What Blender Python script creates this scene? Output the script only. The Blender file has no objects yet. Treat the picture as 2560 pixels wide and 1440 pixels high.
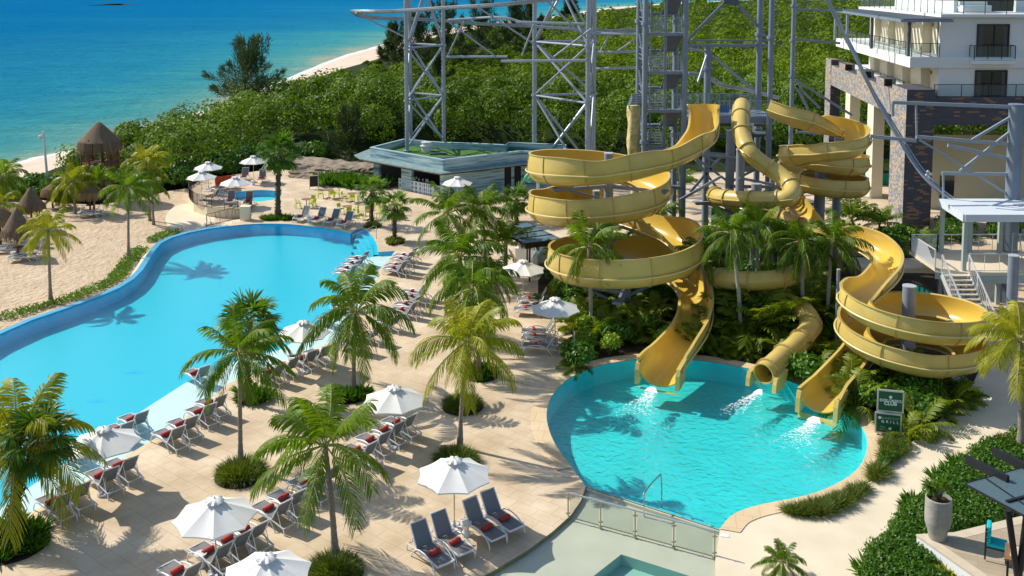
import bpy, bmesh, math, random
import numpy as np
from mathutils import Vector, Matrix, noise
from mathutils.geometry import delaunay_2d_cdt
random.seed(7); RNG = np.random.default_rng(7)
SC = bpy.context.scene; COL = SC.collection
R = math.radians; PI = math.pi

# ---------------------------------------------------------------- camera
CAM_H = 19.5; FPX = 2450.0; PITCH = math.atan(0.0907); PY = 172.0
cam_d = bpy.data.cameras.new('camera'); cam = bpy.data.objects.new('camera', cam_d); COL.objects.link(cam)
cam.location = (0, 0, CAM_H); cam.rotation_euler = (PI/2-PITCH, 0, 0)
cam_d.sensor_width = 36; cam_d.lens = 36*FPX/2560; cam_d.shift_y = -(720-PY)/2560
cam_d.clip_end = 40000; cam_d.clip_start = 0.5
SC.camera = cam
# ---------------------------------------------------------------- light
SUN_EL, SUN_AZ = R(41), math.atan2(.44, -.90)
world = bpy.data.worlds.new('World'); SC.world = world; world.use_nodes = True
wn = world.node_tree.nodes; wl = world.node_tree.links
sky = wn.new('ShaderNodeTexSky'); sky.sky_type = 'NISHITA'; sky.sun_disc = False
sky.sun_elevation = SUN_EL; sky.sun_rotation = math.atan2(-.90, .44) % (2*PI)
wl.new(sky.outputs[0], wn['Background'].inputs[0]); wn['Background'].inputs[1].default_value = 0.145
sl = bpy.data.lights.new('sun', 'SUN'); sl.energy = 5.0; sl.angle = R(.53); sl.color = (1, .945, .84)
sun = bpy.data.objects.new('sun', sl); COL.objects.link(sun)
SUNDIR = Vector((math.cos(SUN_AZ)*math.cos(SUN_EL), math.sin(SUN_AZ)*math.cos(SUN_EL), math.sin(SUN_EL)))
sun.rotation_euler = SUNDIR.to_track_quat('Z', 'Y').to_euler()
SC.view_settings.view_transform = 'Standard'; SC.view_settings.look = 'None'
SC.view_settings.exposure = 0.03; SC.view_settings.gamma = 1
SC.cycles.max_bounces = 6; SC.cycles.transparent_max_bounces = 12; SC.cycles.diffuse_bounces = 3
SC.cycles.sample_clamp_indirect = 4; SC.cycles.sample_clamp_direct = 12
SC.cycles.use_denoising = True

# ---------------------------------------------------------------- placing helpers (photo pixel -> point in the place)
CT, ST = math.cos(PITCH), math.sin(PITCH)
def ray(px, py):
    u = (px-1280)/FPX; v = (py-PY)/FPX
    return Vector((u, CT-v*ST, -ST-v*CT))
def G(px, py, z=0.0):
    d = ray(px, py); t = (z-CAM_H)/d.z
    return Vector((d.x*t, d.y*t, z))
def atY(px, py, Y):
    d = ray(px, py); t = Y/d.y
    return Vector((d.x*t, Y, CAM_H+d.z*t))

# ---------------------------------------------------------------- tagging
def tag(o, label=None, cat=None, group=None, kind=None):
    if label: o['label'] = label
    if cat: o['category'] = cat
    if group: o['group'] = group
    if kind: o['kind'] = kind
    return o
def thing(name, label, cat, loc=(0, 0, 0), rz=0, group=None):
    o = bpy.data.objects.new(name, None); COL.objects.link(o); o.location = loc; o.rotation_euler = (0, 0, rz)
    o.empty_display_size = .2
    return tag(o, label, cat, group)
KIDS = {}
def copy_tree(o, parent=None):
    c = o.copy(); COL.objects.link(c); c.parent = parent
    if parent is not None: KIDS.setdefault(parent.name, []).append(c)
    for ch in list(KIDS.get(o.name, [])): copy_tree(ch, c)
    return c

class MB:
    """collects faces for ONE mesh"""
    def __init__(s): s.v = []; s.f = []; s.m = []; s.uv = None
    def add(s, vs, fs, mi=0):
        b = len(s.v); s.v.extend([tuple(v) for v in vs]); s.f.extend([tuple(b+i for i in f) for f in fs]); s.m.extend([mi]*len(fs)); return s
    def box(s, c, d, rz=0, mi=0, M=None):
        x, y, z = d[0]/2, d[1]/2, d[2]/2
        vs = [Vector((i*x, j*y, k*z)) for k in (-1, 1) for j in (-1, 1) for i in (-1, 1)]
        Q = M if M is not None else Matrix.Rotation(rz, 3, 'Z')
        vs = [Q@v+Vector(c) for v in vs]
        return s.add(vs, [(0, 2, 3, 1), (4, 5, 7, 6), (0, 1, 5, 4), (2, 6, 7, 3), (0, 4, 6, 2), (1, 3, 7, 5)], mi)
    def bar(s, a, b, w, h=None, mi=0):
        a, b = Vector(a), Vector(b); d = b-a
        if d.length < 1e-6: return s
        h = h or w; q = d.to_track_quat('X', 'Z').to_matrix()
        return s.box((a+b)/2, (d.length, w, h), M=q, mi=mi)
    def cyl(s, a, b, r0, r1=None, n=10, mi=0, caps=True):
        a, b = Vector(a), Vector(b); r1 = r0 if r1 is None else r1
        q = (b-a).to_track_quat('Z', 'Y').to_matrix(); vs = []
        for p, r in ((a, r0), (b, r1)):
            for i in range(n):
                t = 2*PI*i/n; vs.append(p+q@Vector((r*math.cos(t), r*math.sin(t), 0)))
        fs = [(i, (i+1) % n, n+(i+1) % n, n+i) for i in range(n)]
        if caps: fs += [tuple(range(n-1, -1, -1)), tuple(range(n, 2*n))]
        return s.add(vs, fs, mi)
    def tube(s, pts, r, n=6, mi=0, caps=True):
        pts = [Vector(p) for p in pts]; N = len(pts); vs = []
        rr = r if isinstance(r, (list, tuple)) else [r]*N
        up = Vector((0, 0, 1))
        for i, p in enumerate(pts):
            t = (pts[min(i+1, N-1)]-pts[max(i-1, 0)]).normalized()
            sx = t.cross(up)
            if sx.length < 1e-3: sx = Vector((1, 0, 0))
            sx.normalize(); sy = sx.cross(t)
            for k in range(n):
                a = 2*PI*k/n; vs.append(p+(sx*math.cos(a)+sy*math.sin(a))*rr[i])
        fs = [(i*n+k, i*n+(k+1) % n, (i+1)*n+(k+1) % n, (i+1)*n+k) for i in range(N-1) for k in range(n)]
        if caps: fs += [tuple(range(n-1, -1, -1)), tuple((N-1)*n+k for k in range(n))]
        return s.add(vs, fs, mi)
    def lathe(s, prof, n=24, c=(0, 0, 0), mi=0, jig=0):
        c = Vector(c); vs = []; N = len(prof)
        for (r, z) in prof:
            for k in range(n):
                a = 2*PI*k/n; j = 1+(random.uniform(-jig, jig) if jig else 0)
                vs.append(c+Vector((r*j*math.cos(a), r*j*math.sin(a), z)))
        fs = [(i*n+k, i*n+(k+1) % n, (i+1)*n+(k+1) % n, (i+1)*n+k) for i in range(N-1) for k in range(n)]
        return s.add(vs, fs, mi)
    def prism(s, poly, z0, z1, mi=0, bottom=False):
        """vertical prism over a simple polygon"""
        poly = [Vector((p[0], p[1])) for p in poly]
        ar = sum(poly[i].x*poly[(i+1) % len(poly)].y-poly[(i+1) % len(poly)].x*poly[i].y for i in range(len(poly)))
        if ar < 0: poly.reverse()
        n = len(poly); vs = [(p.x, p.y, z0) for p in poly]+[(p.x, p.y, z1) for p in poly]
        s.add(vs, [(i, (i+1) % n, n+(i+1) % n, n+i) for i in range(n)], mi)
        pv, pf = tri2d([poly]); s.add([(v[0], v[1], z1) for v in pv], pf, mi)
        if bottom: s.add([(v[0], v[1], z0) for v in pv], [f[::-1] for f in pf], mi)
        return s
    def build(s, name, mat, parent=None, smooth=False, world=False, bevel=0):
        me = bpy.data.meshes.new(name); vs = s.v
        if world and parent is not None:
            Mi = (Matrix.Translation(parent.location)@parent.rotation_euler.to_matrix().to_4x4()).inverted()
            vs = [Mi@Vector(v) for v in vs]
        me.from_pydata([tuple(v) for v in vs], [], s.f)
        for m in (mat if isinstance(mat, (list, tuple)) else [mat]): me.materials.append(m)
        if max(s.m, default=0) > 0: me.polygons.foreach_set('material_index', s.m)
        if smooth is True: me.polygons.foreach_set('use_smooth', [True]*len(me.polygons))
        elif smooth: me.polygons.foreach_set('use_smooth', [True]*len(me.polygons)); me.set_sharp_from_angle(angle=R(smooth))
        me.update()
        o = bpy.data.objects.new(name, me); COL.objects.link(o)
        if parent is not None: o.parent = parent; KIDS.setdefault(parent.name, []).append(o)
        if bevel:
            md = o.modifiers.new('bevel', 'BEVEL'); md.width = bevel; md.segments = 2; md.limit_method = 'ANGLE'
        return o

def inpoly(x, y, poly):
    c = False; n = len(poly); j = n-1
    for i in range(n):
        xi, yi = poly[i][0], poly[i][1]; xj, yj = poly[j][0], poly[j][1]
        if (yi > y) != (yj > y) and x < (xj-xi)*(y-yi)/(yj-yi)+xi: c = not c
        j = i
    return c
def tri2d(loops):
    """triangulate first loop minus the others"""
    pts = []; edges = []
    for L in loops:
        b = len(pts); pts += [Vector((p[0], p[1])) for p in L]; edges += [(b+i, b+(i+1) % len(L)) for i in range(len(L))]
    v, e, f, *_ = delaunay_2d_cdt(pts, edges, [], 0, 1e-5)
    out = []
    for t in f:
        cx = sum(v[i].x for i in t)/len(t); cy = sum(v[i].y for i in t)/len(t)
        if inpoly(cx, cy, loops[0]) and not any(inpoly(cx, cy, h) for h in loops[1:]):
            a = v[t[0]]; b = v[t[1]]; c = v[t[2]]
            if (b-a).cross(c-a) < 0: t = t[::-1]
            out.append(tuple(t))
    return v, out
def sheet(name, loops, z, mat, parent=None, kind=None, world=False):
    v, f = tri2d(loops); m = MB(); m.add([(p.x, p.y, z) for p in v], f)
    o = m.build(name, mat, parent, world=world)
    if kind: o['kind'] = kind
    return o
def cr(pts, n=8, closed=False):
    """catmull-rom through points"""
    P = [Vector(p) for p in pts]; out = []; N = len(P)
    for i in range(N if closed else N-1):
        a, b, c, d = (P[(i+k) % N] if closed else P[min(max(i+k, 0), N-1)] for k in (-1, 0, 1, 2))
        for j in range(n):
            t = j/n; out.append(.5*((2*b)+(c-a)*t+(2*a-5*b+4*c-d)*t*t+(3*b-a-3*c+d)*t**3))
    if not closed: out.append(P[-1])
    return out
def GP(l, z=0.0): return [G(x, y, z) for x, y in l]
def offset(poly, d):
    """offset closed polyline outwards (d>0)"""
    n = len(poly); P = [Vector((p[0], p[1])) for p in poly]
    ar = sum(P[i].x*P[(i+1) % n].y-P[(i+1) % n].x*P[i].y for i in range(n)); s = 1 if ar > 0 else -1; out = []
    for i in range(n):
        t = (P[(i+1) % n]-P[i-1]); t = t.normalized() if t.length > 1e-6 else Vector((1, 0))
        out.append(P[i]+Vector((t.y, -t.x))*d*s)
    return out
def wall_strip(m, loop, z0, z1, closed=True, mi=0, flip=False):
    n = len(loop); vs = [(p[0], p[1], z0) for p in loop]+[(p[0], p[1], z1) for p in loop]
    fs = [(i, (i+1) % n, n+(i+1) % n, n+i) for i in range(n if closed else n-1)]
    if flip: fs = [f[::-1] for f in fs]
    m.add(vs, fs, mi)
def ring_strip(m, A, B, zA, zB, closed=True, mi=0):
    n = len(A); vs = [(p[0], p[1], zA) for p in A]+[(p[0], p[1], zB) for p in B]
    m.add(vs, [(i, (i+1) % n, n+(i+1) % n, n+i) for i in range(n if closed else n-1)], mi)

# ---------------------------------------------------------------- materials
MT = {}
def nodes(name):
    m = bpy.data.materials.new(name); m.use_nodes = True; MT[name] = m
    return m, m.node_tree.nodes, m.node_tree.links, m.node_tree.nodes['Principled BSDF']
def mat(name, col, rough=.6, metal=0., var=0., vs=3., bump=0., bs=20., spec=.4, col2=None, detail=6, stretch=None, trans=0., bd=.05):
    m, n, l, b = nodes(name)
    b.inputs['Base Color'].default_value = (*col, 1); b.inputs['Roughness'].default_value = rough
    b.inputs['Metallic'].default_value = metal; b.inputs['Specular IOR Level'].default_value = spec
    tc = n.new('ShaderNodeTexCoord'); src = tc.outputs['Object']
    if stretch:
        mp = n.new('ShaderNodeMapping'); mp.inputs['Scale'].default_value = stretch; l.new(src, mp.inputs[0]); src = mp.outputs[0]
    if var or col2:
        nz = n.new('ShaderNodeTexNoise'); nz.inputs['Scale'].default_value = vs; nz.inputs['Detail'].default_value = detail
        l.new(src, nz.inputs['Vector'])
        rp = n.new('ShaderNodeValToRGB'); rp.color_ramp.elements[0].position = .32; rp.color_ramp.elements[1].position = .68
        c2 = col2 or tuple(min(1, c*(1+var)) for c in col); c1 = col if col2 else tuple(c*(1-var) for c in col)
        rp.color_ramp.elements[0].color = (*c1, 1); rp.color_ramp.elements[1].color = (*c2, 1)
        l.new(nz.outputs[0], rp.inputs[0]); l.new(rp.outputs[0], b.inputs['Base Color'])
    if bump:
        nb = n.new('ShaderNodeTexNoise'); nb.inputs['Scale'].default_value = bs; nb.inputs['Detail'].default_value = 4
        l.new(src, nb.inputs['Vector'])
        bp = n.new('ShaderNodeBump'); bp.inputs['Strength'].default_value = bump; bp.inputs['Distance'].default_value = bd
        l.new(nb.outputs[0], bp.inputs['Height']); l.new(bp.outputs[0], b.inputs['Normal'])
    return m
def water_surface(name, tint, bump=.3, bs=2.2, rough=.06, dist=.06, spec=1., fb=0., k=1.):
    """clear tinted sheet with a fresnel gloss and small ripples"""
    m = bpy.data.materials.new(name); m.use_nodes = True; n = m.node_tree.nodes; l = m.node_tree.links; n.clear()
    out = n.new('ShaderNodeOutputMaterial'); mx = n.new('ShaderNodeMixShader'); tr = n.new('ShaderNodeBsdfTransparent')
    gl = n.new('ShaderNodeBsdfGlossy'); fr = n.new('ShaderNodeLayerWeight'); fr.inputs['Blend'].default_value = .5
    pw = n.new('ShaderNodeMath'); pw.operation = 'POWER'; pw.inputs[1].default_value = 5; l.new(fr.outputs['Facing'], pw.inputs[0])
    sk = n.new('ShaderNodeMath'); sk.operation = 'MULTIPLY_ADD'; sk.inputs[1].default_value = .9*k; sk.inputs[2].default_value = .02*k; l.new(pw.outputs[0], sk.inputs[0])
    tr.inputs[0].default_value = (*tint, 1); gl.inputs['Roughness'].default_value = rough; gl.inputs[0].default_value = (spec, spec, spec, 1)
    tc = n.new('ShaderNodeTexCoord'); nz = n.new('ShaderNodeTexNoise'); nz.inputs['Scale'].default_value = bs; nz.inputs['Detail'].default_value = 5
    nz.inputs['Distortion'].default_value = .6
    bp = n.new('ShaderNodeBump'); bp.inputs['Strength'].default_value = bump; bp.inputs['Distance'].default_value = dist
    l.new(tc.outputs['Object'], nz.inputs[0]); l.new(nz.outputs[0], bp.inputs['Height'])
    bf = n.new('ShaderNodeBump'); bf.inputs['Strength'].default_value = fb; bf.inputs['Distance'].default_value = dist; l.new(nz.outputs[0], bf.inputs['Height'])
    if fb: l.new(bf.outputs[0], fr.inputs['Normal'])
    l.new(bp.outputs[0], gl.inputs['Normal'])
    l.new(sk.outputs[0], mx.inputs[0]); l.new(tr.outputs[0], mx.inputs[1]); l.new(gl.outputs[0], mx.inputs[2]); l.new(mx.outputs[0], out.inputs[0])
    MT[name] = m; return m
def leaf_mat(name, col, col2, rough=.45, trans=.35, spec=.5, tcol=None):
    """foliage: colour varied per leaf by a mesh attribute, light passing through"""
    m = bpy.data.materials.new(name); m.use_nodes = True; n = m.node_tree.nodes; l = m.node_tree.links
    b = n['Principled BSDF']; out = n['Material Output']
    at = n.new('ShaderNodeAttribute'); at.attribute_name = 'hue'
    oi = n.new('ShaderNodeObjectInfo'); ad = n.new('ShaderNodeMath'); ad.operation = 'MULTIPLY_ADD'
    l.new(oi.outputs['Random'], ad.inputs[0]); ad.inputs[1].default_value = .25; l.new(at.outputs['Fac'], ad.inputs[2])
    rp = n.new('ShaderNodeValToRGB'); rp.color_ramp.elements[0].color = (*col, 1); rp.color_ramp.elements[1].color = (*col2, 1)
    l.new(ad.outputs[0], rp.inputs[0]); l.new(rp.outputs[0], b.inputs['Base Color'])
    b.inputs['Roughness'].default_value = rough; b.inputs['Specular IOR Level'].default_value = spec
    t = n.new('ShaderNodeBsdfTranslucent'); mx = n.new('ShaderNodeMixShader'); mx.inputs[0].default_value = trans
    mu = n.new('ShaderNodeMix'); mu.data_type = 'RGBA'; mu.blend_type = 'MULTIPLY'; mu.inputs[0].default_value = 1
    l.new(rp.outputs[0], mu.inputs[6]); mu.inputs[7].default_value = (*(tcol or (1.5, 1.5, .45)), 1)
    l.new(mu.outputs[2], t.inputs[0]); l.new(b.outputs[0], mx.inputs[1]); l.new(t.outputs[0], mx.inputs[2]); l.new(mx.outputs[0], out.inputs[0])
    MT[name] = m; return m
def rockmix(name, c1, c2, c3, scale=1., bw=.5, bh=.16, mort=.012, rough=.75, plane='YZ', th=.68):
    """small random stone slips, brick pattern in the wall's plane"""
    m, n, l, b = nodes(name)
    tc = n.new('ShaderNodeTexCoord'); sp = n.new('ShaderNodeSeparateXYZ'); cb = n.new('ShaderNodeCombineXYZ')
    l.new(tc.outputs['Object'], sp.inputs[0])
    ax = {'YZ': (1, 2), 'XZ': (0, 2), 'XY': (0, 1)}[plane]
    l.new(sp.outputs[ax[0]], cb.inputs[0]); l.new(sp.outputs[ax[1]], cb.inputs[1])
    br = n.new('ShaderNodeTexBrick'); br.inputs['Scale'].default_value = scale; br.inputs['Brick Width'].default_value = bw; br.inputs['Row Height'].default_value = bh
    br.inputs['Mortar Size'].default_value = mort; br.inputs['Color1'].default_value = (0, 0, 0, 1); br.inputs['Color2'].default_value = (1, 1, 1, 1); br.inputs['Mortar'].default_value = (.1, .1, .1, 1)
    l.new(cb.outputs[0], br.inputs[0])
    rp = n.new('ShaderNodeValToRGB'); rp.color_ramp.interpolation = 'CONSTANT'; e = rp.color_ramp.elements
    e[0].color = (*c1, 1); e[1].position = .35; e[1].color = (*c2, 1); e.new(th).color = (*c3, 1)
    l.new(br.outputs[0], rp.inputs[0]); l.new(rp.outputs[0], b.inputs['Base Color']); b.inputs['Roughness'].default_value = rough
    bp = n.new('ShaderNodeBump'); bp.inputs['Strength'].default_value = .6; bp.inputs['Distance'].default_value = .03
    l.new(br.outputs[0], bp.inputs['Height']); l.new(bp.outputs[0], b.inputs['Normal'])
    return m
def paving(name, c1, c2, joint, w, h, rot=0., rough=.7, mort=.012, nv=.25):
    m, n, l, b = nodes(name)
    tc = n.new('ShaderNodeTexCoord'); mp = n.new('ShaderNodeMapping'); mp.inputs['Rotation'].default_value = (0, 0, rot); l.new(tc.outputs['Object'], mp.inputs[0])
    br = n.new('ShaderNodeTexBrick'); br.inputs['Scale'].default_value = 1; br.inputs['Brick Width'].default_value = w; br.inputs['Row Height'].default_value = h
    br.inputs['Mortar Size'].default_value = mort; br.inputs['Mortar Smooth'].default_value = .3
    br.inputs['Color1'].default_value = (*c1, 1); br.inputs['Color2'].default_value = (*c2, 1); br.inputs['Mortar'].default_value = (*joint, 1)
    l.new(mp.outputs[0], br.inputs[0])
    nz = n.new('ShaderNodeTexNoise'); nz.inputs['Scale'].default_value = .45; nz.inputs['Detail'].default_value = 9; nz.inputs['Roughness'].default_value = .62; l.new(tc.outputs['Object'], nz.inputs[0])
    rp = n.new('ShaderNodeValToRGB'); rp.color_ramp.elements[0].position = .3; rp.color_ramp.elements[1].position = .7
    rp.color_ramp.elements[0].color = (1-nv, 1-nv*1.15, 1-nv*1.4, 1); rp.color_ramp.elements[1].color = (1, 1, 1, 1)
    l.new(nz.outputs[0], rp.inputs[0])
    mu = n.new('ShaderNodeMix'); mu.data_type = 'RGBA'; mu.blend_type = 'MULTIPLY'; mu.inputs[0].default_value = 1
    l.new(br.outputs[0], mu.inputs[6]); l.new(rp.outputs[0], mu.inputs[7]); l.new(mu.outputs[2], b.inputs['Base Color'])
    b.inputs['Roughness'].default_value = rough; b.inputs['Specular IOR Level'].default_value = .25
    return m

paving('travertine', (.74, .60, .43), (.78, .64, .47), (.56, .44, .30), 1.0, .62, R(38), nv=.36)
paving('coping_stone', (.76, .59, .37), (.80, .63, .41), (.6, .45, .28), .6, .9, R(10), nv=.2)
mat('path_concrete', (.74, .64, .47), .8, var=.09, vs=.5, bump=.1, bs=14)
mat('sand', (.58, .45, .31), .95, var=.10, vs=.8, bump=1., bs=2.6, spec=.1, bd=.22)
mat('beach_sand', (.66, .54, .42), .95, var=.08, vs=.3, bump=.3, bs=2, spec=.1)
mat('soil', (.050, .040, .024), .95, var=.35, vs=1.5, bump=.6, bs=6, spec=.1)
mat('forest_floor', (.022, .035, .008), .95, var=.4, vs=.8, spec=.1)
mat('pool_tile_main', (.0, .48, .62), .5, var=.03, vs=9)
mat('pool_tile_edge', (.0, .46, .74), .4, var=.06, vs=3)
mat('pool_tile_shelf', (.70, .78, .74), .5, var=.04, vs=.6)
mat('pool_tile_slide', (.03, .62, .63), .5, var=.07, vs=.55, detail=8)  # mottled tile colour stands in for rippling light on the pool floor
mat('pool_tile_kids', (.03, .62, .70), .5, var=.05, vs=2)
mat('pad_tile', (.50, .50, .39), .6, var=.06, vs=.8)
mat('pad_tile_deep', (.25, .47, .40), .6, var=.06, vs=.8)
water_surface('pool_water_main', (.90, 1., 1.), bump=.8, bs=6, rough=.07, dist=.03, spec=1., fb=.9, k=.55)
water_surface('pool_water_slide', (.90, 1., 1.), bump=1., bs=3.2, rough=.05, dist=.10, spec=1., fb=1., k=1.5)
water_surface('pad_water', (.97, 1., .99), bump=.2, bs=2, rough=.04, dist=.02, spec=.9, fb=.2)
mat('white_metal', (.72, .73, .74), .35, .2)
mat('sling', (.19, .185, .185), .75, var=.2, vs=60)
mat('sling_back', (.17, .185, .20), .7, var=.25, vs=50)
mat('towel_red', (.50, .045, .035), .95, var=.15, vs=30, bump=.5, bs=60)
mat('canvas_white', (.78, .77, .73), .85, var=.02, vs=2, bump=.1, bs=5)
mat('pole_metal', (.55, .54, .50), .35, .5)
mat('base_stone', (.35, .36, .37), .8, var=.2, vs=8)
mat('steel_grey', (.20, .245, .31), .45, .15, var=.10, vs=1.5)
mat('steel_grey_light', (.30, .35, .41), .4, .3, var=.08, vs=1.5)
mat('steel_dark', (.10, .125, .155), .5, .2, var=.1, vs=2)
mat('column_grey', (.21, .24, .29), .6, 0, var=.10, vs=1.2)
mat('column_cap', (.42, .44, .46), .6, 0)
m_ = mat('slide_yellow', (.60, .445, .125), .30, 0, var=.12, vs=.6, spec=.5)
m_ = mat('slide_inner', (.68, .47, .085), .22, 0, var=.08, vs=.35, spec=.5)
mat('slide_seam', (.50, .37, .12), .4, 0)
mat('trunk', (.27, .235, .19), .85, var=.35, vs=9, bump=.8, bs=14, stretch=(1, 1, 4))
mat('trunk_pale', (.42, .38, .32), .85, var=.3, vs=9, bump=.8, bs=14, stretch=(1, 1, 4))
mat('trunk_dark', (.10, .075, .05), .95, var=.4, vs=10, bump=1., bs=12)
mat('wood_dark', (.14, .055, .03), .7, var=.3, vs=6)
mat('thatch', (.20, .145, .095), .95, var=.35, vs=7, bump=1., bs=30, stretch=(3, 3, .6))
mat('thatch_dry', (.27, .18, .095), .95, var=.35, vs=9, bump=1., bs=30, stretch=(3, 3, .5))
mat('white_wall', (.74, .75, .76), .7, var=.03, vs=.6)
mat('cream_wall', (.72, .66, .50), .8, var=.04, vs=.5)
mat('beige_wall', (.60, .52, .34), .8, var=.04, vs=.5)
mat('dark_glass', (.012, .015, .018), .06, 0, spec=.8)
mat('dark_frame', (.035, .032, .030), .5, .3)
mat('black', (.012, .012, .013), .6)
mat('chair_green', (.48, .56, .02), .5, var=.05, vs=5)
mat('table_wood', (.27, .14, .07), .55, var=.2, vs=6)
mat('turf', (.055, .155, .015), .95, var=.25, vs=3, bump=.3, bs=40)
mat('rock', (.27, .215, .155), .95, var=.35, vs=1.6, bump=1., bs=4)
mat('fake_rock', (.55, .46, .20), .9, var=.25, vs=2.5, bump=1., bs=5)
mat('iron', (.035, .03, .028), .6, .3)
mat('green_fabric', (.0, .26, .21), .8)
mat('turquoise_fabric', (.0, .50, .56), .85, var=.06, vs=8)
mat('concrete_pot', (.33, .315, .28), .8, var=.14, vs=4, bump=.3, bs=18)
mat('sign_green', (.004, .085, .042), .35)
mat('sign_white', (.75, .78, .75), .5)
mat('aluminium', (.52, .56, .54), .35, .5)
mat('chrome', (.55, .55, .55), .18, 1.)
mat('glass_roof_teal', (.10, .20, .25), .12, 0, spec=.8)
mat('cushion_red', (.52, .04, .03), .9, var=.2, vs=9)
mat('roof_white', (.62, .68, .72), .6, var=.03, vs=.6)
mat('foam', (.85, .93, .95), .6, bump=.5, bs=20)
mat('orange_cloth', (.62, .10, .03), .9)
mat('mint_plastic', (.10, .48, .25), .5)
rockmix('stone_side_lit', (.25, .25, .265), (.17, .18, .205), (.46, .34, .20), 1., .34, .17, plane='YZ')
rockmix('stone_front_shaded', (.075, .07, .085), (.055, .06, .085), (.26, .15, .08), 1., .5, .15, plane='XZ', th=.82)
# streaked blue marble cladding for the bar
def streak(name, c1, c2, c3):
    m, n, l, b = nodes(name); tc = n.new('ShaderNodeTexCoord'); mp = n.new('ShaderNodeMapping')
    mp.inputs['Scale'].default_value = (.22, .22, 3.4); mp.inputs['Rotation'].default_value = (0, R(3), 0); l.new(tc.outputs['Object'], mp.inputs[0])
    nz = n.new('ShaderNodeTexNoise'); nz.inputs['Scale'].default_value = 1.3; nz.inputs['Detail'].default_value = 8; nz.inputs['Distortion'].default_value = .4
    l.new(mp.outputs[0], nz.inputs[0]); rp = n.new('ShaderNodeValToRGB'); e = rp.color_ramp.elements
    e[0].position = .36; e[0].color = (*c1, 1); e[1].position = .66; e[1].color = (*c3, 1); e.new(.47).color = (*c2, 1)
    l.new(nz.outputs[0], rp.inputs[0]); l.new(rp.outputs[0], b.inputs['Base Color']); b.inputs['Roughness'].default_value = .5
streak('marble', (.08, .18, .25), (.30, .46, .52), (.50, .62, .60))
def clear_glass(name, tint, mixf=.12):
    m = bpy.data.materials.new(name); m.use_nodes = True; n = m.node_tree.nodes; l = m.node_tree.links; n.clear()
    out = n.new('ShaderNodeOutputMaterial'); mx = n.new('ShaderNodeMixShader'); tr = n.new('ShaderNodeBsdfTransparent'); gl = n.new('ShaderNodeBsdfPrincipled')
    tr.inputs[0].default_value = (*tint, 1); gl.inputs['Roughness'].default_value = .04; gl.inputs['Base Color'].default_value = (.5*tint[0], .5*tint[1], .5*tint[2], 1)
    mx.inputs[0].default_value = mixf; l.new(tr.outputs[0], mx.inputs[1]); l.new(gl.outputs[0], mx.inputs[2]); l.new(mx.outputs[0], out.inputs[0]); MT[name] = m; return m
clear_glass('glass_clear', (.84, .92, .90), .12)
clear_glass('glass_blue', (.42, .60, .68), .42)
# patterned tiles of the bar counter
m, n, l, b = nodes('pattern_tile'); tc = n.new('ShaderNodeTexCoord'); mp = n.new('ShaderNodeMapping'); mp.inputs['Rotation'].default_value = (R(90), 0, 0)
vo = n.new('ShaderNodeTexVoronoi'); vo.feature = 'DISTANCE_TO_EDGE'; vo.inputs['Scale'].default_value = 2.6; vo.inputs['Randomness'].default_value = .12
l.new(tc.outputs['Object'], vo.inputs['Vector']); rp = n.new('ShaderNodeValToRGB'); rp.color_ramp.elements[0].position = .10; rp.color_ramp.elements[1].position = .16
rp.color_ramp.elements[0].color = (.62, .68, .70, 1); rp.color_ramp.elements[1].color = (.12, .22, .33, 1); l.new(vo.outputs[0], rp.inputs[0]); l.new(rp.outputs[0], b.inputs['Base Color'])

# leaves
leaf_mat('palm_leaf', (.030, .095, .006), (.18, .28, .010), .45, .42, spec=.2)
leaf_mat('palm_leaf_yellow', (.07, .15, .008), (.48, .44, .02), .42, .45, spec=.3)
leaf_mat('fan_leaf', (.030, .10, .010), (.16, .27, .03), .42, .35, spec=.3)
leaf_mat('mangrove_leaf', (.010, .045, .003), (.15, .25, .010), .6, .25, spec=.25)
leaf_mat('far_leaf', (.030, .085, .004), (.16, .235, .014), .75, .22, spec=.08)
leaf_mat('pine_leaf', (.022, .050, .014), (.075, .105, .03), .6, .2, spec=.2)
leaf_mat('shrub_leaf', (.018, .075, .006), (.10, .22, .014), .45, .3, spec=.3)
leaf_mat('fern_leaf', (.030, .10, .008), (.24, .30, .016), .45, .4, spec=.3)
leaf_mat('lime_leaf', (.10, .24, .012), (.30, .40, .02), .45, .35)
leaf_mat('grass_leaf', (.045, .10, .012), (.16, .20, .03), .5, .35)
leaf_mat('red_leaf', (.10, .05, .02), (.28, .12, .05), .5, .3, tcol=(1.2, .7, .4))
leaf_mat('yellow_leaf', (.30, .30, .01), (.62, .50, .02), .45, .35)
# ================================================================ SETTING
SEA_Z = -2.0
SHORE = [(-900, 640), (-300, 492), (30, 414), (115, 394), (200, 374), (310, 345), (430, 308), (560, 266), (700, 212), (800, 168), (870, 141), (945, 119),
         (1010, 100), (1100, 80), (1200, 64), (1340, 47), (1420, 38), (1500, 24), (1580, 16), (1700, 8), (1900, 1), (2150, 2), (2400, 1), (3300, -2)]
VEG = [(-900, 720), (-300, 560), (30, 468), (110, 432), (205, 398), (320, 368), (440, 330), (570, 284), (705, 226), (805, 190), (872, 168), (948, 146),
       (1012, 118), (1100, 92), (1200, 73), (1340, 54), (1420, 43), (1500, 30), (1580, 20), (1700, 11), (1900, 4), (2150, 5), (2400, 3), (3300, 0)]
shore_w = cr(GP(SHORE, SEA_Z), 5); veg_w = cr([G(x, y, -1.0) for x, y in VEG], 5)
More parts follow.
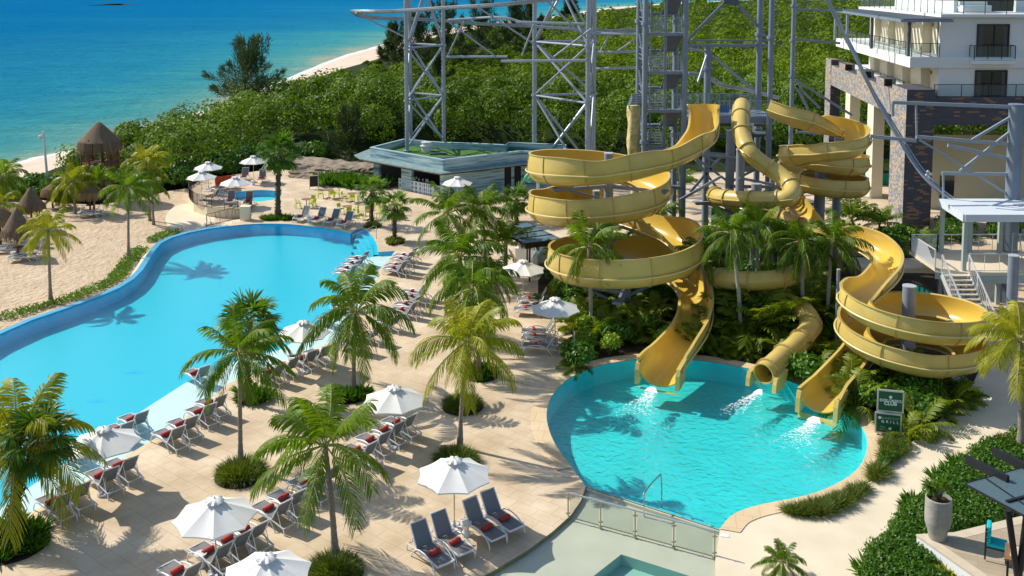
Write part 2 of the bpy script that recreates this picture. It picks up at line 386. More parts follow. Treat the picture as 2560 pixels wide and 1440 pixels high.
# sea material: colour follows the distance from the beach (depth over the sand) and drifting patches of seagrass
def sea_material():
    m, n, l, b = nodes('sea_water')
    geo = n.new('ShaderNodeTexCoord'); sp = n.new('ShaderNodeSeparateXYZ'); l.new(geo.outputs['Object'], sp.inputs[0])
    at = n.new('ShaderNodeAttribute'); at.attribute_name = 'shore'
    mp = n.new('ShaderNodeMapping'); mp.inputs['Scale'].default_value = (.0035, .0085, 1); l.new(geo.outputs['Object'], mp.inputs[0])
    nz = n.new('ShaderNodeTexNoise'); nz.inputs['Scale'].default_value = 1.; nz.inputs['Detail'].default_value = 7; nz.inputs['Roughness'].default_value = .6; l.new(mp.outputs[0], nz.inputs[0])
    a = n.new('ShaderNodeMath'); a.operation = 'MULTIPLY_ADD'; l.new(nz.outputs[0], a.inputs[0]); a.inputs[1].default_value = .75; l.new(at.outputs['Fac'], a.inputs[2])
    s = n.new('ShaderNodeMath'); s.operation = 'SUBTRACT'; l.new(a.outputs[0], s.inputs[0]); s.inputs[1].default_value = .375
    rp = n.new('ShaderNodeValToRGB'); e = rp.color_ramp.elements
    e[0].position = .0; e[0].color = (.40, .47, .35, 1); e[1].position = 1.; e[1].color = (.006, .17, .38, 1)
    for p, c in ((.05, (.16, .42, .38)), (.15, (.07, .36, .39)), (.34, (.03, .29, .42)), (.55, (.02, .235, .40)), (.8, (.008, .195, .39))): e.new(p).color = (*c, 1)
    l.new(s.outputs[0], rp.inputs[0]); mu = n.new('ShaderNodeMix'); mu.data_type = 'RGBA'; mu.blend_type = 'MULTIPLY'; mu.inputs[0].default_value = 1; l.new(rp.outputs[0], mu.inputs[6])
    n3 = n.new('ShaderNodeTexNoise'); n3.inputs['Scale'].default_value = .16; n3.inputs['Detail'].default_value = 9; n3.inputs['Roughness'].default_value = .7; m3 = n.new('ShaderNodeMapping'); m3.inputs['Scale'].default_value = (.5, 1.4, 1); l.new(geo.outputs['Object'], m3.inputs[0]); l.new(m3.outputs[0], n3.inputs[0])  # wave-scale noise: ripple shading put into the water colour
    r3 = n.new('ShaderNodeValToRGB'); r3.color_ramp.elements[0].position = .35; r3.color_ramp.elements[1].position = .65; r3.color_ramp.elements[0].color = (.72, .80, .86, 1); r3.color_ramp.elements[1].color = (1, 1, 1, 1); l.new(n3.outputs[0], r3.inputs[0]); l.new(r3.outputs[0], mu.inputs[7])
    l.new(mu.outputs[2], b.inputs['Base Color'])
    b.inputs['Roughness'].default_value = .4; b.inputs['Specular IOR Level'].default_value = .0
    m2 = n.new('ShaderNodeMapping'); m2.inputs['Scale'].default_value = (.22, .55, 1); m2.inputs['Rotation'].default_value = (0, 0, R(12)); l.new(geo.outputs['Object'], m2.inputs[0])
    n2 = n.new('ShaderNodeTexNoise'); n2.inputs['Scale'].default_value = 1.2; n2.inputs['Detail'].default_value = 7; n2.inputs['Roughness'].default_value = .65; l.new(m2.outputs[0], n2.inputs[0])
    bp = n.new('ShaderNodeBump'); bp.inputs['Strength'].default_value = .9; bp.inputs['Distance'].default_value = 2.2; l.new(n2.outputs[0], bp.inputs['Height']); l.new(bp.outputs[0], b.inputs['Normal'])
    return m
sea_material()
# sea grid with the distance from shore as an attribute
def build_sea():
    P = np.array([(p.x, p.y) for p in shore_w]); A = P[:-1]; B = P[1:]
    us = np.linspace(-.95, 1.0, 60); ds = np.concatenate([np.geomspace(60, 1200, 90), np.geomspace(1300, 30000, 14)])
    V = []; S = []
    for d in ds:
        for u in us:
            q = np.array((u*d, d)); AB = B-A; t = np.clip(((q-A)*AB).sum(1)/(AB*AB).sum(1), 0, 1)
            D = np.sqrt((((A+AB*t[:, None])-q)**2).sum(1)).min()
            V.append((q[0], q[1], SEA_Z)); S.append(1-math.exp(-D/ (75+d*.10)) if D < 5000 else 1)
    nu = len(us); F = [(i*nu+j, i*nu+j+1, (i+1)*nu+j+1, (i+1)*nu+j) for i in range(len(ds)-1) for j in range(nu-1)]
    m = MB(); m.add(V, F); o = m.build('sea', MT['sea_water']); o['kind'] = 'structure'
    at = o.data.attributes.new('shore', 'FLOAT', 'POINT'); at.data.foreach_set('value', S)
build_sea()
m = MB()
wet = [v+(s-v)*1.0 for v, s in zip(veg_w, shore_w)]
vs = [(p.x, p.y, -1.0) for p in veg_w]+[(a.x*.45+b.x*.55, a.y*.45+b.y*.55, -1.45) for a, b in zip(veg_w, shore_w)]+[(p.x+(p.x-a.x)*.25, p.y+(p.y-a.y)*.25, SEA_Z-.25) for a, p in zip(veg_w, shore_w)]
n_ = len(veg_w); m.add(vs, [(k*n_+i, k*n_+i+1, (k+1)*n_+i+1, (k+1)*n_+i) for k in (0, 1) for i in range(n_-1)])
tag(m.build('beach', MT['beach_sand'], smooth=True), kind='structure')
# pale surf line along the beach
m = MB(); random.seed(2); sa = []; sb = []
for i, p in enumerate(shore_w):
    q = shore_w[min(i+1, len(shore_w)-1)]-shore_w[max(i-1, 0)]; nn = Vector((-q.y, q.x, 0)).normalized(); w = .5+.5*random.random()+p.y*.004
    o1 = .8*noise.noise(Vector((i*.4, 0, 2))); sa.append(p+nn*(o1)); sb.append(p+nn*(o1+w))
m.add([(v.x, v.y, SEA_Z+.03) for v in sa]+[(v.x, v.y, SEA_Z+.03) for v in sb], [(i, i+1, len(sa)+i+1, len(sa)+i) for i in range(len(sa)-1)])
tag(m.build('surf', mat('surf_foam', (.70, .74, .70), .8, var=.15, vs=.5)), kind='structure')
# a far low sandbank out at sea
m = MB(); a_ = G(215, 13.5, SEA_Z); b_ = G(320, 12, SEA_Z)
m.add([(a_.x, a_.y-6, SEA_Z-.1), (b_.x, b_.y-6, SEA_Z-.1), (b_.x, b_.y+30, SEA_Z-.1), (a_.x, a_.y+30, SEA_Z-.1), (a_.x+25, a_.y+10, SEA_Z+1.2), (b_.x-20, b_.y+10, SEA_Z+1.2)],
      [(0, 1, 5, 4), (1, 2, 5), (2, 3, 4, 5), (3, 0, 4)])
tag(m.build('sandbank', MT['forest_floor']), kind='structure')

# ---- pool outlines (pixels of the photograph at deck level)
MAIN = [(-220, 965), (-100, 893), (0, 835), (80, 800), (160, 773), (244, 743), (300, 719), (335, 697), (357, 675), (374, 648), (388, 625), (404, 607), (430, 594), (470, 582), (520, 572), (573, 565),
        (610, 561), (650, 559), (690, 559), (720, 560), (755, 563), (790, 567), (820, 571), (850, 577), (876, 583), (893, 574), (908, 572), (922, 581), (934, 595), (942, 611), (946, 630), (988, 627), (967, 655), (948, 674),
        (944, 693), (930, 722), (905, 762), (870, 815), (840, 850), (722, 897), (573, 958), (480, 1030), (410, 1083), (348, 1120), (209, 1206), (100, 1268), (0, 1330), (-220, 1475)]
MAIN_W = GP(MAIN)
SHELF = [(-220, 1395), (0, 1250), (120, 1168), (274, 1063), (380, 995), (467, 940), (600, 885), (700, 860), (770, 822), (815, 780), (841, 745), (851, 715), (855, 682), (868, 655), (895, 637), (946, 630)]
SHELF_W = GP(SHELF)
SLIDEP = [(1465, 1217), (1440, 1182), (1412, 1147), (1388, 1112), (1374, 1080), (1367, 1050), (1368, 1022), (1378, 995), (1398, 968), (1430, 943), (1475, 922), (1530, 908), (1600, 899), (1680, 898),
          (1760, 903), (1830, 914), (1900, 930), (1960, 948), (2020, 972), (2075, 1000), (2115, 1026), (2145, 1055), (2163, 1085), (2168, 1115), (2158, 1152), (2128, 1188), (2069, 1221), (2007, 1242), (1945, 1254), (1893, 1265), (1855, 1277), (1825, 1293), (1799, 1324)]
PAD = [(1788, 1400), (1787, 1700), (700, 1700), (1000, 1540), (1130, 1480), (1225, 1432), (1320, 1375), (1380, 1330), (1427, 1288), (1452, 1252)]
SLIDE_W = cr(GP(SLIDEP), 3); PAD_W = GP(PAD)
KIDP = [(572, 490), (590, 482), (615, 477), (645, 475), (675, 476), (700, 480), (702, 490), (690, 497), (665, 502), (635, 504), (605, 502), (582, 497)]
KID_W = cr(GP(KIDP), 3, closed=True)
left_off = offset(MAIN_W, .40)[:16]
PXD = [(612, 553), (604, 524), (560, 522), (517, 519), (484, 508), (471, 492), (473, 468), (500, 452), (560, 441), (640, 428), (700, 423), (760, 430), (800, 432), (860, 440), (1000, 440), (1300, 436), (1600, 430), (2000, 430), (2350, 470), (2900, 470), (2900, 1760), (-320, 1760), (-320, 1010)]
DECK = [Vector((p.x, p.y)) for p in left_off]+[Vector((p.x, p.y)) for p in GP(PXD)]
SP2 = [Vector((p.x, p.y)) for p in SLIDE_W]+[Vector((p.x, p.y)) for p in PAD_W]
deck = sheet('pool_deck', [DECK, [Vector((p.x, p.y)) for p in MAIN_W], SP2, [Vector((p.x, p.y)) for p in KID_W]], 0, MT['travertine'], kind='structure')
m = MB(); wall_strip(m, DECK, -1.3, -.003)
tag(m.build('deck_edge_wall', MT['path_concrete']), 'pale plastered edge wall running round the raised pool terrace', 'wall')
# ground under everything
GR = [Vector((p.x, p.y)) for p in veg_w]+[Vector((p.x, p.y)) for p in GP([(4200, 300), (4200, 3000), (-3000, 3000), (-2500, 900)], -1.0)]
v_, f_ = tri2d([GR, [Vector((p[0], p[1])) for p in offset([Vector((p.x, p.y)) for p in MAIN_W], .1)], [Vector((p[0], p[1])) for p in offset(SP2, .1)]])
m = MB(); m.add([(p.x, p.y, -1.02) for p in v_], f_); tag(m.build('ground', MT['forest_floor']), kind='structure')
# beach sand between the pool and the forest
mo = offset([Vector((p.x, p.y)) for p in MAIN_W], .5)[:16]
SAND = mo+[G(*p, -.8) for p in [(600, 590), (560, 500), (520, 478), (470, 470), (420, 478), (380, 488), (320, 500), (250, 512), (150, 508), (60, 492), (-60, 485), (-250, 500), (-450, 560), (-450, 1040)]]
sheet('sand', [[Vector((p[0], p[1])) for p in SAND]], -.8, MT['sand'], kind='structure')
LAND = cr(GP([(413, 548), (425, 525), (450, 512), (490, 512), (540, 545), (545, 585), (445, 583), (425, 570)], -.76), 3, closed=True)
sheet('landing', [LAND], -.76, MT['path_concrete'], kind='structure')
# main pool basin
ZF, ZS, ZW = -.88, -.30, -.055
BASIN = [Vector((p.x, p.y)) for p in MAIN_W]; nleft = 31
fl = BASIN[:nleft]+[Vector((p.x, p.y)) for p in SHELF_W[::-1]][1:]
sheet('pool_floor', [fl], ZF, MT['pool_tile_main'], kind='structure')
sh = [Vector((p.x, p.y)) for p in SHELF_W]+BASIN[31:]
sheet('pool_shelf', [sh], ZS, MT['pool_tile_shelf'], kind='structure')
m = MB(); wall_strip(m, BASIN, ZF-.02, -.002); tag(m.build('pool_wall', MT['pool_tile_edge']), kind='structure')
m = MB(); wall_strip(m, [Vector((p.x, p.y)) for p in SHELF_W], ZF, ZS, closed=False); tag(m.build('shelf_riser', MT['pool_tile_main']), kind='structure')
# infinity edge: pale blue lip between water and the outer wall
m = MB(); oo = offset(BASIN, .40)[:16]; ring_strip(m, BASIN[:16], oo, .004, .004, closed=False)
tag(m.build('pool_lip', mat('lip_tile', (.08, .40, .62), .3, var=.12, vs=2)), kind='structure')
m = MB(); o2 = offset(BASIN, .95)[:16]; ring_strip(m, offset(BASIN, .42)[5:16], o2[5:16], -.55, -.55, closed=False)
tag(m.build('overflow_channel', MT['path_concrete']), kind='structure')
# entry steps of the main pool
C_ = G(868, 628); arc = [G(*p) for p in [(893, 574), (908, 572), (922, 581), (934, 595), (942, 611), (946, 630)]]
for k in range(4):
    a1 = [p+(C_-p)*(.16*k) for p in arc]; a2 = [p+(C_-p)*(.16*(k+1)) for p in arc]; z = -.22-.17*k; m = MB()
    ring_strip(m, a1, a2, z, z, closed=False); wall_strip(m, a2, z-.17, z, closed=False)
    m2 = MB(); m2.tube([(p.x, p.y, z+.012) for p in a2], .025, 4)
    tag(m.build('pool_step', MT['pool_tile_main']), kind='structure'); tag(m2.build('step_edge', MT['pool_tile_edge']), kind='structure')
# diamond marks on the pool floor
for px, py in [(332, 868), (241, 936), (562, 701), (499, 750)]:
    c = G(px, py+22); m = MB()
    for dx in (-.32, .32): m.add([(c.x+dx-.26, c.y, ZF+.004), (c.x+dx, c.y-.2, ZF+.004), (c.x+dx+.26, c.y, ZF+.004), (c.x+dx, c.y+.2, ZF+.004)], [(0, 1, 2, 3)])
    m.add([(c.x-.1, c.y, ZF+.008), (c.x, c.y-.35, ZF+.008), (c.x+.1, c.y, ZF+.008), (c.x, c.y+.35, ZF+.008)], [(0, 1, 2, 3)])
    tag(m.build('floor_mark', MT['pool_tile_edge']), kind='structure')
tag(sheet('pool_water', [BASIN], ZW, MT['pool_water_main']), kind='structure')
# main pool coping on the deck side
m = MB(); cb = BASIN[31:]; co = offset(BASIN, .35)[31:]; ring_strip(m, cb, co, .006, .006, closed=False)
cb = BASIN[15:26]; co = offset(BASIN, .35)[15:26]; ring_strip(m, cb, co, .006, .006, closed=False)
tag(m.build('pool_coping', MT['coping_stone']), kind='structure')

# slide pool
mat('step_tile', (.22, .62, .62), .5, var=.06, vs=3)
SB = [Vector((p.x, p.y)) for p in SLIDE_W]; ZF2 = -1.0
sheet('slide_pool_floor', [SB], ZF2, MT['pool_tile_slide'], kind='structure')
m = MB(); wall_strip(m, SB, ZF2, -.002, closed=False); tag(m.build('slide_pool_wall', MT['pool_tile_kids']), kind='structure')
tag(sheet('slide_pool_water', [SB], ZW, MT['pool_water_slide']), kind='structure')
a_, b_ = Vector((SB[-1].x, SB[-1].y)), Vector((SB[0].x, SB[0].y)); dn = Vector((-(b_-a_).y, (b_-a_).x)).normalized()
if dn.y < 0: dn = -dn
for k in range(4):
    z = -.24-.2*k; w = .42; m = MB(); ks = .5*k
    p = [a_+dn*w*k+(b_-a_).normalized()*(.35+ks*.3), b_+dn*w*k-(b_-a_).normalized()*(-.02+ks*.35), b_+dn*w*(k+1)-(b_-a_).normalized()*(.1+ks*.35), a_+dn*w*(k+1)+(b_-a_).normalized()*(.6+ks*.3)]
    m.prism(p, ZF2, z); tag(m.build('slide_pool_step', MT['step_tile']), kind='structure')
    m2 = MB(); m2.bar((p[2].x, p[2].y, z+.004), (p[3].x, p[3].y, z+.004), .05, .02); tag(m2.build('step_edge', MT['pool_tile_kids']), kind='structure')
m = MB(); ring_strip(m, SB[4:], offset(SB+[Vector((p.x, p.y)) for p in PAD_W], .70)[4:len(SB)], .03, .03, closed=False)
wall_strip(m, offset(SP2, .70)[4:len(SB)], 0, .03, closed=False)
tag(m.build('slide_pool_coping', MT['coping_stone'], ), kind='structure')
# shallow wet pad
DEEP = [Vector((p.x, p.y)) for p in GP([(1553, 1383), (1480, 1440), (1400, 1500), (1360, 1680), (1770, 1680), (1765, 1450)], -.12)]
PADF = [SB[-1]]+[Vector((p.x, p.y)) for p in PAD_W]+[SB[0]]
v_, f_ = tri2d([PADF, DEEP]); m = MB(); m.add([(p.x, p.y, -.16) for p in v_], f_); tag(m.build('wading_pad', MT['pad_tile']), kind='structure')
m = MB(); wall_strip(m, PADF, -.17, -.002); tag(m.build('pad_wall', mat('pad_edge', (.20, .20, .10), .7, var=.2)), kind='structure')
ln_ = MB(); ln_.bar((a_.x, a_.y, -.10), (b_.x, b_.y, -.10), .16, .12); tag(ln_.build('pad_lip', MT['pad_tile']), kind='structure')
m = MB(); wall_strip(m, DEEP, -.55, -.16); tag(m.build('pad_basin_wall', MT['pad_tile_deep']), kind='structure')
sheet('pad_basin', [DEEP], -.55, MT['pad_tile_deep'], kind='structure')
tag(sheet('pad_water', [PADF], -.07, MT['pad_water']), kind='structure')
# kids pool
KB = [Vector((p.x, p.y)) for p in KID_W]
sheet('kids_pool_floor', [KB], -.6, MT['pool_tile_kids'], kind='structure')
m = MB(); wall_strip(m, KB, -.6, -.002); tag(m.build('kids_pool_wall', MT['pool_tile_edge']), kind='structure')
tag(sheet('kids_pool_water', [KB], -.06, MT['pool_water_main']), kind='structure')

# paths and beds
PATH = [(1788, 1400), (1799, 1330), (1830, 1290), (1890, 1268), (1955, 1262), (2024, 1284), (2073, 1275), (2114, 1249), (2156, 1213), (2191, 1197), (2212, 1169), (2253, 1127), (2302, 1086), (2360, 1040), (2420, 985), (2440, 930), (2470, 900), (2800, 880), (2800, 1740), (1788, 1740)]
sheet('path', [[Vector((p.x, p.y)) for p in GP(PATH)]], .004, MT['path_concrete'], kind='structure')
BED = [(1427, 930), (1436, 880), (1434, 850), (1420, 815), (1402, 792), (1365, 765), (1345, 740), (1345, 700), (1390, 650), (1480, 610), (1600, 585), (1750, 575), (2000, 572), (2200, 585), (2345, 600), (2350, 660), (2360, 740), (2450, 800), (2470, 880), (2420, 985), (2360, 1040), (2302, 1086), (2253, 1127), (2212, 1169), (2191, 1197),
       (2156, 1213), (2114, 1249), (2073, 1275), (2024, 1284), (1975, 1279), (1955, 1270), (2009, 1256), (2073, 1234), (2134, 1200), (2168, 1160), (2181, 1117), (2176, 1083), (2156, 1050), (2122, 1020), (2078, 993), (2022, 965), (1962, 941), (1902, 923), (1832, 907), (1761, 896), (1680, 891), (1600, 892), (1529, 901), (1474, 915), (1445, 928)]
sheet('garden_bed', [[Vector((p.x, p.y)) for p in GP(BED)]], .014, MT['soil'], kind='structure')
BED2 = [(2700, 1075), (2538, 1098), (2448, 1120), (2410, 1162), (2368, 1190), (2330, 1240), (2299, 1266), (2274, 1290), (2229, 1308), (2226, 1329), (2205, 1370), (2170, 1388), (2165, 1480), (2150, 1700), (2850, 1740)]
sheet('garden_bed', [[Vector((p.x, p.y)) for p in GP(BED2)]], .012, MT['soil'], kind='structure')
# ================================================================ PLANT BUILDERS
class LB:
    """many small leaf faces with a hue per face corner point"""
    def __init__(s): s.V = []; s.F = []; s.H = []
    def blade(s, p, d, side, L, w, hue, droop=.0, n=2, fold=0):
        """tapering strip from p along d, widening to w, drooping"""
        b = len(s.V); q = Vector(p); d = Vector(d); st = L/n
        for i in range(n+1):
            t = i/n; ww = w*(.55 if i == 0 else (1. if i < n else .12))
            s.V.append(tuple(q-side*ww/2)); s.V.append(tuple(q+side*ww/2)); s.H += [hue, hue]
            d = (d+Vector((0, 0, -droop/n))).normalized(); q = q+d*st
        for i in range(n): s.F.append((b+2*i, b+2*i+1, b+2*i+3, b+2*i+2))
    def leaf(s, p, d, side, L, w, hue):
        b = len(s.V); p = Vector(p)
        s.V += [tuple(p), tuple(p+d*L*.5+side*w*.5), tuple(p+d*L), tuple(p+d*L*.5-side*w*.5)]; s.H += [hue]*4; s.F.append((b, b+1, b+2, b+3))
    def build(s, name, mat, parent=None, kind=None):
        me = bpy.data.meshes.new(name); me.from_pydata(s.V, [], s.F); me.materials.append(mat)
        at = me.attributes.new('hue', 'FLOAT', 'POINT'); at.data.foreach_set('value', np.clip(np.array(s.H, dtype=np.float32), 0, 1)); me.update()
        o = bpy.data.objects.new(name, me); COL.objects.link(o)
        if parent is not None: o.parent = parent; KIDS.setdefault(parent.name, []).append(o)
        if kind: o['kind'] = kind
        return o
def U(a, b): return random.uniform(a, b)
def rdir():
    v = Vector((random.gauss(0, 1), random.gauss(0, 1), random.gauss(0, 1))); return v.normalized()
def frond(lb, az, el, L, droop, nl=30, lw=.055, ll=.30, hue=.4, stems=None, twist=0., wind=Vector((0, 0, 0)), hang=.9):
    d = Vector((math.cos(az)*math.cos(el), math.sin(az)*math.cos(el), math.sin(el))); q = Vector((math.cos(az)*.06, math.sin(az)*.06, 0)); N = nl; st = L/N
    pts = [q.copy()]
    for i in range(N+1):
        t = i/N; d = (d+Vector((0, 0, -1))*droop/N*(.35+1.3*t)+wind/N).normalized(); side = d.cross(Vector((0, 0, 1)))
        if side.length < .05: side = Vector((-math.sin(az), math.cos(az), 0))
        side.normalize(); up = side.cross(d); side = (side*math.cos(twist)+up*math.sin(twist)); q = q+d*st; pts.append(q.copy())
        if t > .14:
            le = L*ll*max(.22, math.sin(PI*min(1, (t-.08)*.95))**.6)*U(.85, 1.1)
            for sg in (-1, 1):
                ld = (side*sg*U(.75, .95)+d*(.45+.6*t)+up*U(-.15, .25)).normalized()
                lb.blade(q, ld, d, le, lw, hue+U(-.13, .13), droop=hang*U(.8, 1.7), n=3)
    if stems is not None:
        r = [.032*(1-.85*i/len(pts))*L/2.4 for i in range(len(pts))]; stems.tube(pts[::3]+[pts[-1]], [r[i] for i in range(0, len(pts), 3)]+[.004], 4, caps=False)
PROTO = {}
leaf_mat('dry_leaf', (.12, .10, .03), (.30, .24, .06), .8, .2, tcol=(1.2, 1, .5))
def crown_proto(key, nf, L, hue, lm, elmin=-.7, droop=(1., 1.9), wind=(0, 0, 0), seed=1):
    random.seed(seed); lb = LB(); stm = MB()
    for i in range(nf):
        t = (i+.5)/nf; az = i*2.399+U(-.25, .25); el = 1.4-(1.4-elmin)*t**1.05
        frond(lb, az, el, L*U(.85, 1.05)*(.8+.25*min(1, t*2)), U(*droop), hue=hue+.25*U(-.5, 1)*(1 if t < .4 else .6), stems=stm, twist=U(-.5, .5), wind=Vector(wind), nl=42, lw=.062, ll=.32)
    dl = LB()
    for i in range(3): frond(dl, U(0, 6.28), U(-1.0, -.5), L*.8, U(1.5, 2.2), hue=.5, stems=None, twist=U(-.5, .5), nl=24, lw=.05, ll=.24)
    o = lb.build('crown', lm); s = stm.build('stems', MT['stem']); s.parent = o; KIDS.setdefault(o.name, []).append(s); d_ = dl.build('dry_fronds', MT['dry_leaf'], o)
    for x in (o, s, d_): COL.objects.unlink(x)
    PROTO[key] = (o, s, L)
mat('stem', (.30, .30, .06), .5)
crown_proto('coco_a', 21, 2.5, .30, MT['palm_leaf'], seed=11)
crown_proto('coco_b', 19, 2.5, .38, MT['palm_leaf'], wind=(.5, -.1, 0), seed=12)
crown_proto('coco_c', 22, 2.5, .25, MT['palm_leaf'], elmin=-.9, droop=(1.3, 2.3), seed=13)
crown_proto('coco_y', 21, 2.5, .40, MT['palm_leaf_yellow'], wind=(.3, 0, 0), seed=14)
crown_proto('coco_droop', 20, 2.5, .25, MT['palm_leaf'], elmin=-1.1, droop=(2.2, 3.0), seed=15)
crown_proto('coco_up', 14, 2.4, .35, MT['palm_leaf'], elmin=.35, droop=(.6, 1.2), seed=16)
def fan_proto(key, nf, hue, seed):
    random.seed(seed); lb = LB(); stm = MB(); dead = LB()
    for i in range(nf):
        t = (i+.5)/nf; az = i*2.399+U(-.3, .3); el = 1.3-2.2*t; PL = U(.75, 1.0)
        d = Vector((math.cos(az)*math.cos(el), math.sin(az)*math.cos(el), math.sin(el))); e = d*PL+Vector((0, 0, -.12))
        stm.tube([(0, 0, 0), d*PL*.5, e], [.02, .016, .012], 4, caps=False)
        side = d.cross(Vector((0, 0, 1))); side = side.normalized() if side.length > .05 else Vector((1, 0, 0)); up = side.cross(d)
        for k in range(26):
            a = (k-12.5)/12.5*1.95; bd = (d*math.cos(a)+side*math.sin(a)+up*U(-.05, .12)).normalized()
            lb.blade(e, bd, bd.cross(up).normalized(), U(.8, .95)*(1-.12*abs(a)), .085, hue+U(-.12, .15), droop=U(.3, 1.2), n=3)
    for i in range(9):
        az = U(0, 6.3); d = Vector((math.cos(az)*.35, math.sin(az)*.35, -1)).normalized(); side = Vector((-math.sin(az), math.cos(az), 0))
        for k in range(12):
            dead.blade(Vector((math.cos(az)*.12, math.sin(az)*.12, -.1)), (d+side*(k-5.5)*.07).normalized(), side, U(.8, 1.5), .07, U(0, .6), n=2)
    o = lb.build('crown', MT['fan_leaf']); s = stm.build('stems', MT['stem']); k = dead.build('dry_skirt', MT['dry_leaf'])
    for x in (s, k): x.parent = o; KIDS.setdefault(o.name, []).append(x)
    for x in (o, s, k): COL.objects.unlink(x)
    PROTO[key] = (o, s, 1.75)
fan_proto('fan_a', 26, .35, 21); fan_proto('fan_b', 20, .5, 22)
def trunk_mesh(H, r, lean, seed, rough=False):
    random.seed(seed); m = MB(); n = 12; pts = []; rr = []; N = max(14, int(H/.13)); lx, ly = lean
    for i in range(N+1):
        t = i/N; pts.append(Vector((lx*t**1.6, ly*t**1.6, H*t))); base = r*(1.55-.55*min(1, t*5)) if t < .2 else r*(1-.3*t)
        rr.append(base*(1.05 if i % 2 else .95)*(U(.9, 1.25) if rough else 1))
    m.tube(pts, rr, n)
    if rough:
        for i in range(int(H*22)):
            z = U(.1, H); a = U(0, 6.28); q = Vector((math.cos(a), math.sin(a), 0)); p = q*r*.95+Vector((lx*(z/H)**1.6, ly*(z/H)**1.6, z))
            m.bar(p, p+q*.10+Vector((0, 0, .13)), .07, .03)
    return m
def make_palm(kind, base, crown, rpx, label, group, z=0., r=.12, rz=None, tilt=0, cat='palm tree', trunkmat=None, name='palm_tree'):
    b = G(base[0], base[1], z); c = atY(crown[0], crown[1], b.y); H = max(.5, c.z-z); lean = (c.x-b.x, 0)
    if kind.startswith('fan'): H = H-.1
    o = thing(name, label, cat, b, 0, group)
    trunk_mesh(H, r, lean, hash(label) % 999 if False else int(base[0]*7+base[1]), rough=kind.startswith('fan')).build('trunk', MT[trunkmat or ('trunk_dark' if kind.startswith('fan') else 'trunk')], o, smooth=True)
    src = PROTO[kind]; cc = src[0].copy(); COL.objects.link(cc); cc.parent = o; KIDS.setdefault(o.name, []).append(cc)
    for ch in KIDS.get(src[0].name, []):
        k = ch.copy(); COL.objects.link(k); k.parent = cc; KIDS.setdefault(cc.name, []).append(k)
    dist = b.y; spx = FPX/dist; s = rpx/spx/(src[2]*.80)
    cc.location = (lean[0], 0, H-.05); cc.scale = (s, s, s); cc.rotation_euler = (tilt, 0, rz if rz is not None else (base[0]*.37) % 6.28)
    return o

def shrub_proto(key, leafm, n, R0, hz, ll, lw, seed, lumps=7, up=.5):
    random.seed(seed); lb = LB(); tw = MB()
    L = [(Vector((U(-.55, .55)*R0, U(-.55, .55)*R0, U(.35, .75)*hz)), U(.4, .62)*R0) for _ in range(lumps)]
    for c, r in L: tw.tube([(0, 0, 0), Vector((c.x*.4, c.y*.4, c.z*.5)), c], [.03, .022, .01], 4)
    for i in range(n):
        c, r = random.choice(L); d = rdir(); d.z = abs(d.z)*1.1-.25; d.normalize(); p = c+Vector((d.x*r, d.y*r, d.z*r*.8))*U(.7, 1.08)
        if p.z < .02: p.z = U(.02, .2)
        nm = (d+rdir()*.5+Vector((0, 0, .15))).normalized(); o = (nm.cross(rdir())+Vector((0, 0, up*.35))).normalized(); sd = nm.cross(o).normalized()
        lb.leaf(p, o, sd, ll*U(.7, 1.2), lw*U(.8, 1.2), .45+.4*(c.z/hz-.5)+U(-.25, .25))
    o = lb.build('foliage', leafm); s = tw.build('branches', MT['trunk_dark'])
    for x in (o, s): COL.objects.unlink(x)
    PROTO[key] = (o, s)
shrub_proto('bush_a', MT['shrub_leaf'], 900, .85, 1.0, .20, .11, 31)
shrub_proto('bush_b', MT['shrub_leaf'], 800, .75, .8, .16, .09, 32)
shrub_proto('bush_lime', MT['lime_leaf'], 800, .6, .9, .15, .09, 33)
shrub_proto('bush_low', MT['shrub_leaf'], 700, .6, .42, .11, .065, 34, lumps=9)
shrub_proto('bush_grass', MT['shrub_leaf'], 600, .42, .42, .16, .03, 35, lumps=5, up=1.2)
def fern_proto(key, leafm, nf, L, seed, el=(.3, 1.35), dr=(1.0, 2.0), lw=.07, ll=.30):
    random.seed(seed); lb = LB(); st = MB()
    for i in range(nf): frond(lb, U(0, 6.28), U(*el), L*U(.7, 1.1), U(*dr), nl=17, lw=lw, ll=ll, hue=.35+U(-.2, .35), stems=st, twist=U(-.4, .4), hang=.5)
    o = lb.build('foliage', leafm); s = st.build('stems', MT['stem'])
    for x in (o, s): COL.objects.unlink(x)
    PROTO[key] = (o, s)
fern_proto('areca_a', MT['fern_leaf'], 20, 1.35, 41); fern_proto('areca_b', MT['fern_leaf'], 16, 1.1, 42); fern_proto('areca_small', MT['fern_leaf'], 13, .8, 43)
def blade_proto(key, leafm, nb, R0, H, w, seed, lean=.6, droop=.6, n=3):
    random.seed(seed); lb = LB()
    for i in range(nb):
        a = U(0, 6.28); r = R0*math.sqrt(U(0, 1)); p = Vector((math.cos(a)*r, math.sin(a)*r, 0)); d = (Vector((math.cos(a)*lean*r/R0, math.sin(a)*lean*r/R0, 1))+rdir()*.25).normalized()
        sd = d.cross(rdir()).normalized(); lb.blade(p, d, sd, H*U(.65, 1.15), w, U(.1, .9), droop=droop*U(.5, 1.8), n=n)
    o = lb.build('foliage', leafm); COL.objects.unlink(o); PROTO[key] = (o, None)
blade_proto('grass_round', MT['grass_leaf'], 2600, .72, .68, .022, 51, lean=.75, droop=.8)
blade_proto('grass_tuft', MT['grass_leaf'], 220, .22, .75, .03, 52, lean=.8, droop=.7)
blade_proto('spiky', MT['shrub_leaf'], 130, .45, .62, .085, 53, lean=.9, droop=.35)
blade_proto('spiky_small', MT['grass_leaf'], 90, .25, .5, .06, 54, lean=.8, droop=.3)
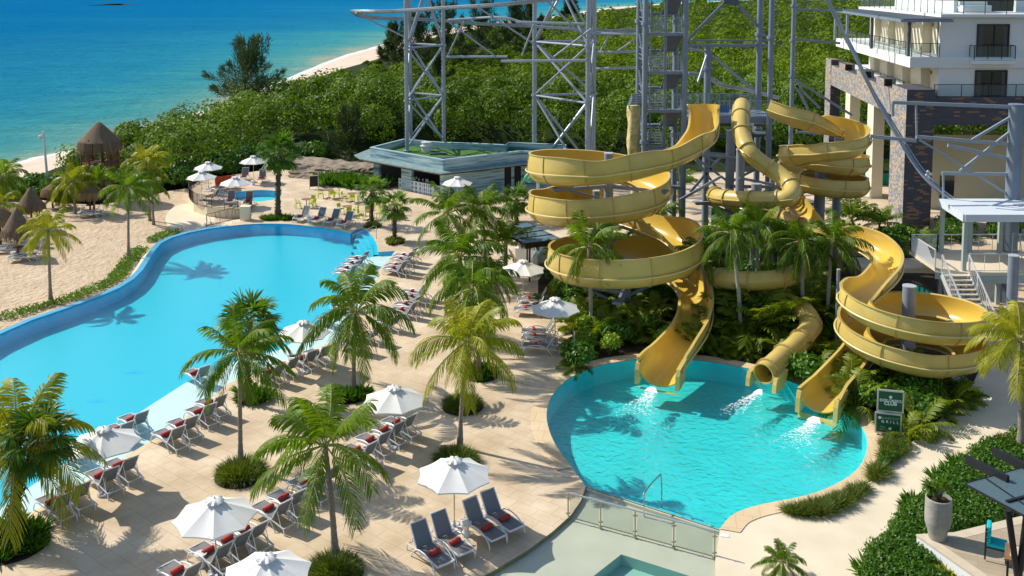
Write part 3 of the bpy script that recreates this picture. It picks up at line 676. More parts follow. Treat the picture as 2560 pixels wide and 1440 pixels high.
blade_proto('yellow_spiky', MT['yellow_leaf'], 170, .45, .62, .085, 55, lean=.9, droop=.35)
blade_proto('red_spiky', MT['red_leaf'], 90, .3, .6, .08, 56, lean=.8, droop=.3)
def plant(key, loc, s, label, group, cat='shrub', rz=None, name='shrub'):
    src = PROTO[key]; o = thing(name, label, cat, loc, U(0, 6.28) if rz is None else rz, group)
    for x in src[:2]:
        if x is None: continue
        c = x.copy(); c.name = 'foliage' if x is src[0] else 'branches'; COL.objects.link(c); c.parent = o; KIDS.setdefault(o.name, []).append(c)
    o.scale = (s, s, s*U(.9, 1.12)); return o

def merged(kinds, spots, name, label, zf=0):
    Vs = []; Fs = []; Hs = []; off = 0; 
    for (x, y, k, s) in spots:
        me = PROTO[k][0].data; n = len(me.vertices); co = np.empty(n*3, np.float32); me.vertices.foreach_get('co', co); co = co.reshape(-1, 3); h = np.empty(n, np.float32); me.attributes['hue'].data.foreach_get('value', h)
        a = U(0, 6.28); c_, s_ = math.cos(a), math.sin(a); q = co.copy(); q[:, 0] = (co[:, 0]*c_-co[:, 1]*s_)*s+x; q[:, 1] = (co[:, 0]*s_+co[:, 1]*c_)*s+y; q[:, 2] = co[:, 2]*s+zf
        Vs.append(q); Hs.append(h); Fs += [tuple(off+i for i in f.vertices) for f in me.polygons]; off += n
    me = bpy.data.meshes.new(name); me.from_pydata(np.concatenate(Vs).tolist(), [], Fs); me.materials.append(PROTO[kinds][0].data.materials[0]); at = me.attributes.new('hue', 'FLOAT', 'POINT'); at.data.foreach_set('value', np.concatenate(Hs)); me.update()
    o = bpy.data.objects.new(name, me); COL.objects.link(o); return tag(o, label, kind='stuff')

# ================================================================ FOREST
from math import log, exp
SHN = np.array([(p.x, p.y) for p in veg_w])
def land_ok(x, y, margin=1.5):
    # right of the vegetation line
    i = np.argmin((SHN[:, 0]-x)**2+(SHN[:, 1]-y)**2); i = min(max(i, 1), len(SHN)-2); t = SHN[i+1]-SHN[i-1]; t = t/np.linalg.norm(t)
    return (t[1]*(x-SHN[i, 0])-t[0]*(y-SHN[i, 1])) > margin
EDGE = [(-200, 485), (-60, 478), (60, 470), (140, 448), (210, 455), (300, 478), (380, 478), (470, 462), (560, 436), (640, 420), (760, 408), (880, 398), (1010, 378), (1200, 378), (1420, 392), (1600, 410), (1800, 400), (2060, 398), (2150, 402), (2300, 405), (3000, 400)]
EW = [G(x, y, -1) for x, y in EDGE]; eax = np.array([math.atan2(p.x, p.y) for p in EW]); edd = np.array([p.y for p in EW])
FV = []; FH = []; FC = [];
def shore_dist(x, y):
    i = int(np.argmin((SHN[:, 0]-x)**2+(SHN[:, 1]-y)**2)); i = min(max(i, 1), len(SHN)-2); t = SHN[i+1]-SHN[i-1]; t = t/np.linalg.norm(t)
    return t[1]*(x-SHN[i, 0])-t[0]*(y-SHN[i, 1])
def height_cap(x, y):
    o_ = max(min(1, max(0, (y-165)/25)), min(1, max(0, (-x-42)/6))*(1 if y < 140 else 0))
    return 1.0+max(0, shore_dist(x, y)-3)*.13+(1-o_)*8
def forest():
    rng = np.random.default_rng(5); trees = []
    d = 62.0
    while d < 1000:
        R0 = max(2.6, d*.020) if d < 500 else d*.022
        if d > 500: R0 = d*.020
        step = R0*1.4 if d < 160 else R0*1.7
        a = -.62
        while a < .62:
            aa = a+rng.uniform(-.35, .35)*R0*1.3/d; dd = d+rng.uniform(-.4, .4)*step; x = math.sin(aa)*dd; y = math.cos(aa)*dd
            ed = np.interp(aa, eax, edd)
            if y > ed+R0*.5 and land_ok(x, y, R0*.6): trees.append((x, y, R0*rng.uniform(.75, 1.25), dd, y-ed))
            a += R0*1.5/d
        d += step
    T = np.array(trees); print('forest trees', len(T)); V = []; H = []
    for (x, y, r, dd, inn) in T:
        if y > 1150: continue
        n3 = noise.noise(Vector((x*.03, y*.03, 1.7))); h = 3.9+1.8*n3+(rng.uniform(-1.6, 2.2) if dd < 150 else rng.uniform(-.9, 1.1))
        if dd < 170: h += 1.2*max(0, 1-inn/40)
        if inn < 8: h += .6
        lim = height_cap(x, y)
        if h > lim: h = lim; r = min(r, max(1.2, lim*.8))
        elif shore_dist(x, y) < 14: h = min(h, 3.6)
        hb = -1+h-r*.55
        n = int(np.clip(880*(75/dd)**.95, 80, 880)); L = max(.31, dd*.0034)
        if inn > 25: n = int(n*.62)
        u = rng.normal(size=(n, 3)); u /= np.linalg.norm(u, axis=1)[:, None]; u[:, 2] = np.where(u[:, 2] < -.25, -u[:, 2], u[:, 2])
        front = inn < 10
        if front: u[:, 2] = np.where(rng.random(n) < .5, u[:, 2], -np.abs(u[:, 2])*.9)
        # lumpy crown
        k = 6; lc = rng.normal(size=(k, 3)); lc /= np.linalg.norm(lc, axis=1)[:, None]; lf = 1+.42*np.max(u@lc.T, axis=1)**6-.26
        p = u*(r*lf*rng.uniform(.86, 1.03, n))[:, None]; p[:, 2] *= (.85 if not front else (h*.5)/r*.95)
        c = np.array([x, y, hb if not front else -1+h*.5]); p += c
        nrm = u+rng.normal(size=(n, 3))*.38; nrm /= np.linalg.norm(nrm, axis=1)[:, None]
        dirn = np.cross(nrm, rng.normal(size=(n, 3))); dirn /= np.linalg.norm(dirn, axis=1)[:, None]; sd = np.cross(nrm, dirn)
        Ls = (L*rng.uniform(.7, 1.25, n))[:, None]; w = Ls*.62
        q = np.stack([p-dirn*Ls*.5, p+sd*w*.5, p+dirn*Ls*.5, p-sd*w*.5], 1)
        V.append(q.reshape(-1, 3)); th = rng.uniform(-.20, .20)+.35*noise.noise(Vector((x*.012, y*.012, 5.))); H.append(np.repeat(np.clip(.45+th+rng.uniform(-.2, .2, n)+.3*(lf-1), 0, 1), 4))  # leaves darker in crown hollows: shade painted into the hue
        FC.append((x, y, r, h))
    return np.concatenate(V), np.concatenate(H), T
def fast_quads(name, V, H, mat, kind='stuff'):
    me = bpy.data.meshes.new(name); nf = len(V)//4
    me.vertices.add(len(V)); me.vertices.foreach_set('co', V.astype(np.float32).ravel()); me.loops.add(len(V)); me.loops.foreach_set('vertex_index', np.arange(len(V), dtype=np.int32))
    me.polygons.add(nf); me.polygons.foreach_set('loop_start', np.arange(0, len(V), 4, dtype=np.int32)); me.materials.append(mat)
    at = me.attributes.new('hue', 'FLOAT', 'POINT'); at.data.foreach_set('value', H.astype(np.float32)); me.update(calc_edges=True); me.validate()
    o = bpy.data.objects.new(name, me); COL.objects.link(o)
    if kind: o['kind'] = kind
    return o
FVv, FHh, FT = forest(); print('forest quads', len(FVv)//4)
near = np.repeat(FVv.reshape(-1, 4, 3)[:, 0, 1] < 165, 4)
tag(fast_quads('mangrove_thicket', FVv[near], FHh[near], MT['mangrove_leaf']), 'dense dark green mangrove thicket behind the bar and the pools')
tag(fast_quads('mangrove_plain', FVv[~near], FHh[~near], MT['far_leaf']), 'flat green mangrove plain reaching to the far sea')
# dark understorey that closes the gaps between the crowns
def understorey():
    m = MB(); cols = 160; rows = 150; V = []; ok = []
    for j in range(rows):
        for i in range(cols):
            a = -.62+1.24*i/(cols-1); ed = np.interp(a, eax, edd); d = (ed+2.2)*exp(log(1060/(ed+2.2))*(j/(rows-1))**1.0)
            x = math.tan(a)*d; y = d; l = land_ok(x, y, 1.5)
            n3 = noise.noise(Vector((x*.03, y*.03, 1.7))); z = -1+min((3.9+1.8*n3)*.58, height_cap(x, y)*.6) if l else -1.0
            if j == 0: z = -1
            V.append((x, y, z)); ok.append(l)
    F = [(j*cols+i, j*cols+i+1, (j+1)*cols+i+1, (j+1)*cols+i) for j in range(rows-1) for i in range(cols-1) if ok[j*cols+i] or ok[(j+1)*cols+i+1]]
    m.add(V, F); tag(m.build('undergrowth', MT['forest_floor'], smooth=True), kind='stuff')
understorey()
# casuarinas by the beach
def casuarina(base, top, rpx, label, seed, lean=0, sparse=1., group=None, nb=22):
    """feathery tree: several upswept limbs, each ending in a tapering plume of needles"""
    random.seed(seed); b = G(base[0], base[1], -1); t = atY(top[0], top[1], b.y); H = t.z+1; o = thing('casuarina_tree', label, 'tree', b, 0, group)
    R0 = rpx/(FPX/b.y); m = MB(); lb = LB(); ls = max(.42, b.y*.0036)
    m.tube([(0, 0, 0), (lean*.2, 0, H*.3), (lean*.5, 0, H*.6), (lean*.6, 0, H*.8)], [H*.028, H*.02, H*.012, .03], 7)
    for i in range(nb):
        t0 = (i+.5)/nb; z = H*(.14+.5*t0); a = i*2.4+U(-.5, .5); s = Vector((lean*.5*t0, 0, z)); top_ = t0 > .62
        reach = R0*(1.05-.75*t0)*U(.55, 1.1) if not top_ else R0*U(.05, .45); rise = H*(.10+.30*t0)*U(.6, 1.1) if not top_ else (H-z)*U(.75, 1.02)
        e = s+Vector((math.cos(a)*reach+lean*.25*t0, math.sin(a)*reach, rise)); mid = s.lerp(e, .5)+Vector((math.cos(a)*reach*.12, math.sin(a)*reach*.12, -rise*.12)); P = cr([s, mid, e], 6); m.tube(P, [.10-.006*k*1.1 for k in range(len(P))], 4)
        for k in range(int(190*sparse)):
            u = random.random()**.8*.95+.08; q = P[min(len(P)-1, int(u*(len(P)-1)))].lerp(P[min(len(P)-1, int(u*(len(P)-1))+1)], random.random()) if u < 1 else e+Vector((0, 0, U(0, .6)))
            w = R0*.20*(1.15-u)*U(.2, 1.1)+.12; d = rdir(); q = q+Vector((d.x*w, d.y*w, d.z*w*.8)); dd = ((e-s).normalized()*.8+rdir()*.7+Vector((0, 0, .2))).normalized(); lb.leaf(q, dd, dd.cross(rdir()).normalized(), ls*U(.9, 1.9), ls*.2, .35+U(-.3, .35))
    lb.build('foliage', MT['pine_leaf'], o); m.build('trunk', MT['trunk'], o)
    return o
casuarina((605, 268), (652, 96), 128, 'feathery dark casuarina standing alone by the beach', 3, lean=2.6, sparse=1.25, nb=32)
casuarina((1045, 190), (1045, 30), 90, 'casuarina leftmost of the clump behind the left lattice tower', 4, sparse=1.2)
casuarina((1120, 185), (1110, 0), 85, 'tall casuarina behind the right leg of the left lattice tower', 5)
casuarina((1205, 165), (1190, -5), 80, 'casuarina in the middle of the clump between the two lattice towers', 6)
casuarina((1290, 150), (1265, 5), 78, 'casuarina at the right of the clump near the middle lattice tower', 7)
casuarina((985, 175), (985, 60), 55, 'low casuarina where the beach narrows behind the left lattice tower', 8)
casuarina((1330, 95), (1330, 12), 40, 'small far casuarina against the sea right of the clump', 9, nb=16)
casuarina((1425, 62), (1425, 5), 30, 'smallest far casuarina on the point by the sea', 10, nb=14)
casuarina((1100, 250), (1150, 130), 50, 'broad low casuarina crown rising from the thicket behind the tower', 16, nb=16)
casuarina((870, 425), (855, 270), 60, 'brownish feathery tree at the thicket edge left of the bar', 12, nb=18)
# ================================================================ POOL FURNITURE
def lounger_proto():
    o = thing('sun_lounger', 'x', 'sun lounger'); W = .33; sz = .36
    f = MB()
    for s in (-1, 1): f.bar((-.98, s*W, sz), (.34, s*W, sz), .045, .05)
    for s in (-1, 1): f.bar((.34, s*W, sz), (.98, s*W*.9, .24), .035, .035); f.bar((.98, s*W*.9, .26), (1.02, s*W*.9, 0), .035)
    f.bar((-.98, -W, sz), (-.98, W, sz), .045, .05); f.bar((.98, -W*.9, .24), (.98, W*.9, .24), .03); f.bar((.2, -W, sz-.02), (.2, W, sz-.02), .03)
    f.build('frame', MT['white_metal'], o)
    for s in (-1, 1):
        a = MB(); pts = cr([(-.93, s*(W+.05), 0), (-.86, s*(W+.05), .24), (-.6, s*(W+.05), .43), (-.15, s*(W+.06), .50), (.22, s*(W+.06), .42), (.46, s*(W+.05), .22), (.60, s*(W+.05), 0)], 4)
        a.tube(pts, .026, 6); a.build('armrest', MT['white_metal'], o, smooth=True)
    q = MB(); n = 8; vs = []; fs = []
    for i in range(n+1):
        x = -.95+1.27*i/n
        for y, dz in ((-W+.02, 0), (0, -.03), (W-.02, 0)): vs.append((x, y, sz+.02+dz))
    for i in range(n):
        for k in range(2): fs.append((3*i+k, 3*i+k+1, 3*i+4+k, 3*i+3+k))
    q.add(vs, fs); q.build('seat', MT['sling'], o)
    ang = R(58); cx, cz = .32, sz; L = .82; d = Vector((math.cos(ang), 0, math.sin(ang)))
    b = MB(); p0 = Vector((cx, 0, cz)); p1 = p0+d*L; nrm = Vector((-d.z, 0, d.x))*.02
    vs = [p0+Vector((0, -W+.03, 0)), p0+Vector((0, W-.03, 0)), p1+Vector((0, W-.05, 0)), p1+Vector((0, -W+.05, 0)), (p0+p1)/2+Vector((.02, -W+.03, 0)), (p0+p1)/2+Vector((.02, W-.03, 0))]
    b.add(vs, [(0, 1, 5, 4), (4, 5, 2, 3)]); bk = b.build('backrest', MT['sling_back'], o)
    c = MB()
    for s in (-1, 1): c.bar(p0+Vector((0, s*W*.97, 0)), p1+Vector((0, s*W*.92, 0)), .035, .04); c.bar(p0+d*L*.55+Vector((.02, s*W*.8, 0)), Vector((.78, s*W*.8, .28)), .02)
    c.bar(p1+Vector((0, -W*.92, 0)), p1+Vector((0, W*.92, 0)), .035, .04)
    c.build('back_frame', MT['white_metal'], bk)
    return o
LP = lounger_proto()
def towel_proto():
    m = MB(); L = .215; r = .085; n = 14; vs = []
    for x, k in ((-L, .82), (-L*.93, 1.), (0, 1.03), (L*.93, 1.), (L, .82)):
        for i in range(n): a = 2*PI*i/n; vs.append((r*k*1.06*math.cos(a)*1., x, r+r*k*.92*math.sin(a)))
    m.add(vs, [(j*n+i, j*n+(i+1) % n, (j+1)*n+(i+1) % n, (j+1)*n+i) for j in range(4) for i in range(n)]+[tuple(range(n)), tuple(range(4*n, 5*n))])
    for sgn in (-1, 1):
        pts = [(math.cos(t)*.07*(1-t/14), sgn*(L+.002), r+math.sin(t)*.07*(1-t/14)) for t in np.linspace(0, 11, 20)]
        m.tube(pts, .006, 3)
    return m.build('rolled_towel', MT['towel_red'], smooth=60)
TP = towel_proto()
nl = 0
def lounger(px, py, ang, label, group, z=0, towel=True, tl=None, s=1., tx=-.30):
    """px,py = pixel of the towel on the seat"""
    global nl
    o = LP if nl == 0 else copy_tree(LP); nl += 1
    p = G(px, py, z+.46*s); a = R(ang); c = Vector((p.x, p.y, z))-Vector((math.cos(a), math.sin(a), 0))*tx*s
    o.location = c; o.rotation_euler = (0, 0, a+R(U(-3, 3))); o.scale = (s, s, s); o['label'] = label; o['group'] = group; o['category'] = 'sun lounger'
    if towel:
        t = TP if not TP.get('label') else copy_tree(TP)
        t.location = Vector((p.x, p.y, z+.365*s)); t.rotation_euler = (0, 0, a+R(U(-9, 9)+8)); t.scale = (s, s, s); tag(t, tl or ('red towel on the '+label), 'towel', 'rolled towels on the sun loungers')
    return o
def row(lst, ang, where, group, z=0, names=None, **k):
    ords = names or ['nearest', 'second nearest', 'third nearest', 'fourth nearest', 'farthest'][:]
    for i, (x, y) in enumerate(lst):
        lab = f'{ords[i]} lounger {where}'; lounger(x, y, ang, lab, group, z, tl=f'red towel on the {ords[i]} lounger {where}', **k)
A = -41
row([(129, 1250), (177, 1223), (249, 1185), (296, 1159)], A, 'on the deck under the leftmost umbrella', 'row under the leftmost umbrella', names=['nearest', 'second nearest', 'third nearest', 'farthest'])
row([(180, 1122), (291, 1071), (328, 1045)], A, 'in the water behind the leftmost umbrella', 'loungers on the pool shelf, left', z=-.30, names=['nearest', 'middle', 'farthest'])
row([(416, 1083), (451, 1057), (496, 1026), (522, 1005)], A, 'along the shallow shelf by the fan palm', 'row along the pool shelf', names=['nearest', 'second nearest', 'third nearest', 'farthest'])
row([(486, 930)], A, 'alone in the shallow water left of the fan palm', 'loungers on the pool shelf, middle', z=-.30, names=['single'])
row([(669, 928), (705, 911), (753, 892), (788, 880)], A, 'under the umbrella at mid pool edge', 'row under the pool edge umbrella', names=['nearest', 'second nearest', 'third nearest', 'farthest'])
row([(874, 855), (912, 832), (963, 802)], -37, 'beyond the dark palm by the pool edge', 'row behind the dark palm', names=['nearest', 'middle', 'farthest'])
row([(890, 1122), (925, 1096), (960, 1071), (990, 1053)], A, 'under the umbrella at the centre of the deck', 'row under the central umbrella', names=['nearest', 'second nearest', 'third nearest', 'farthest'])
row([(671, 1268), (709, 1241), (762, 1206), (797, 1181)], A, 'below the palm between the round grass beds', 'row below the middle palm', names=['nearest', 'second nearest', 'third nearest', 'farthest'])
row([(443, 1424), (520, 1374), (568, 1345), (610, 1322)], A, 'under the bottom left umbrella', 'row under the bottom left umbrella', names=['nearest', 'second nearest', 'third nearest', 'farthest'])
row([(1087, 1379), (1138, 1352), (1218, 1317), (1262, 1294)], 128, 'facing the splash pool under the bottom umbrella', 'row facing the splash pool', names=['leftmost', 'second', 'third', 'rightmost'])
row([(982, 669), (989, 660), (1000, 645), (1008, 636)], -29, 'on the deck by the shallow pool corner', 'row by the pool corner', names=['nearest', 'second nearest', 'third nearest', 'farthest'])
row([(857, 679), (865, 668), (878, 656), (889, 644)], -29, 'in the water below the curved pool steps', 'loungers in the water by the steps', z=-.30, names=['nearest', 'second nearest', 'third nearest', 'farthest'])
row([(1003, 772), (1013, 758), (1027, 739), (1029, 727)], -29, 'half hidden by the crowded palms in the centre', 'row beside the crowded palms', names=['nearest', 'second nearest', 'third nearest', 'farthest'])
row([(821, 795), (855, 764)], -37, 'in the shallow water behind the dark palm', 'loungers on the pool shelf, right', z=-.30, names=['nearer', 'farther'])
row([(1339, 859), (1337, 837), (1335, 822)], -7, 'below the umbrella at the garden edge', 'row at the garden edge', names=['nearest', 'middle', 'farthest'])
row([(1313, 768), (1322, 744)], -7, 'left of the garden edge umbrella', 'pair left of the garden umbrella', names=['nearer', 'farther'])
row([(751, 539), (792, 543), (827, 547), (860, 553)], 68, 'facing the far end of the big pool', 'row at the far pool end', names=['leftmost', 'second', 'third', 'rightmost'], s=.98)
row([(610, 439), (654, 443)], 95, 'under the back umbrella beside the kids pool', 'pair behind the kids pool', names=['left', 'right'])
row([(575, 499), (620, 501)], 98, 'at the railing in front of the kids pool', 'pair at the kids pool railing', names=['left', 'right'])
row([(522, 488), (530, 475), (545, 466)], -20, 'left of the kids pool under the paired umbrellas', 'group left of the kids pool', names=['nearest', 'middle', 'farthest'])
for x, y, w, g in [(46, 638, 'left lounger below the near thatched parasol', 'pair below the near thatched parasol'), (68, 633, 'right lounger below the near thatched parasol', 'pair below the near thatched parasol'), (218, 530, 'left lounger on the sand below the far thatched parasol', 'pair below the far thatched parasol'), (236, 527, 'right lounger on the sand below the far thatched parasol', 'pair below the far thatched parasol'),
                   (70, 604, 'lounger on the sand behind the near thatched parasol pole', 'pair behind the near parasol pole'), (-8, 618, 'lounger cut by the left picture border on the sand', 'pair behind the near parasol pole')]:
    lounger(x, y, 14, w, g, -.8, towel=False)
lounger(1255, 487, 20, 'lounger by the marble wall of the bar below the doors', 'lounger by the bar wall', towel=False)

def umbrella_proto():
    o = thing('pool_umbrella', 'x', 'umbrella'); Rr = 1.36; zt = 2.56; zr = 2.02; m = MB(); n = 8; sub = 6; rings = 5
    vs = [(0, 0, zt)]
    for j in range(1, rings+1):
        r = j/rings
        for i in range(n*sub):
            t = (i % sub)/sub; a = 2*PI*i/(n*sub); ca = math.cos(PI/n)/math.cos(((i % sub)/sub-.5)*2*PI/n)
            sag = math.sin(PI*t); rr = Rr*r*ca*(1-.045*sag*r**3); vs.append((rr*math.cos(a), rr*math.sin(a), zt-(zt-zr)*(r**1.12)-.035*sag*math.sin(PI*min(1, r*.95))-.0*r))
    N = n*sub; fs = [(0, 1+i, 1+(i+1) % N) for i in range(N)]
    for j in range(rings-1):
        for i in range(N): fs.append((1+j*N+i, 1+(j+1)*N+i, 1+(j+1)*N+(i+1) % N, 1+j*N+(i+1) % N))
    # hem hanging a little
    b = len(vs)
    for i in range(N): v = vs[1+(rings-1)*N+i]; vs.append((v[0]*.995, v[1]*.995, v[2]-.05))
    for i in range(N): fs.append((1+(rings-1)*N+i, b+i, b+(i+1) % N, 1+(rings-1)*N+(i+1) % N))
    m.add(vs, fs); cn = m.build('canopy', MT['canvas_white'], o, smooth=12)
    v = MB(); vs = [(0, 0, zt+.09)]; M2 = 32
    for r, z in ((.12, .075), (.25, .03), (.30, -.015)):
        for i in range(M2): a = 2*PI*i/M2; q = r*(1+.08*math.cos(8*a)); vs.append((q*math.cos(a), q*math.sin(a), zt+z+(.022*math.cos(8*a) if r > .2 else 0)))
    v.add(vs, [(0, 1+i, 1+(i+1) % M2) for i in range(M2)]+[(1+j*M2+i, 1+(j+1)*M2+i, 1+(j+1)*M2+(i+1) % M2, 1+j*M2+(i+1) % M2) for j in range(2) for i in range(M2)]); v.build('vent', MT['canvas_white'], cn, smooth=30)
    q = MB(); q.cyl((0, 0, .06), (0, 0, zt+.1), .024, n=8); q.cyl((0, 0, zt+.09), (0, 0, zt+.16), .03, .005, 8); q.build('pole', MT['pole_metal'], o, smooth=40)
    for k in range(8):
        a = 2*PI*k/8; q = MB(); q.bar((0, 0, zt-.04), (Rr*.98*math.cos(a), Rr*.98*math.sin(a), zr-.03), .018); q.bar((.03*math.cos(a), .03*math.sin(a), 1.95), (Rr*.5*math.cos(a), Rr*.5*math.sin(a), zt-.31), .014); q.build('rib', MT['pole_metal'], o)
    q = MB(); q.lathe([(0, .0), (.30, .0), (.32, .03), (.30, .075), (.12, .09), (.045, .12), (.04, .32), (0, .32)], 20); q.build('base', MT['base_stone'], o, smooth=35)
    bars = MB()
    for k in range(6): a = PI/6+k*PI/3; bars.box((.2*math.cos(a), .2*math.sin(a), .10), (.16, .09, .05), rz=a)
    bars.build('base_weights', MT['white_metal'], o)
    return o
UP = umbrella_proto(); ZA = 2.62
UM = [((258, 1066), 'leftmost umbrella on the deck beside the big pool shelf', 0), ((536, 1243), 'umbrella at the bottom left over four loungers', 0), ((665, 1385), 'umbrella cut by the bottom border of the picture', 0), ((1135, 1143), 'umbrella at the bottom over the loungers facing the splash pool', 0),
      ((985, 963), 'umbrella at the centre of the deck beside the middle palm', 0), ((758, 800), 'umbrella at the middle of the big pool edge', 0), ((1388, 742), 'umbrella at the edge of the garden left of the yellow slides', 0), ((1308, 648), 'umbrella in front of the small glass canopy', 0),
      ((1143, 440), 'umbrella in front of the marble bar wall', 0), ((587, 440), 'umbrella directly over the kids pool edge', 0), ((520, 403), 'upper one of the paired umbrellas left of the kids pool', 0), ((503, 426), 'lower one of the paired umbrellas left of the kids pool', 0), ((633, 388), 'umbrella behind the kids pool by the tall fan palm', 0)]
for i, ((x, y), lab, z) in enumerate(UM):
    o = UP if i == 0 else copy_tree(UP); p = G(x, y, z+ZA+.06); o.location = (p.x, p.y, z); o.rotation_euler = (0, 0, U(.1, .6)); tag(o, lab, 'umbrella', 'white umbrellas around the pools')
# side stools (hourglass) beside umbrellas
def stool_proto():
    o = thing('side_stool', 'x', 'stool'); m = MB(); m.lathe([(0, 0), (.17, 0), (.18, .04), (.13, .14), (.10, .22), (.13, .31), (.18, .40), (.19, .43), (0, .44)], 18); m.build('body', MT['white_metal'], o, smooth=40)
    m = MB(); m.cyl((0, 0, .44), (0, 0, .465), .21, n=20); m.build('top', MT['white_metal'], o, smooth=40); return o
SP = stool_proto()
for i, (x, y, lab) in enumerate([(1165, 1330, 'white waisted stool between the loungers facing the splash pool'), (502, 1408, 'white waisted stool among the bottom left loungers'), (756, 1232, 'white stool between the loungers below the middle palm'), (1220, 497, 'white waisted stool by the marble wall of the bar'), (725, 898, 'white stool behind the pool edge umbrella loungers'), (33, 637, 'white stool under the near thatched parasol'), (205, 522, 'white stool under the far thatched parasol'), (633, 455, 'white stool between the two loungers behind the kids pool'), (773, 548, 'white stool in the row at the far pool end'), (590, 507, 'white stool at the kids pool railing')]):
    o = SP if i == 0 else copy_tree(SP); z = -.8 if x in (33, 205) else 0; p = G(x, y+8, z); o.location = p; tag(o, lab, 'stool', 'white side stools')

# ---- green cafe chairs and round tables
def cafe_chair():
    o = thing('cafe_chair', 'x', 'chair'); m = MB(); m.box((0, 0, .45), (.44, .44, .035)); m.build('seat', MT['chair_green'], o)
    m = MB(); m.box((-.21, 0, .72), (.03, .42, .34), M=Matrix.Rotation(R(-8), 3, 'Y')); m.build('backrest', MT['chair_green'], o)
    for sx in (-1, 1):
        for sy in (-1, 1): m = MB(); m.bar((sx*.19, sy*.19, .44), (sx*.23, sy*.21, 0), .035); m.build('leg', MT['chair_green'], o)
    m = MB()
    for sy in (-1, 1): m.tube([(-.2, sy*.22, .66), (.1, sy*.23, .66), (.2, sy*.22, .45)], .016, 5)
    m.build('armrest', MT['chair_green'], o); return o
def cafe_table():
    o = thing('cafe_table', 'x', 'table'); m = MB(); m.cyl((0, 0, .72), (0, 0, .755), .42, n=28); m.build('table_top', MT['table_wood'], o, smooth=40)
    m = MB(); m.cyl((0, 0, .03), (0, 0, .72), .035, n=8); m.build('pedestal', MT['iron'], o, smooth=40)
    m = MB(); m.cyl((0, 0, 0), (0, 0, .03), .24, .2, n=20); m.build('base', MT['iron'], o); return o
CC = cafe_chair(); CTb = cafe_table(); nc = 0
TB = [((766, 497), 'leftmost table', (200, 330, 60)), ((822, 474), 'table by the menu board', (190, 10, 300)), ((880, 483), 'table before the spiky hedge', (170, 20, 280)), ((868, 515), 'table behind the pool end loungers', (150, 0, 290)), ((924, 526), 'table by the left fan palm trunk', (180, 30, 110)), ((962, 500), 'table between the small fan palms', (120, 210, 330)), ((985, 520), 'rightmost table', (60, 180, 300))]
for i, ((x, y), w, angs) in enumerate(TB):
    t = CTb if i == 0 else copy_tree(CTb); p = G(x, y, .755); t.location = (p.x, p.y, 0); tag(t, f'round brown cafe top, {w} of the terrace', 'table', 'round cafe tables')
    for j, a in enumerate(angs):
        c = CC if nc == 0 else copy_tree(CC); nc += 1; a = R(a); c.location = (p.x+.72*math.cos(a), p.y+.72*math.sin(a), 0); c.rotation_euler = (0, 0, a+PI+U(-.2, .2))
        sd = ''; ca, sa = math.cos(a), math.sin(a); sd = ('left' if ca < -.35 else 'right' if ca > .35 else 'middle')+(' far' if sa > .15 else ' near' if sa < -.35 else '')
        tag(c, f'lime green chair {sd} of the {w}', 'chair', 'lime green cafe chairs')
mat('slide_rib', (.72, .58, .24), .35)
# ================================================================ WATER SLIDES
def resample(P, step):
    out = [P[0]]; acc = 0; 
    for i in range(len(P)-1):
        a, b = P[i], P[i+1]; L = (b-a).length; t = step-acc
        while t <= L: out.append(a.lerp(b, t/L)); t += step
        acc = (acc+L) % step if L else acc
        acc = L-(t-step) if L else acc
    if (out[-1]-P[-1]).length > step*.4: out.append(P[-1])
    return out
def frames(P):
    fr = []; N = len(P)
    for i in range(N):
        t = (P[min(i+2, N-1)]-P[max(i-2, 0)]).normalized(); side = t.cross(Vector((0, 0, 1))); side.normalize(); up = side.cross(t)
        fr.append((t, side, up))
    cv = []
    for i in range(N):
        a = fr[max(i-3, 0)][0]; b = fr[min(i+3, N-1)][0]; ds = (P[min(i+3, N-1)]-P[max(i-3, 0)]).length; cv.append((b-a).dot(fr[i][1])/max(ds, .1))
    cv2 = [sum(cv[max(0, i-4):i+5])/len(cv[max(0, i-4):i+5]) for i in range(N)]
    return fr, cv2
def open_profile(w, h, bank, scale=1., th=.05, ext=.35):
    """outer shell then inner shell, lateral x (+ = right of travel), z up; bank>0 = curving right -> left wall high"""
    pts = []; n = 16; lo = bank*ext
    for k in range(n+1):
        t = PI*k/n; x = -w/2*math.cos(t); z = -h*math.sin(t)**.80
        f = max(0, 1-math.sin(t)*1.25); z += f*(-x/(w/2))*lo if True else 0
        rib = .05 if abs(math.sin(t)-.60) < .10 else 0
        pts.append(((x)*scale*(1+rib), z*scale*(1+rib*.3)))
    inn = [(x*(1-2*th/w), z+th*(1 if abs(x) < w*.4 else .3)) for x, z in [(-w/2*math.cos(PI*k/n), -h*math.sin(PI*k/n)**.80+max(0, 1-math.sin(PI*k/n)*1.25)*(w/2*math.cos(PI*k/n))/(w/2)*lo) for k in range(n, -1, -1)]]
    lipR = [(w/2+.09, pts[-1][1]+.01), (w/2+.09, pts[-1][1]+.05), (w/2-th, pts[-1][1]+.06)]
    lipL = [(-w/2+th, pts[0][1]+.06), (-w/2-.09, pts[0][1]+.05), (-w/2-.09, pts[0][1]+.01)]
    return pts, lipR, inn, lipL
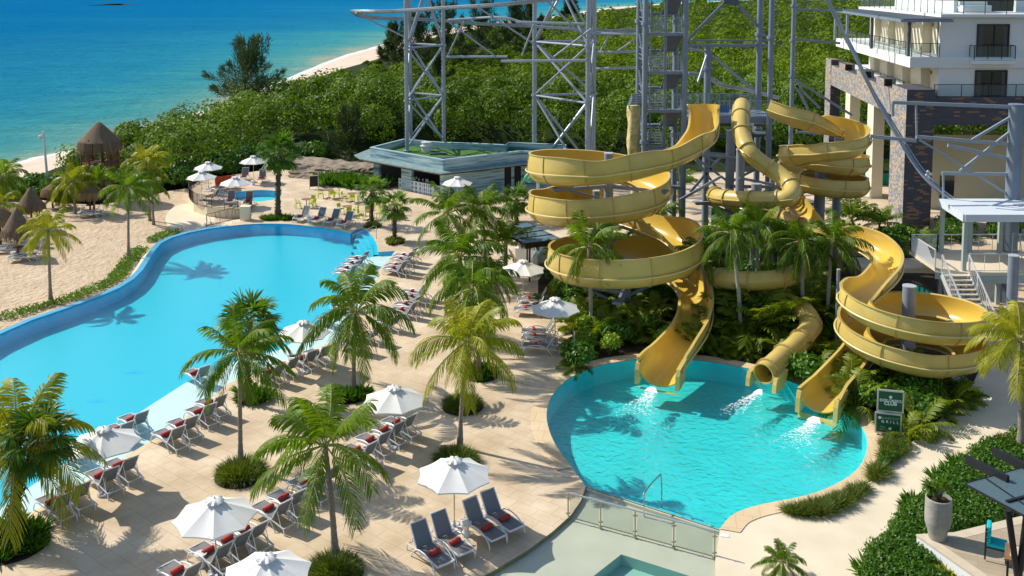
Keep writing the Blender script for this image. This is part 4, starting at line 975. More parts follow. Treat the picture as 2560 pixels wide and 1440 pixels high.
def open_slide(name, path, w, h, label, step=.3, joints=2.5, ext=.35, flare=True):
    P = resample(path, step); fr, cv = frames(P); o = thing(name, label, 'water slide', (path[-1].x, path[-1].y, 0)); m = MB(); rings = []; nn = None
    V = []; N = len(P)
    for i, p in enumerate(P):
        t, s, u = fr[i]; bank = max(-1.3, min(1.3, cv[i]*4.2)); ww, hh = w, h
        if flare and N-i < 6: ww = w*(1+.04*(6-(N-i)))
        a, lr, b, ll = open_profile(ww, hh, bank, ext=ext); prof = a+lr+b+ll; nn = len(prof); na = len(a)
        roll = max(-.30, min(.30, cv[i]*.9)); cr_, sr = math.cos(roll), math.sin(roll)
        for x, z in prof: V.append(p+s*(x*cr_+(z+.5*h)*sr)+u*(-x*sr+(z+.5*h)*cr_-.5*h))
    F = []; MI = []
    for i in range(N-1):
        for k in range(nn):
            F.append((i*nn+k, (i+1)*nn+k, (i+1)*nn+(k+1) % nn, i*nn+(k+1) % nn)); MI.append(1 if k >= na+2 and k < nn-3 else 0)
    b0 = len(m.v); m.v += [tuple(v) for v in V]; m.f += F; m.m += MI
    def cap(i): # end caps joining outer and inner shell
        base = i*nn; ni = na
        for k in range(na-1): m.f.append((base+k, base+k+1, base+na+3+(na-2-k), base+na+3+(na-1-k))); m.m.append(0)
    cap(0); cap(N-1)
    m.build('chute', [MT['slide_yellow'], MT['slide_inner']], o, smooth=38, world=True)
    for sg in (-1, 1):
        q = []; e = []
        for i, p in enumerate(P):
            t, s, u = fr[i]; roll = max(-.30, min(.30, cv[i]*.9)); cr_, sr = math.cos(roll), math.sin(roll); bank = max(-1.3, min(1.3, cv[i]*4.2))
            x, z = sg*w/2*1.0, -h*.55; q.append(p+s*(x*cr_+(z+.5*h)*sr)+u*(-x*sr+(z+.5*h)*cr_-.5*h))
        r_ = MB(); r_.tube(q, .05, 5); r_.build('side_rib', MT['slide_rib'], o, world=True, smooth=50)
    every = max(2, int(joints/step))
    for i in range(every, N-3, every):
        j = MB(); vs = []
        for q in (i, i+.16):
            ii = int(q); f = q-ii; p = P[ii].lerp(P[min(ii+1, N-1)], f); t, s, u = fr[ii]; bank = max(-1.3, min(1.3, cv[ii]*4.2)); a, *_ = open_profile(w+.10, h+.05, bank, ext=ext); roll = max(-.30, min(.30, cv[ii]*.9)); cr_, sr = math.cos(roll), math.sin(roll)
            for x, z in a: vs.append(p+s*(x*cr_+(z+.5*h)*sr)+u*(-x*sr+(z+.5*h)*cr_-.5*h))
            for x, z in a: vs.append(p+s*((x*.93)*cr_+(z+.06+.5*h)*sr)+u*(-x*.93*sr+(z+.06+.5*h)*cr_-.5*h))
        k = len(a)
        fs = [(c, c+1, 2*k+c+1, 2*k+c) for c in range(k-1)]+[(c, k+c, k+c+1, c+1) for c in range(k-1)]+[(2*k+c, 2*k+c+1, 3*k+c+1, 3*k+c) for c in range(k-1)]
        j.add(vs, fs); j.build('joint_flange', MT['slide_seam'], o, world=True)
    return o, P
def tube_slide(name, path, r, label, step=.3, joints=1.9):
    P = resample(path, step); fr, cv = frames(P); N = len(P); o = thing(name, label, 'water slide', (path[-1].x, path[-1].y, 0)); m = MB(); n = 20; V = []
    for rr in (r, r-.05):
        for i, p in enumerate(P):
            t, s, u = fr[i]
            for k in range(n): a = 2*PI*k/n; V.append(p+s*rr*math.cos(a)+u*rr*math.sin(a))
    F = []; MI = []
    for L in (0, 1):
        b = L*N*n
        for i in range(N-1):
            for k in range(n): q = (b+i*n+k, b+i*n+(k+1) % n, b+(i+1)*n+(k+1) % n, b+(i+1)*n+k); F.append(q if L == 0 else q[::-1]); MI.append(L)
    for i in (0, N-1):
        for k in range(n): F.append((i*n+k, i*n+(k+1) % n, N*n+i*n+(k+1) % n, N*n+i*n+k)); MI.append(0)
    m.v = [tuple(v) for v in V]; m.f = F; m.m = MI; m.build('tube', [MT['slide_yellow'], MT['slide_inner']], o, smooth=40, world=True)
    s_ = MB(); sd = [[], []]
    for i, p in enumerate(P):
        t, s, u = fr[i]; sd[0].append(p+s*(r+.02)); sd[1].append(p-s*(r+.02))
    for q in sd: s_.tube(q, .045, 5)
    s_.build('side_seam', MT['slide_yellow'], o, world=True)
    for i in range(int(joints/step), N-2, int(joints/step)):
        j = MB(); t, s, u = fr[i]; p = P[i]
        vs = []
        for off, rr in ((-.05, r), (-.05, r+.085), (.05, r+.085), (.05, r)):
            for k in range(n): a = 2*PI*k/n; vs.append(p+t*off+s*rr*math.cos(a)+u*rr*math.sin(a))
        j.add(vs, [(a*n+k, a*n+(k+1) % n, (a+1)*n+(k+1) % n, (a+1)*n+k) for a in range(3) for k in range(n)]); j.build('joint_flange', MT['slide_seam'], o, world=True)
    return o, P
def helix(c, Rr, a0, a1, z0, z1, n=10):
    out = []; k = max(2, int(abs(a1-a0)/(2*PI)*n*1.6))
    for i in range(k+1):
        t = i/k; a = a0+(a1-a0)*t; out.append(Vector((c.x+Rr*math.cos(a), c.y+Rr*math.sin(a), z0+(z1-z0)*t)))
    return out
D = R
# left open slide: clockwise from above, front (south) moving west
c1 = G(1495, 734); R1 = 3.65; c3 = G(1561, 790); R3 = 3.75
path1 = [G(1762, 262, 11.6), G(1762, 290, 10.9), G(1755, 325, 10.2), G(1725, 352, 9.9), G(1665, 378, 9.5), G(1590, 400, 9.15)]
path1 += helix(c1, R1, D(-90), D(-90-360), 8.85, 6.4)
path1 += helix(c1, R1, D(-100-360), D(-90-360-170), 6.3, 5.25)[1:]
path1 += helix(c3, R3, D(55), D(-20), 4.9, 4.45)[0:]
path1 += helix(c3, R3, D(-40), D(-270), 4.3, 3.0)
path1 += [c3+Vector((2.2, 3.3, 2.75)), G(1722, 690, 2.3), G(1742, 745, 1.95), G(1730, 800, 1.65), G(1690, 855, 1.35), G(1660, 890, 1.15), G(1645, 915, 1.02)]
p1s = cr(path1, 6)
s1, P1 = open_slide('water_slide', p1s, 1.78, 1.14, 'left yellow open slide coiling round grey columns into the splash pool')
# right open slide: counter-clockwise
cB = G(2050, 668); RB = 2.35; c5 = G(2271, 958); R5 = 2.75
path3 = [G(1935, 262, 11.6), G(1985, 282, 11.2), G(2050, 300, 10.7), G(2110, 312, 10.3), G(2148, 333, 9.9), G(2135, 358, 9.5), G(2080, 368, 9.2), G(2015, 372, 8.9), G(1972, 380, 8.5)]
path3 += helix(cB, RB, D(180+20), D(270), 8.1, 7.75)+helix(cB, RB, D(300), D(270+360), 7.6, 6.2)[0:]
path3 += helix(cB, RB, D(290), D(290+250), 6.1, 5.3)[1:]
path3 += [G(2040, 565, 5.25), G(2125, 582, 5.1), G(2190, 606, 4.95), G(2222, 645, 4.75), G(2195, 690, 4.6), G(2140, 722, 4.45)]
path3 += helix(c5, R5, D(175), D(270), 4.3, 3.85)+helix(c5, R5, D(300), D(270+360), 3.7, 2.3)+helix(c5, R5, D(295), D(270+200), 2.2, 1.75)[1:]
path3 += [G(2150, 868, 1.55), G(2110, 915, 1.3), G(2070, 958, 1.1), G(2045, 988, .98)]
s3, P3 = open_slide('water_slide', cr(path3, 6), 1.5, .86, 'right yellow open slide ending in a two-turn coil beside the path', ext=.10)
# tube slide
pt = [G(1855, 262, 11.3), G(1852, 300, 10.6), G(1856, 340, 9.8), G(1872, 378, 9.1), G(1905, 408, 8.4), G(1948, 436, 7.8), G(1978, 466, 7.25), G(1975, 492, 6.8), G(1935, 500, 6.5), G(1860, 499, 6.2), G(1800, 494, 5.9), G(1790, 488, 5.4), G(1830, 505, 5.1), G(1900, 530, 4.9), G(1955, 545, 4.7), G(1995, 565, 4.5),
      G(2030, 600, 4.1), G(2030, 650, 3.6), G(1975, 690, 3.15), G(1900, 702, 2.95), G(1820, 700, 2.75), G(1785, 690, 2.5), G(1820, 700, 2.2), G(1920, 740, 1.95), G(1995, 768, 1.75), G(2028, 806, 1.5), G(2003, 850, 1.25), G(1955, 893, .95), G(1908, 935, .72)]
s2, P2 = tube_slide('tube_slide', cr(pt, 7), .52, 'yellow enclosed tube slide winding down between the two open slides')
def exit_lip(P, w, h, parent, nm='outlet_cheek'):
    p = P[-1]; t = (P[-1]-P[-4]).normalized(); t = Vector((t.x, t.y, t.z*.3)).normalized(); s = t.cross(Vector((0, 0, 1))).normalized()
    for sg in (-1, 1): # flared side cheeks hugging the outlet
        m = MB(); a = p+s*sg*(w/2-.02); q = [a-t*1.1+Vector((0, 0, .06)), a+t*.10+Vector((0, 0, -.02)), a+t*.22+Vector((0, 0, -.3)), a+t*.26, a-t*.75]
        q[3].z = .02; q[4].z = .12; o2 = [v+s*sg*.20 for v in q]; n = 5
        m.add(q+o2, [tuple(range(n)), tuple(range(2*n-1, n-1, -1))]+[(i, n+i, n+(i+1) % n, (i+1) % n) for i in range(n)])
        m.build(nm, MT['slide_yellow'], parent, world=True)
    m = MB(); a = p-s*(w/2+.1)+t*.05; b = p+s*(w/2+.1)+t*.05; zb = p.z-h-.02; m.add([(a.x, a.y, zb+.02), (b.x, b.y, zb+.02), (b.x+t.x*.15, b.y+t.y*.15, -.2), (a.x+t.x*.15, a.y+t.y*.15, -.2)], [(0, 1, 2, 3)]); m.build('outlet_apron', MT['slide_yellow'], parent, world=True)
exit_lip(P1, 1.85, 1.2, s1); exit_lip(P3, 1.55, 1.0, s3); exit_lip(P2, 1.2, 1.0, s2)
# water jets and foam where the slides end
def splash(p, dirv, label, seed, r=.5, n=520):
    random.seed(seed); m = MB(); d = Vector((dirv.x, dirv.y, 0)).normalized(); s_ = Vector((-d.y, d.x, 0)); z0 = ZW+.004
    # thin sheet of water falling from the lip
    N = 9; vs = []
    for i in range(N):
        for j in range(7): t = j/6; vs.append(p-d*.15+d*(t*.35)+s_*((i/(N-1)-.5)*r*(.45+.9*t))+Vector((0, 0, .12*(1-t*t)+z0+.03*noise.noise(Vector((i*.9, j*.7, seed))))))
    m.add(vs, [(i*7+j, i*7+j+1, (i+1)*7+j+1, (i+1)*7+j) for i in range(N-1) for j in range(6)])
    for i in range(n):
        t = random.random()**1.4; a = U(0, 6.28); rr = r*math.sqrt(U(0, 1))*(.35+1.5*t); q = p+d*(.35+t*2.6)+Vector((math.cos(a)*rr, math.sin(a)*rr*.8, 0))
        s = U(.010, .045)*(1.1-.6*t); q.z = z0+U(0, .006)+(U(0, .12)*(1-t) if random.random() < .15 else 0); k = 6; b0 = U(0, 6)
        pts = [q+Vector((math.cos(b0+2*PI*c/k)*s*U(.6, 2.2), math.sin(b0+2*PI*c/k)*s*U(.5, 1.3), 0)) for c in range(k)]; m.add(pts, [tuple(range(k))])
    return tag(m.build('splash_foam', MT['foam'], smooth=True), label, kind='stuff')
d1 = P1[-1]-P1[-5]; splash(Vector((P1[-1].x, P1[-1].y, 0))+Vector((-.35, -.4, 0)), d1, 'white water running out of the left slide', 1)
d2 = P2[-1]-P2[-5]; splash(Vector((P2[-1].x, P2[-1].y, 0))+d2.normalized()*.35, d2, 'white water running out of the tube slide', 2, r=.35, n=500)
d3 = P3[-1]-P3[-5]; splash(Vector((P3[-1].x, P3[-1].y, 0))+d3.normalized()*.35, d3, 'white water running out of the right slide', 3, r=.5, n=600)

# grey columns carrying the slides
def column(base, top, wpx, label, z0=0., arms=(), name='slide_column'):
    b = G(base[0], base[1], z0); t = atY(top[0], top[1], b.y); r = wpx/2/(FPX/b.y); o = thing(name, label, 'column', b, 0, 'grey columns carrying the slides')
    m = MB(); m.cyl((0, 0, -.2), (0, 0, t.z-z0), r, n=24); m.cyl((0, 0, -.02), (0, 0, .06), r*1.5, n=24); m.build('shaft', MT['column_grey'], o, smooth=40)
    m = MB(); m.cyl((0, 0, t.z-z0), (0, 0, t.z-z0+.05), r*1.04, n=24); m.build('cap', MT['column_cap'], o, smooth=40)
    for (z, az, L) in arms:
        m = MB(); a = R(az); e = Vector((math.cos(a)*L, math.sin(a)*L, 0)); m.bar(Vector((0, 0, z))+e*.05, Vector((0, 0, z))+e, .16, .20); m.bar(Vector((0, 0, z-.9)), Vector((0, 0, z-.08))+e*.72, .12, .14)
        m.box(Vector((0, 0, z+.08))+e*.97, (.5, .5, .12), rz=a); m.build('bracket', MT['column_grey'], o, world=False)
    return o
column((1519, 742), (1521, 384), 24, 'grey column rising through the upper coil of the left slide', arms=[(6.95, 200, 3.6), (6.95, 330, 3.7), (4.35, 160, 3.5), (4.35, 250, 3.6), (4.3, 20, 3.5), (6.6, 90, 3.4)])
column((1565, 792), (1566, 650), 25, 'short grey column inside the lowest coil of the left slide', arms=[(2.1, 20, 3.5), (1.9, 255, 3.5), (1.4, 150, 3.6)])
column((1489, 722), (1489, 478), 18, 'hidden grey column between the coils of the left slide')
column((2265, 945), (2265, 716), 33, 'grey column inside the coil of the right slide beside the path', arms=[(2.5, 250, 2.6), (2.8, 160, 2.6), (.9, 300, 2.6)])
column((2044, 668), (2045, 369), 27, 'grey column inside the upper coils of the right slide', arms=[(6.2, 280, 2.2), (4.4, 200, 2.2)])
column((2087, 640), (2087, 297), 21, 'grey column behind the first bend of the right slide', arms=[(8.3, 300, 2.)])
column((1820, 655), (1820, 326), 22, 'tallest grey column left of the tube slide', arms=[(6.5, 20, 3.), (7.5, 150, 3.2)])
column((1845, 690), (1845, 374), 22, 'second grey column left of the tube slide', arms=[(6., 0, 3.2), (5., 190, 3.)])
column((1886, 700), (1886, 460), 26, 'grey column with a flat top inside the loop of the tube slide', arms=[(5.4, 250, 2.3)])
column((1925, 690), (1925, 440), 14, 'thin grey post behind the loop of the tube slide')
column((1887, 775), (1887, 650), 18, 'low grey column inside the lower loop of the tube slide')
column((2090, 880), (2092, 675), 9, 'thin pale post left of the right slide coil')
column((2525, 845), (2524, 640), 26, 'grey column under the right end of the stair platform')

# ================================================================ STEEL STRUCTURES
def lattice(label, legs, zb, zt, levels, r=.17, br=.085, extra=()):
    """legs: world points of the feet; braces as parts"""
    o = thing('lattice_tower', label, 'steel tower', legs[0], 0)
    for p in legs:
        m = MB(); m.cyl(p, (p.x, p.y, zt), r, r*.92, 14)
        for z in levels: m.cyl((p.x, p.y, z-.09), (p.x, p.y, z+.09), r*1.45, n=14)
        z = zb+.6
        while z < zt: m.box((p.x-r*1.1, p.y-.05, z), (.16, .05, .03)); z += .38
        m.cyl((p.x, p.y, zb), (p.x, p.y, zb+.06), r*2.2, n=14); m.build('leg', MT['steel_grey_light'], o, world=True, smooth=40)
    n = len(legs); lv = [zb+.3]+list(levels)+[zt]
    for i in range(n):
        a, b = legs[i], legs[(i+1) % n]
        for z in levels: m = MB(); m.cyl((a.x, a.y, z), (b.x, b.y, z), br, n=8); m.build('cross_beam', MT['steel_grey_light'], o, world=True, smooth=40)
        for z0, z1 in zip(lv[:-1], lv[1:]):
            for (p, q) in ((a, b), (b, a)): m = MB(); m.cyl((p.x, p.y, z0), (q.x, q.y, z1), br*1.05, n=8); m.build('brace', MT['steel_grey_light'], o, world=True, smooth=40)
    return o
ZR = 2.95
la, lb_, lc = G(1018, 377, ZR), G(1027, 349, ZR), G(1110, 359, ZR)
def lvl(pt, ys): return [atY(pt.x/pt.y*FPX+1280, y, pt.y).z for y in ys]
lattice('left lattice tower standing on the green roof of the bar', [la, lb_, lc], ZR, 24., lvl(lc, (239, 113)), r=.20, br=.10)
ma, mb_, mc = G(1336, 437), G(1468, 470), G(1483, 430)
lattice('middle lattice tower behind the yellow slides', [ma, mb_, mc], 0, 24., lvl(mb_, (258, 115)), r=.23, br=.12)
def rail(name, pts, r, label, cat='steel track', n=8, m2='steel_grey_light', group=None, twin=None, ties=0):
    o = thing(name, label, cat, pts[0], 0, group); m = MB(); m.tube(pts, r, n); m.build('main_tube', MT[m2], o, world=True, smooth=40)
    if twin:
        m = MB()
        for s in (-1, 1):
            q = []
            for i, p in enumerate(pts): t = (pts[min(i+1, len(pts)-1)]-pts[max(i-1, 0)]).normalized(); sd = t.cross(Vector((0, 0, 1))).normalized(); q.append(p+sd*s*twin+Vector((0, 0, .14)))
            m.tube(q, r*.4, 6)
        for i in range(0, len(pts), 3): t = (pts[min(i+1, len(pts)-1)]-pts[max(i-1, 0)]).normalized(); sd = t.cross(Vector((0, 0, 1))).normalized(); m.bar(pts[i]-sd*twin+Vector((0, 0, .1)), pts[i]+sd*twin+Vector((0, 0, .1)), .05)
        m.build('side_rails', MT[m2], o, world=True)
    return o
Yl = 92.
rail('track_loop', cr([atY(1500, -12, 88), atY(1380, -2, 86), atY(1250, 12, 86), atY(1120, 20, 88), atY(1000, 28, 90), atY(930, 30, 91), atY(888, 30, 93), atY(900, 40, 96), atY(960, 46, 98), atY(1080, 50, 101), atY(1200, 60, 103), atY(1330, 66, 105), atY(1460, 74, 106), atY(1540, 78, 107), atY(1620, 72, 108)], 5), .17, 'steel track loop high above the bar roof', twin=.32)
rail('track_loop', cr([atY(1120, 50, 96), atY(1180, 46, 95), atY(1260, 44, 93), atY(1340, 66, 92), atY(1420, 72, 92), atY(1500, 82, 93), atY(1610, 88, 95)], 4), .12, 'second steel track passing between the lattice towers')
for i, (a, b, lab) in enumerate([((1115, 142, 97), (1268, 142, 95), 'horizontal steel arm reaching right from the left lattice tower'), ((1253, 153, 88), (1466, 151, 86), 'horizontal steel arm reaching left from the middle lattice tower'), ((1290, 55, 88), (1460, 60, 86), 'upper steel arm left of the middle lattice tower'), ((1485, 131, 92), (1618, 128, 90), 'steel arm between the middle tower and the stair tower'), ((1490, 172, 92), (1618, 168, 90), 'lowest steel arm left of the stair tower'), ((1485, 84, 92), (1610, 86, 90), 'upper steel arm left of the stair tower')]):
    rail('outrigger_truss', [atY(*a), atY(*b)], .13, lab, 'steel truss', group='steel arms between the towers')
for i, (a, b, lab) in enumerate([((890, 32, 92), (1010, 92, 96), 'strut under the left end of the track loop'), ((1120, 138, 97), (1160, 52, 96), 'strut standing on the arm of the left lattice tower'), ((1115, 50, 97), (1240, 142, 95), 'long strut leaning right from the left lattice tower'), ((1190, 15, 90), (1335, 110, 88), 'long strut between the track and the middle tower'), ((1305, 138, 88), (1335, 60, 88), 'short strut left of the middle tower'), ((1365, 0, 86), (1466, 96, 86), 'strut crossing the top of the middle tower'), ((1500, 130, 92), (1530, 75, 92), 'short strut left of the stair tower'), ((1540, 130, 92), (1605, 88, 92), 'slanting strut left of the stair tower'), ((1385, 142, 90), (1478, 72, 90), 'strut behind the middle tower')]):
    rail('steel_strut', [atY(*a), atY(*b)], .085, lab, 'steel strut', group='slanting struts between the towers')

# ---- stair tower
def stair_tower():
    Y0 = 68.; Y1 = 71.5; o = thing('stair_tower', 'tall grey steel stair tower left of the slide platform', 'stair tower', (atY(1660, 600, Y0).x, Y0, 0))
    X = lambda px, Y=Y0: (px-1280)/FPX*Y*1.0
    for px, Y in ((1614, Y0), (1714, Y0), (1614, Y1), (1712, Y1)):
        x = X(px); m = MB(); m.cyl((x, Y, 0), (x, Y, 26), .20, n=14)
        for z in (8.2, 16.5): m.cyl((x, Y, z-.12), (x, Y, z+.12), .31, n=14)
        m.build('column', MT['steel_grey'], o, world=True, smooth=40)
    for px in (1629, 1664, 1668, 1708):
        m = MB(); m.bar((X(px), Y0+.3, 1.5), (X(px), Y0+.3, 24), .09); m.build('stringer_post', MT['steel_grey'], o, world=True)
    zs = [atY(1660, y, Y0).z for y in (470, 375, 278, 182, 86, -10)]
    for k, z in enumerate(zs):
        m = MB(); m.box(((X(1622)+X(1710))/2, Y0+.25, z), (X(1712)-X(1620), .5, .22)); m.build('landing', MT['steel_grey'], o, world=True); m = MB(); m.box(((X(1622)+X(1710))/2, Y1-.4, z+1.3), (X(1712)-X(1620), .9, .12)); m.build('landing', MT['steel_grey'], o, world=True)
        if k == len(zs)-1: break
        z1 = zs[k+1]; f = MB(); zm = z+1.35; xa, xb = X(1630), X(1664); n = 9
        for i in range(n): # flight going up and away (left): treads seen from the front
            t = i/(n-1); f.box(((xa+xb)/2, Y0+.6+t*(Y1-Y0-1.4), z+.15+t*(zm-z-.1)), (xb-xa-.08, .30, .05))
        for x in (xa, xb): f.bar((x, Y0+.5, z+.05), (x, Y1-.7, zm), .06, .22)
        f.build('stair_flight', MT['steel_grey'], o, world=True)
        g = MB(); xc, xd = X(1668), X(1708)
        for i in range(n):
            t = i/(n-1); g.box(((xc+xd)/2, Y1-.8-t*(Y1-Y0-1.4), zm+.1+t*(z1-zm-.1)), (xd-xc-.06, .34, .05))
        g.add([(xc, Y1-.8, zm-.05), (xd, Y1-.8, zm-.05), (xd, Y0+.4, z1-.15), (xc, Y0+.4, z1-.15)], [(0, 1, 2, 3)])
        g.build('stair_flight', MT['steel_dark'], o, world=True)  # darker steel: shade on this flight's underside put into the colour
        h = MB()
        for xs in ((X(1629), X(1664)), (X(1668), X(1708))):
            h.bar((xs[0], Y0+.02, z+1.15), (xs[1], Y0+.02, z+1.15), .05); h.bar((xs[0], Y0+.02, z+.65), (xs[1], Y0+.02, z+.65), .025)
            for i in range(9): x = xs[0]+(xs[1]-xs[0])*i/8; h.bar((x, Y0+.02, z+.1), (x, Y0+.02, z+1.15), .022)
        h.build('railing', MT['steel_grey_light'], o, world=True)
        w = MB()
        for zz in (z+.4, z+.7, z+1.2): w.bar((X(1614), Y0, zz+.4), (X(1614), Y1, zz+.4), .05)
        w.bar((X(1614), Y0, z), (X(1614), Y1, z1), .09); w.build('side_brace', MT['steel_grey'], o, world=True)
stair_tower()
# ---- slide platform and portal frame
def platform():
    Y0, Y1 = 68.5, 72.5; X = lambda px, Y=Y0: (px-1280)/FPX*Y
    o = thing('slide_platform', 'raised steel launch platform where the three slides start', 'platform', (X(1830), Y0, 0)); zf = atY(1800, 291, Y0).z
    m = MB(); m.box(((X(1722)+X(1940))/2, (Y0+Y1)/2, zf-.12), (X(1940)-X(1722), Y1-Y0, .22)); m.box(((X(1722)+X(1940))/2, Y0-.04, zf-.25), (X(1940)-X(1722), .12, .45)); m.build('deck_plate', MT['steel_grey'], o, world=True)
    m = MB(); m.box(((X(1722)+X(1925))/2, Y0+1.5, zf-.75), (X(1925)-X(1722), .25, .3)); m.box(((X(1722)+X(1925))/2, Y0+1.5, zf-1.6), (X(1925)-X(1722), .2, .25)); m.build('under_beam', MT['steel_dark'], o, world=True)
    m = MB()
    for z in (1.15, .1): m.bar((X(1722), Y1, zf+z+.0), (X(1940), Y1, zf+z), .05)
    for i in range(64): x = X(1722)+(X(1940)-X(1722))*i/63; m.bar((x, Y1, zf), (x, Y1, zf+1.15), .022 if i % 8 else .07)
    m.build('railing', MT['steel_grey_light'], o, world=True)
    for a, b in ((1796, 1838), (1878, 1925)):
        m = MB()
        for z in (1.1, .15): m.bar((X(a), Y0+.1, zf+z), (X(b), Y0+.1, zf+z), .05)
        for i in range(10): x = X(a)+(X(b)-X(a))*i/9; m.bar((x, Y0+.1, zf), (x, Y0+.1, zf+1.1), .022)
        m.build('railing', MT['steel_grey_light'], o, world=True)
    m = MB(); m.box((X(1815), Y0+.6, zf+.45), (.9, .05, .55)); m.build('blue_panel', mat('blue_panel', (.02, .16, .42), .5), o, world=True)
    for px, Y, r, zt in ((1926, Y0-.3, .17, 26), (1936, Y1, .2, 26), (1715, Y1+.5, .17, 26)):
        m = MB(); m.cyl((X(px), Y, 0), (X(px), Y, zt), r*1.15, n=14)
        for z in (8.4, 15.5): m.cyl((X(px), Y, z-.1), (X(px), Y, z+.1), r*1.8, n=14)
        m.build('column', MT['steel_grey'], o, world=True, smooth=40)
    z1 = atY(1800, 101, Y1).z; z2 = atY(1800, 112, Y1).z; k = Y1/Y0
    m = MB(); m.bar((X(1720)*k, Y1, z1), (X(1922)*k, Y1, z1), .12); m.bar((X(1720)*k, Y1, z2-.05), (X(1922)*k, Y1, z2-.05), .22); m.build('tie_beam', MT['steel_grey'], o, world=True)
    zt = atY(1800, 3, Y1).z; za = atY(1800, 97, Y1).z
    for a, b in ((1722, 1814), (1922, 1838)): m = MB(); m.bar((X(a)*k, Y1, za), (X(b)*k, Y1, zt), .14, .2); m.build('knee_brace', MT['steel_grey'], o, world=True)
    m = MB(); m.box((X(1826)*k, Y1, zt+.15), (1.1, .25, .8)); m.build('crown_plate', MT['steel_dark'], o, world=True)
    # central mast with radiating struts
    q = Y1+2; xm = X(1771, q); zm = atY(1771, 118, q).z; m = MB(); m.cyl((xm, q, 0), (xm, q, zm), .27, n=16); m.cyl((xm, q, atY(0, 172, q).z-.1), (xm, q, atY(0, 172, q).z+.1), .42, n=16); m.cyl((xm, q, zm), (xm, q, zm+.06), .36, n=16); m.build('mast', MT['steel_grey'], o, world=True, smooth=40)
    for (bx, by) in ((1708, 120), (1905, 240), (1870, 215), (1745, 205)): m = MB(); e = atY(bx, by, q-1.5); m.cyl((xm, q, zm-.35), e, .085, n=8); m.build('mast_strut', MT['steel_grey_light'], o, world=True, smooth=40)
    # white pipes
    m = MB(); zp = atY(0, 310, Y0).z; m.tube([(X(1872), Y0-.1, zp), (X(1886), Y0-.1, zp), (X(1888), Y0-.1, zp-.5), (X(1900), Y0-.1, zp-.6), (X(1920), Y0-.1, zp-.6)], .11, 8); m.bar((X(1872), Y0+.3, zp+.05), (X(1918), Y0+.3, zp+.05), .18); m.build('pipe', MT['white_metal'], o, world=True, smooth=40)
    # scaffold of braces beneath
    for a, b in (((1725, 480, 66), (1800, 395, 66)), ((1800, 480, 66), (1740, 400, 66)), ((1728, 385, 66), (1845, 395, 66)), ((1740, 395, 66), (1842, 470, 66)), ((1700, 500, 64), (1805, 440, 64)), ((1848, 445, 63), (1935, 462, 63))): m = MB(); m.bar(atY(*a), atY(*b), .16); m.build('brace', MT['steel_grey'], o, world=True)
platform()
rail('slide_rail', cr([atY(1722, 185, 76), atY(1765, 192, 76), atY(1800, 212, 77), atY(1850, 222, 78), atY(1905, 235, 80), atY(1945, 245, 81)], 4), .13, 'short sloping double rail behind the slide platform', 'steel track', twin=.25)
# right mast with outriggers
def side_mast():
    Y = 84.; x = (1984-1280)/FPX*Y; o = thing('steel_mast', 'thin steel mast between the slide platform and the hotel', 'mast', (x, Y, 0)); m = MB(); m.cyl((x, Y, 0), (x, Y, 26), .19, n=14)
    for y in (14, 100, 190): z = atY(0, y, Y).z; m.cyl((x, Y, z-.1), (x, Y, z+.1), .3, n=14)
    z = 8.
    while z < 24: m.box((x+.24, Y-.05, z), (.2, .05, .03)); z += .4
    m.build('shaft', MT['steel_grey'], o, world=True, smooth=40)
    for a, b in (((1990, 24), (2105, 26)), ((1990, 98), (2100, 108)), ((1990, 200), (2130, 288)), ((1990, 212), (2050, 270)), ((1990, 213), (2020, 272)), ((1990, 330), (2260, 345))):
        m = MB(); m.bar(atY(a[0], a[1], Y), atY(b[0], b[1], Y), .16, .2); m.build('outrigger', MT['steel_grey'], o, world=True)
side_mast()
# artificial rock pillar with pipe bundle
def rock_pillar():
    Y = 69.; o = thing('rock_pillar', 'yellowish artificial rock pillar left of the stair tower', 'rock pillar', (atY(1590, 500, Y).x, Y, 0)); m = MB(); n = 18; N = 30; vs = []
    z0 = 0; z1 = atY(0, 264, Y).z
    for j in range(N+1):
        t = j/N; z = z0+(z1-z0)*t; cx = (1589+ (8 if t < .5 else -2*t)-1280)/FPX*Y
        for k in range(n):
            a = 2*PI*k/n; r = .46+.13*noise.noise(Vector((math.cos(a)*1.2, math.sin(a)*1.2, z*.7)))+.08*noise.noise(Vector((math.cos(a)*3, math.sin(a)*3, z*2.5))); vs.append((cx+r*math.cos(a), Y+r*math.sin(a), z))
    m.add(vs, [(j*n+k, j*n+(k+1) % n, (j+1)*n+(k+1) % n, (j+1)*n+k) for j in range(N) for k in range(n)]+[tuple(N*n+k for k in range(n))]); m.build('rock', MT['fake_rock'], o, world=True, smooth=True)
    m = MB()
    for i in range(5):
        zz = z1+.15+.16*i; m.tube([((1573+i*2-1280)/FPX*Y, Y-.3, zz-.3), ((1572+i*2-1280)/FPX*Y, Y-.2, zz), ((1616-1280)/FPX*Y, Y+.1, zz+.05)], .07, 6)
    m.build('pipe_bundle', MT['steel_grey_light'], o, world=True, smooth=40)
rock_pillar()
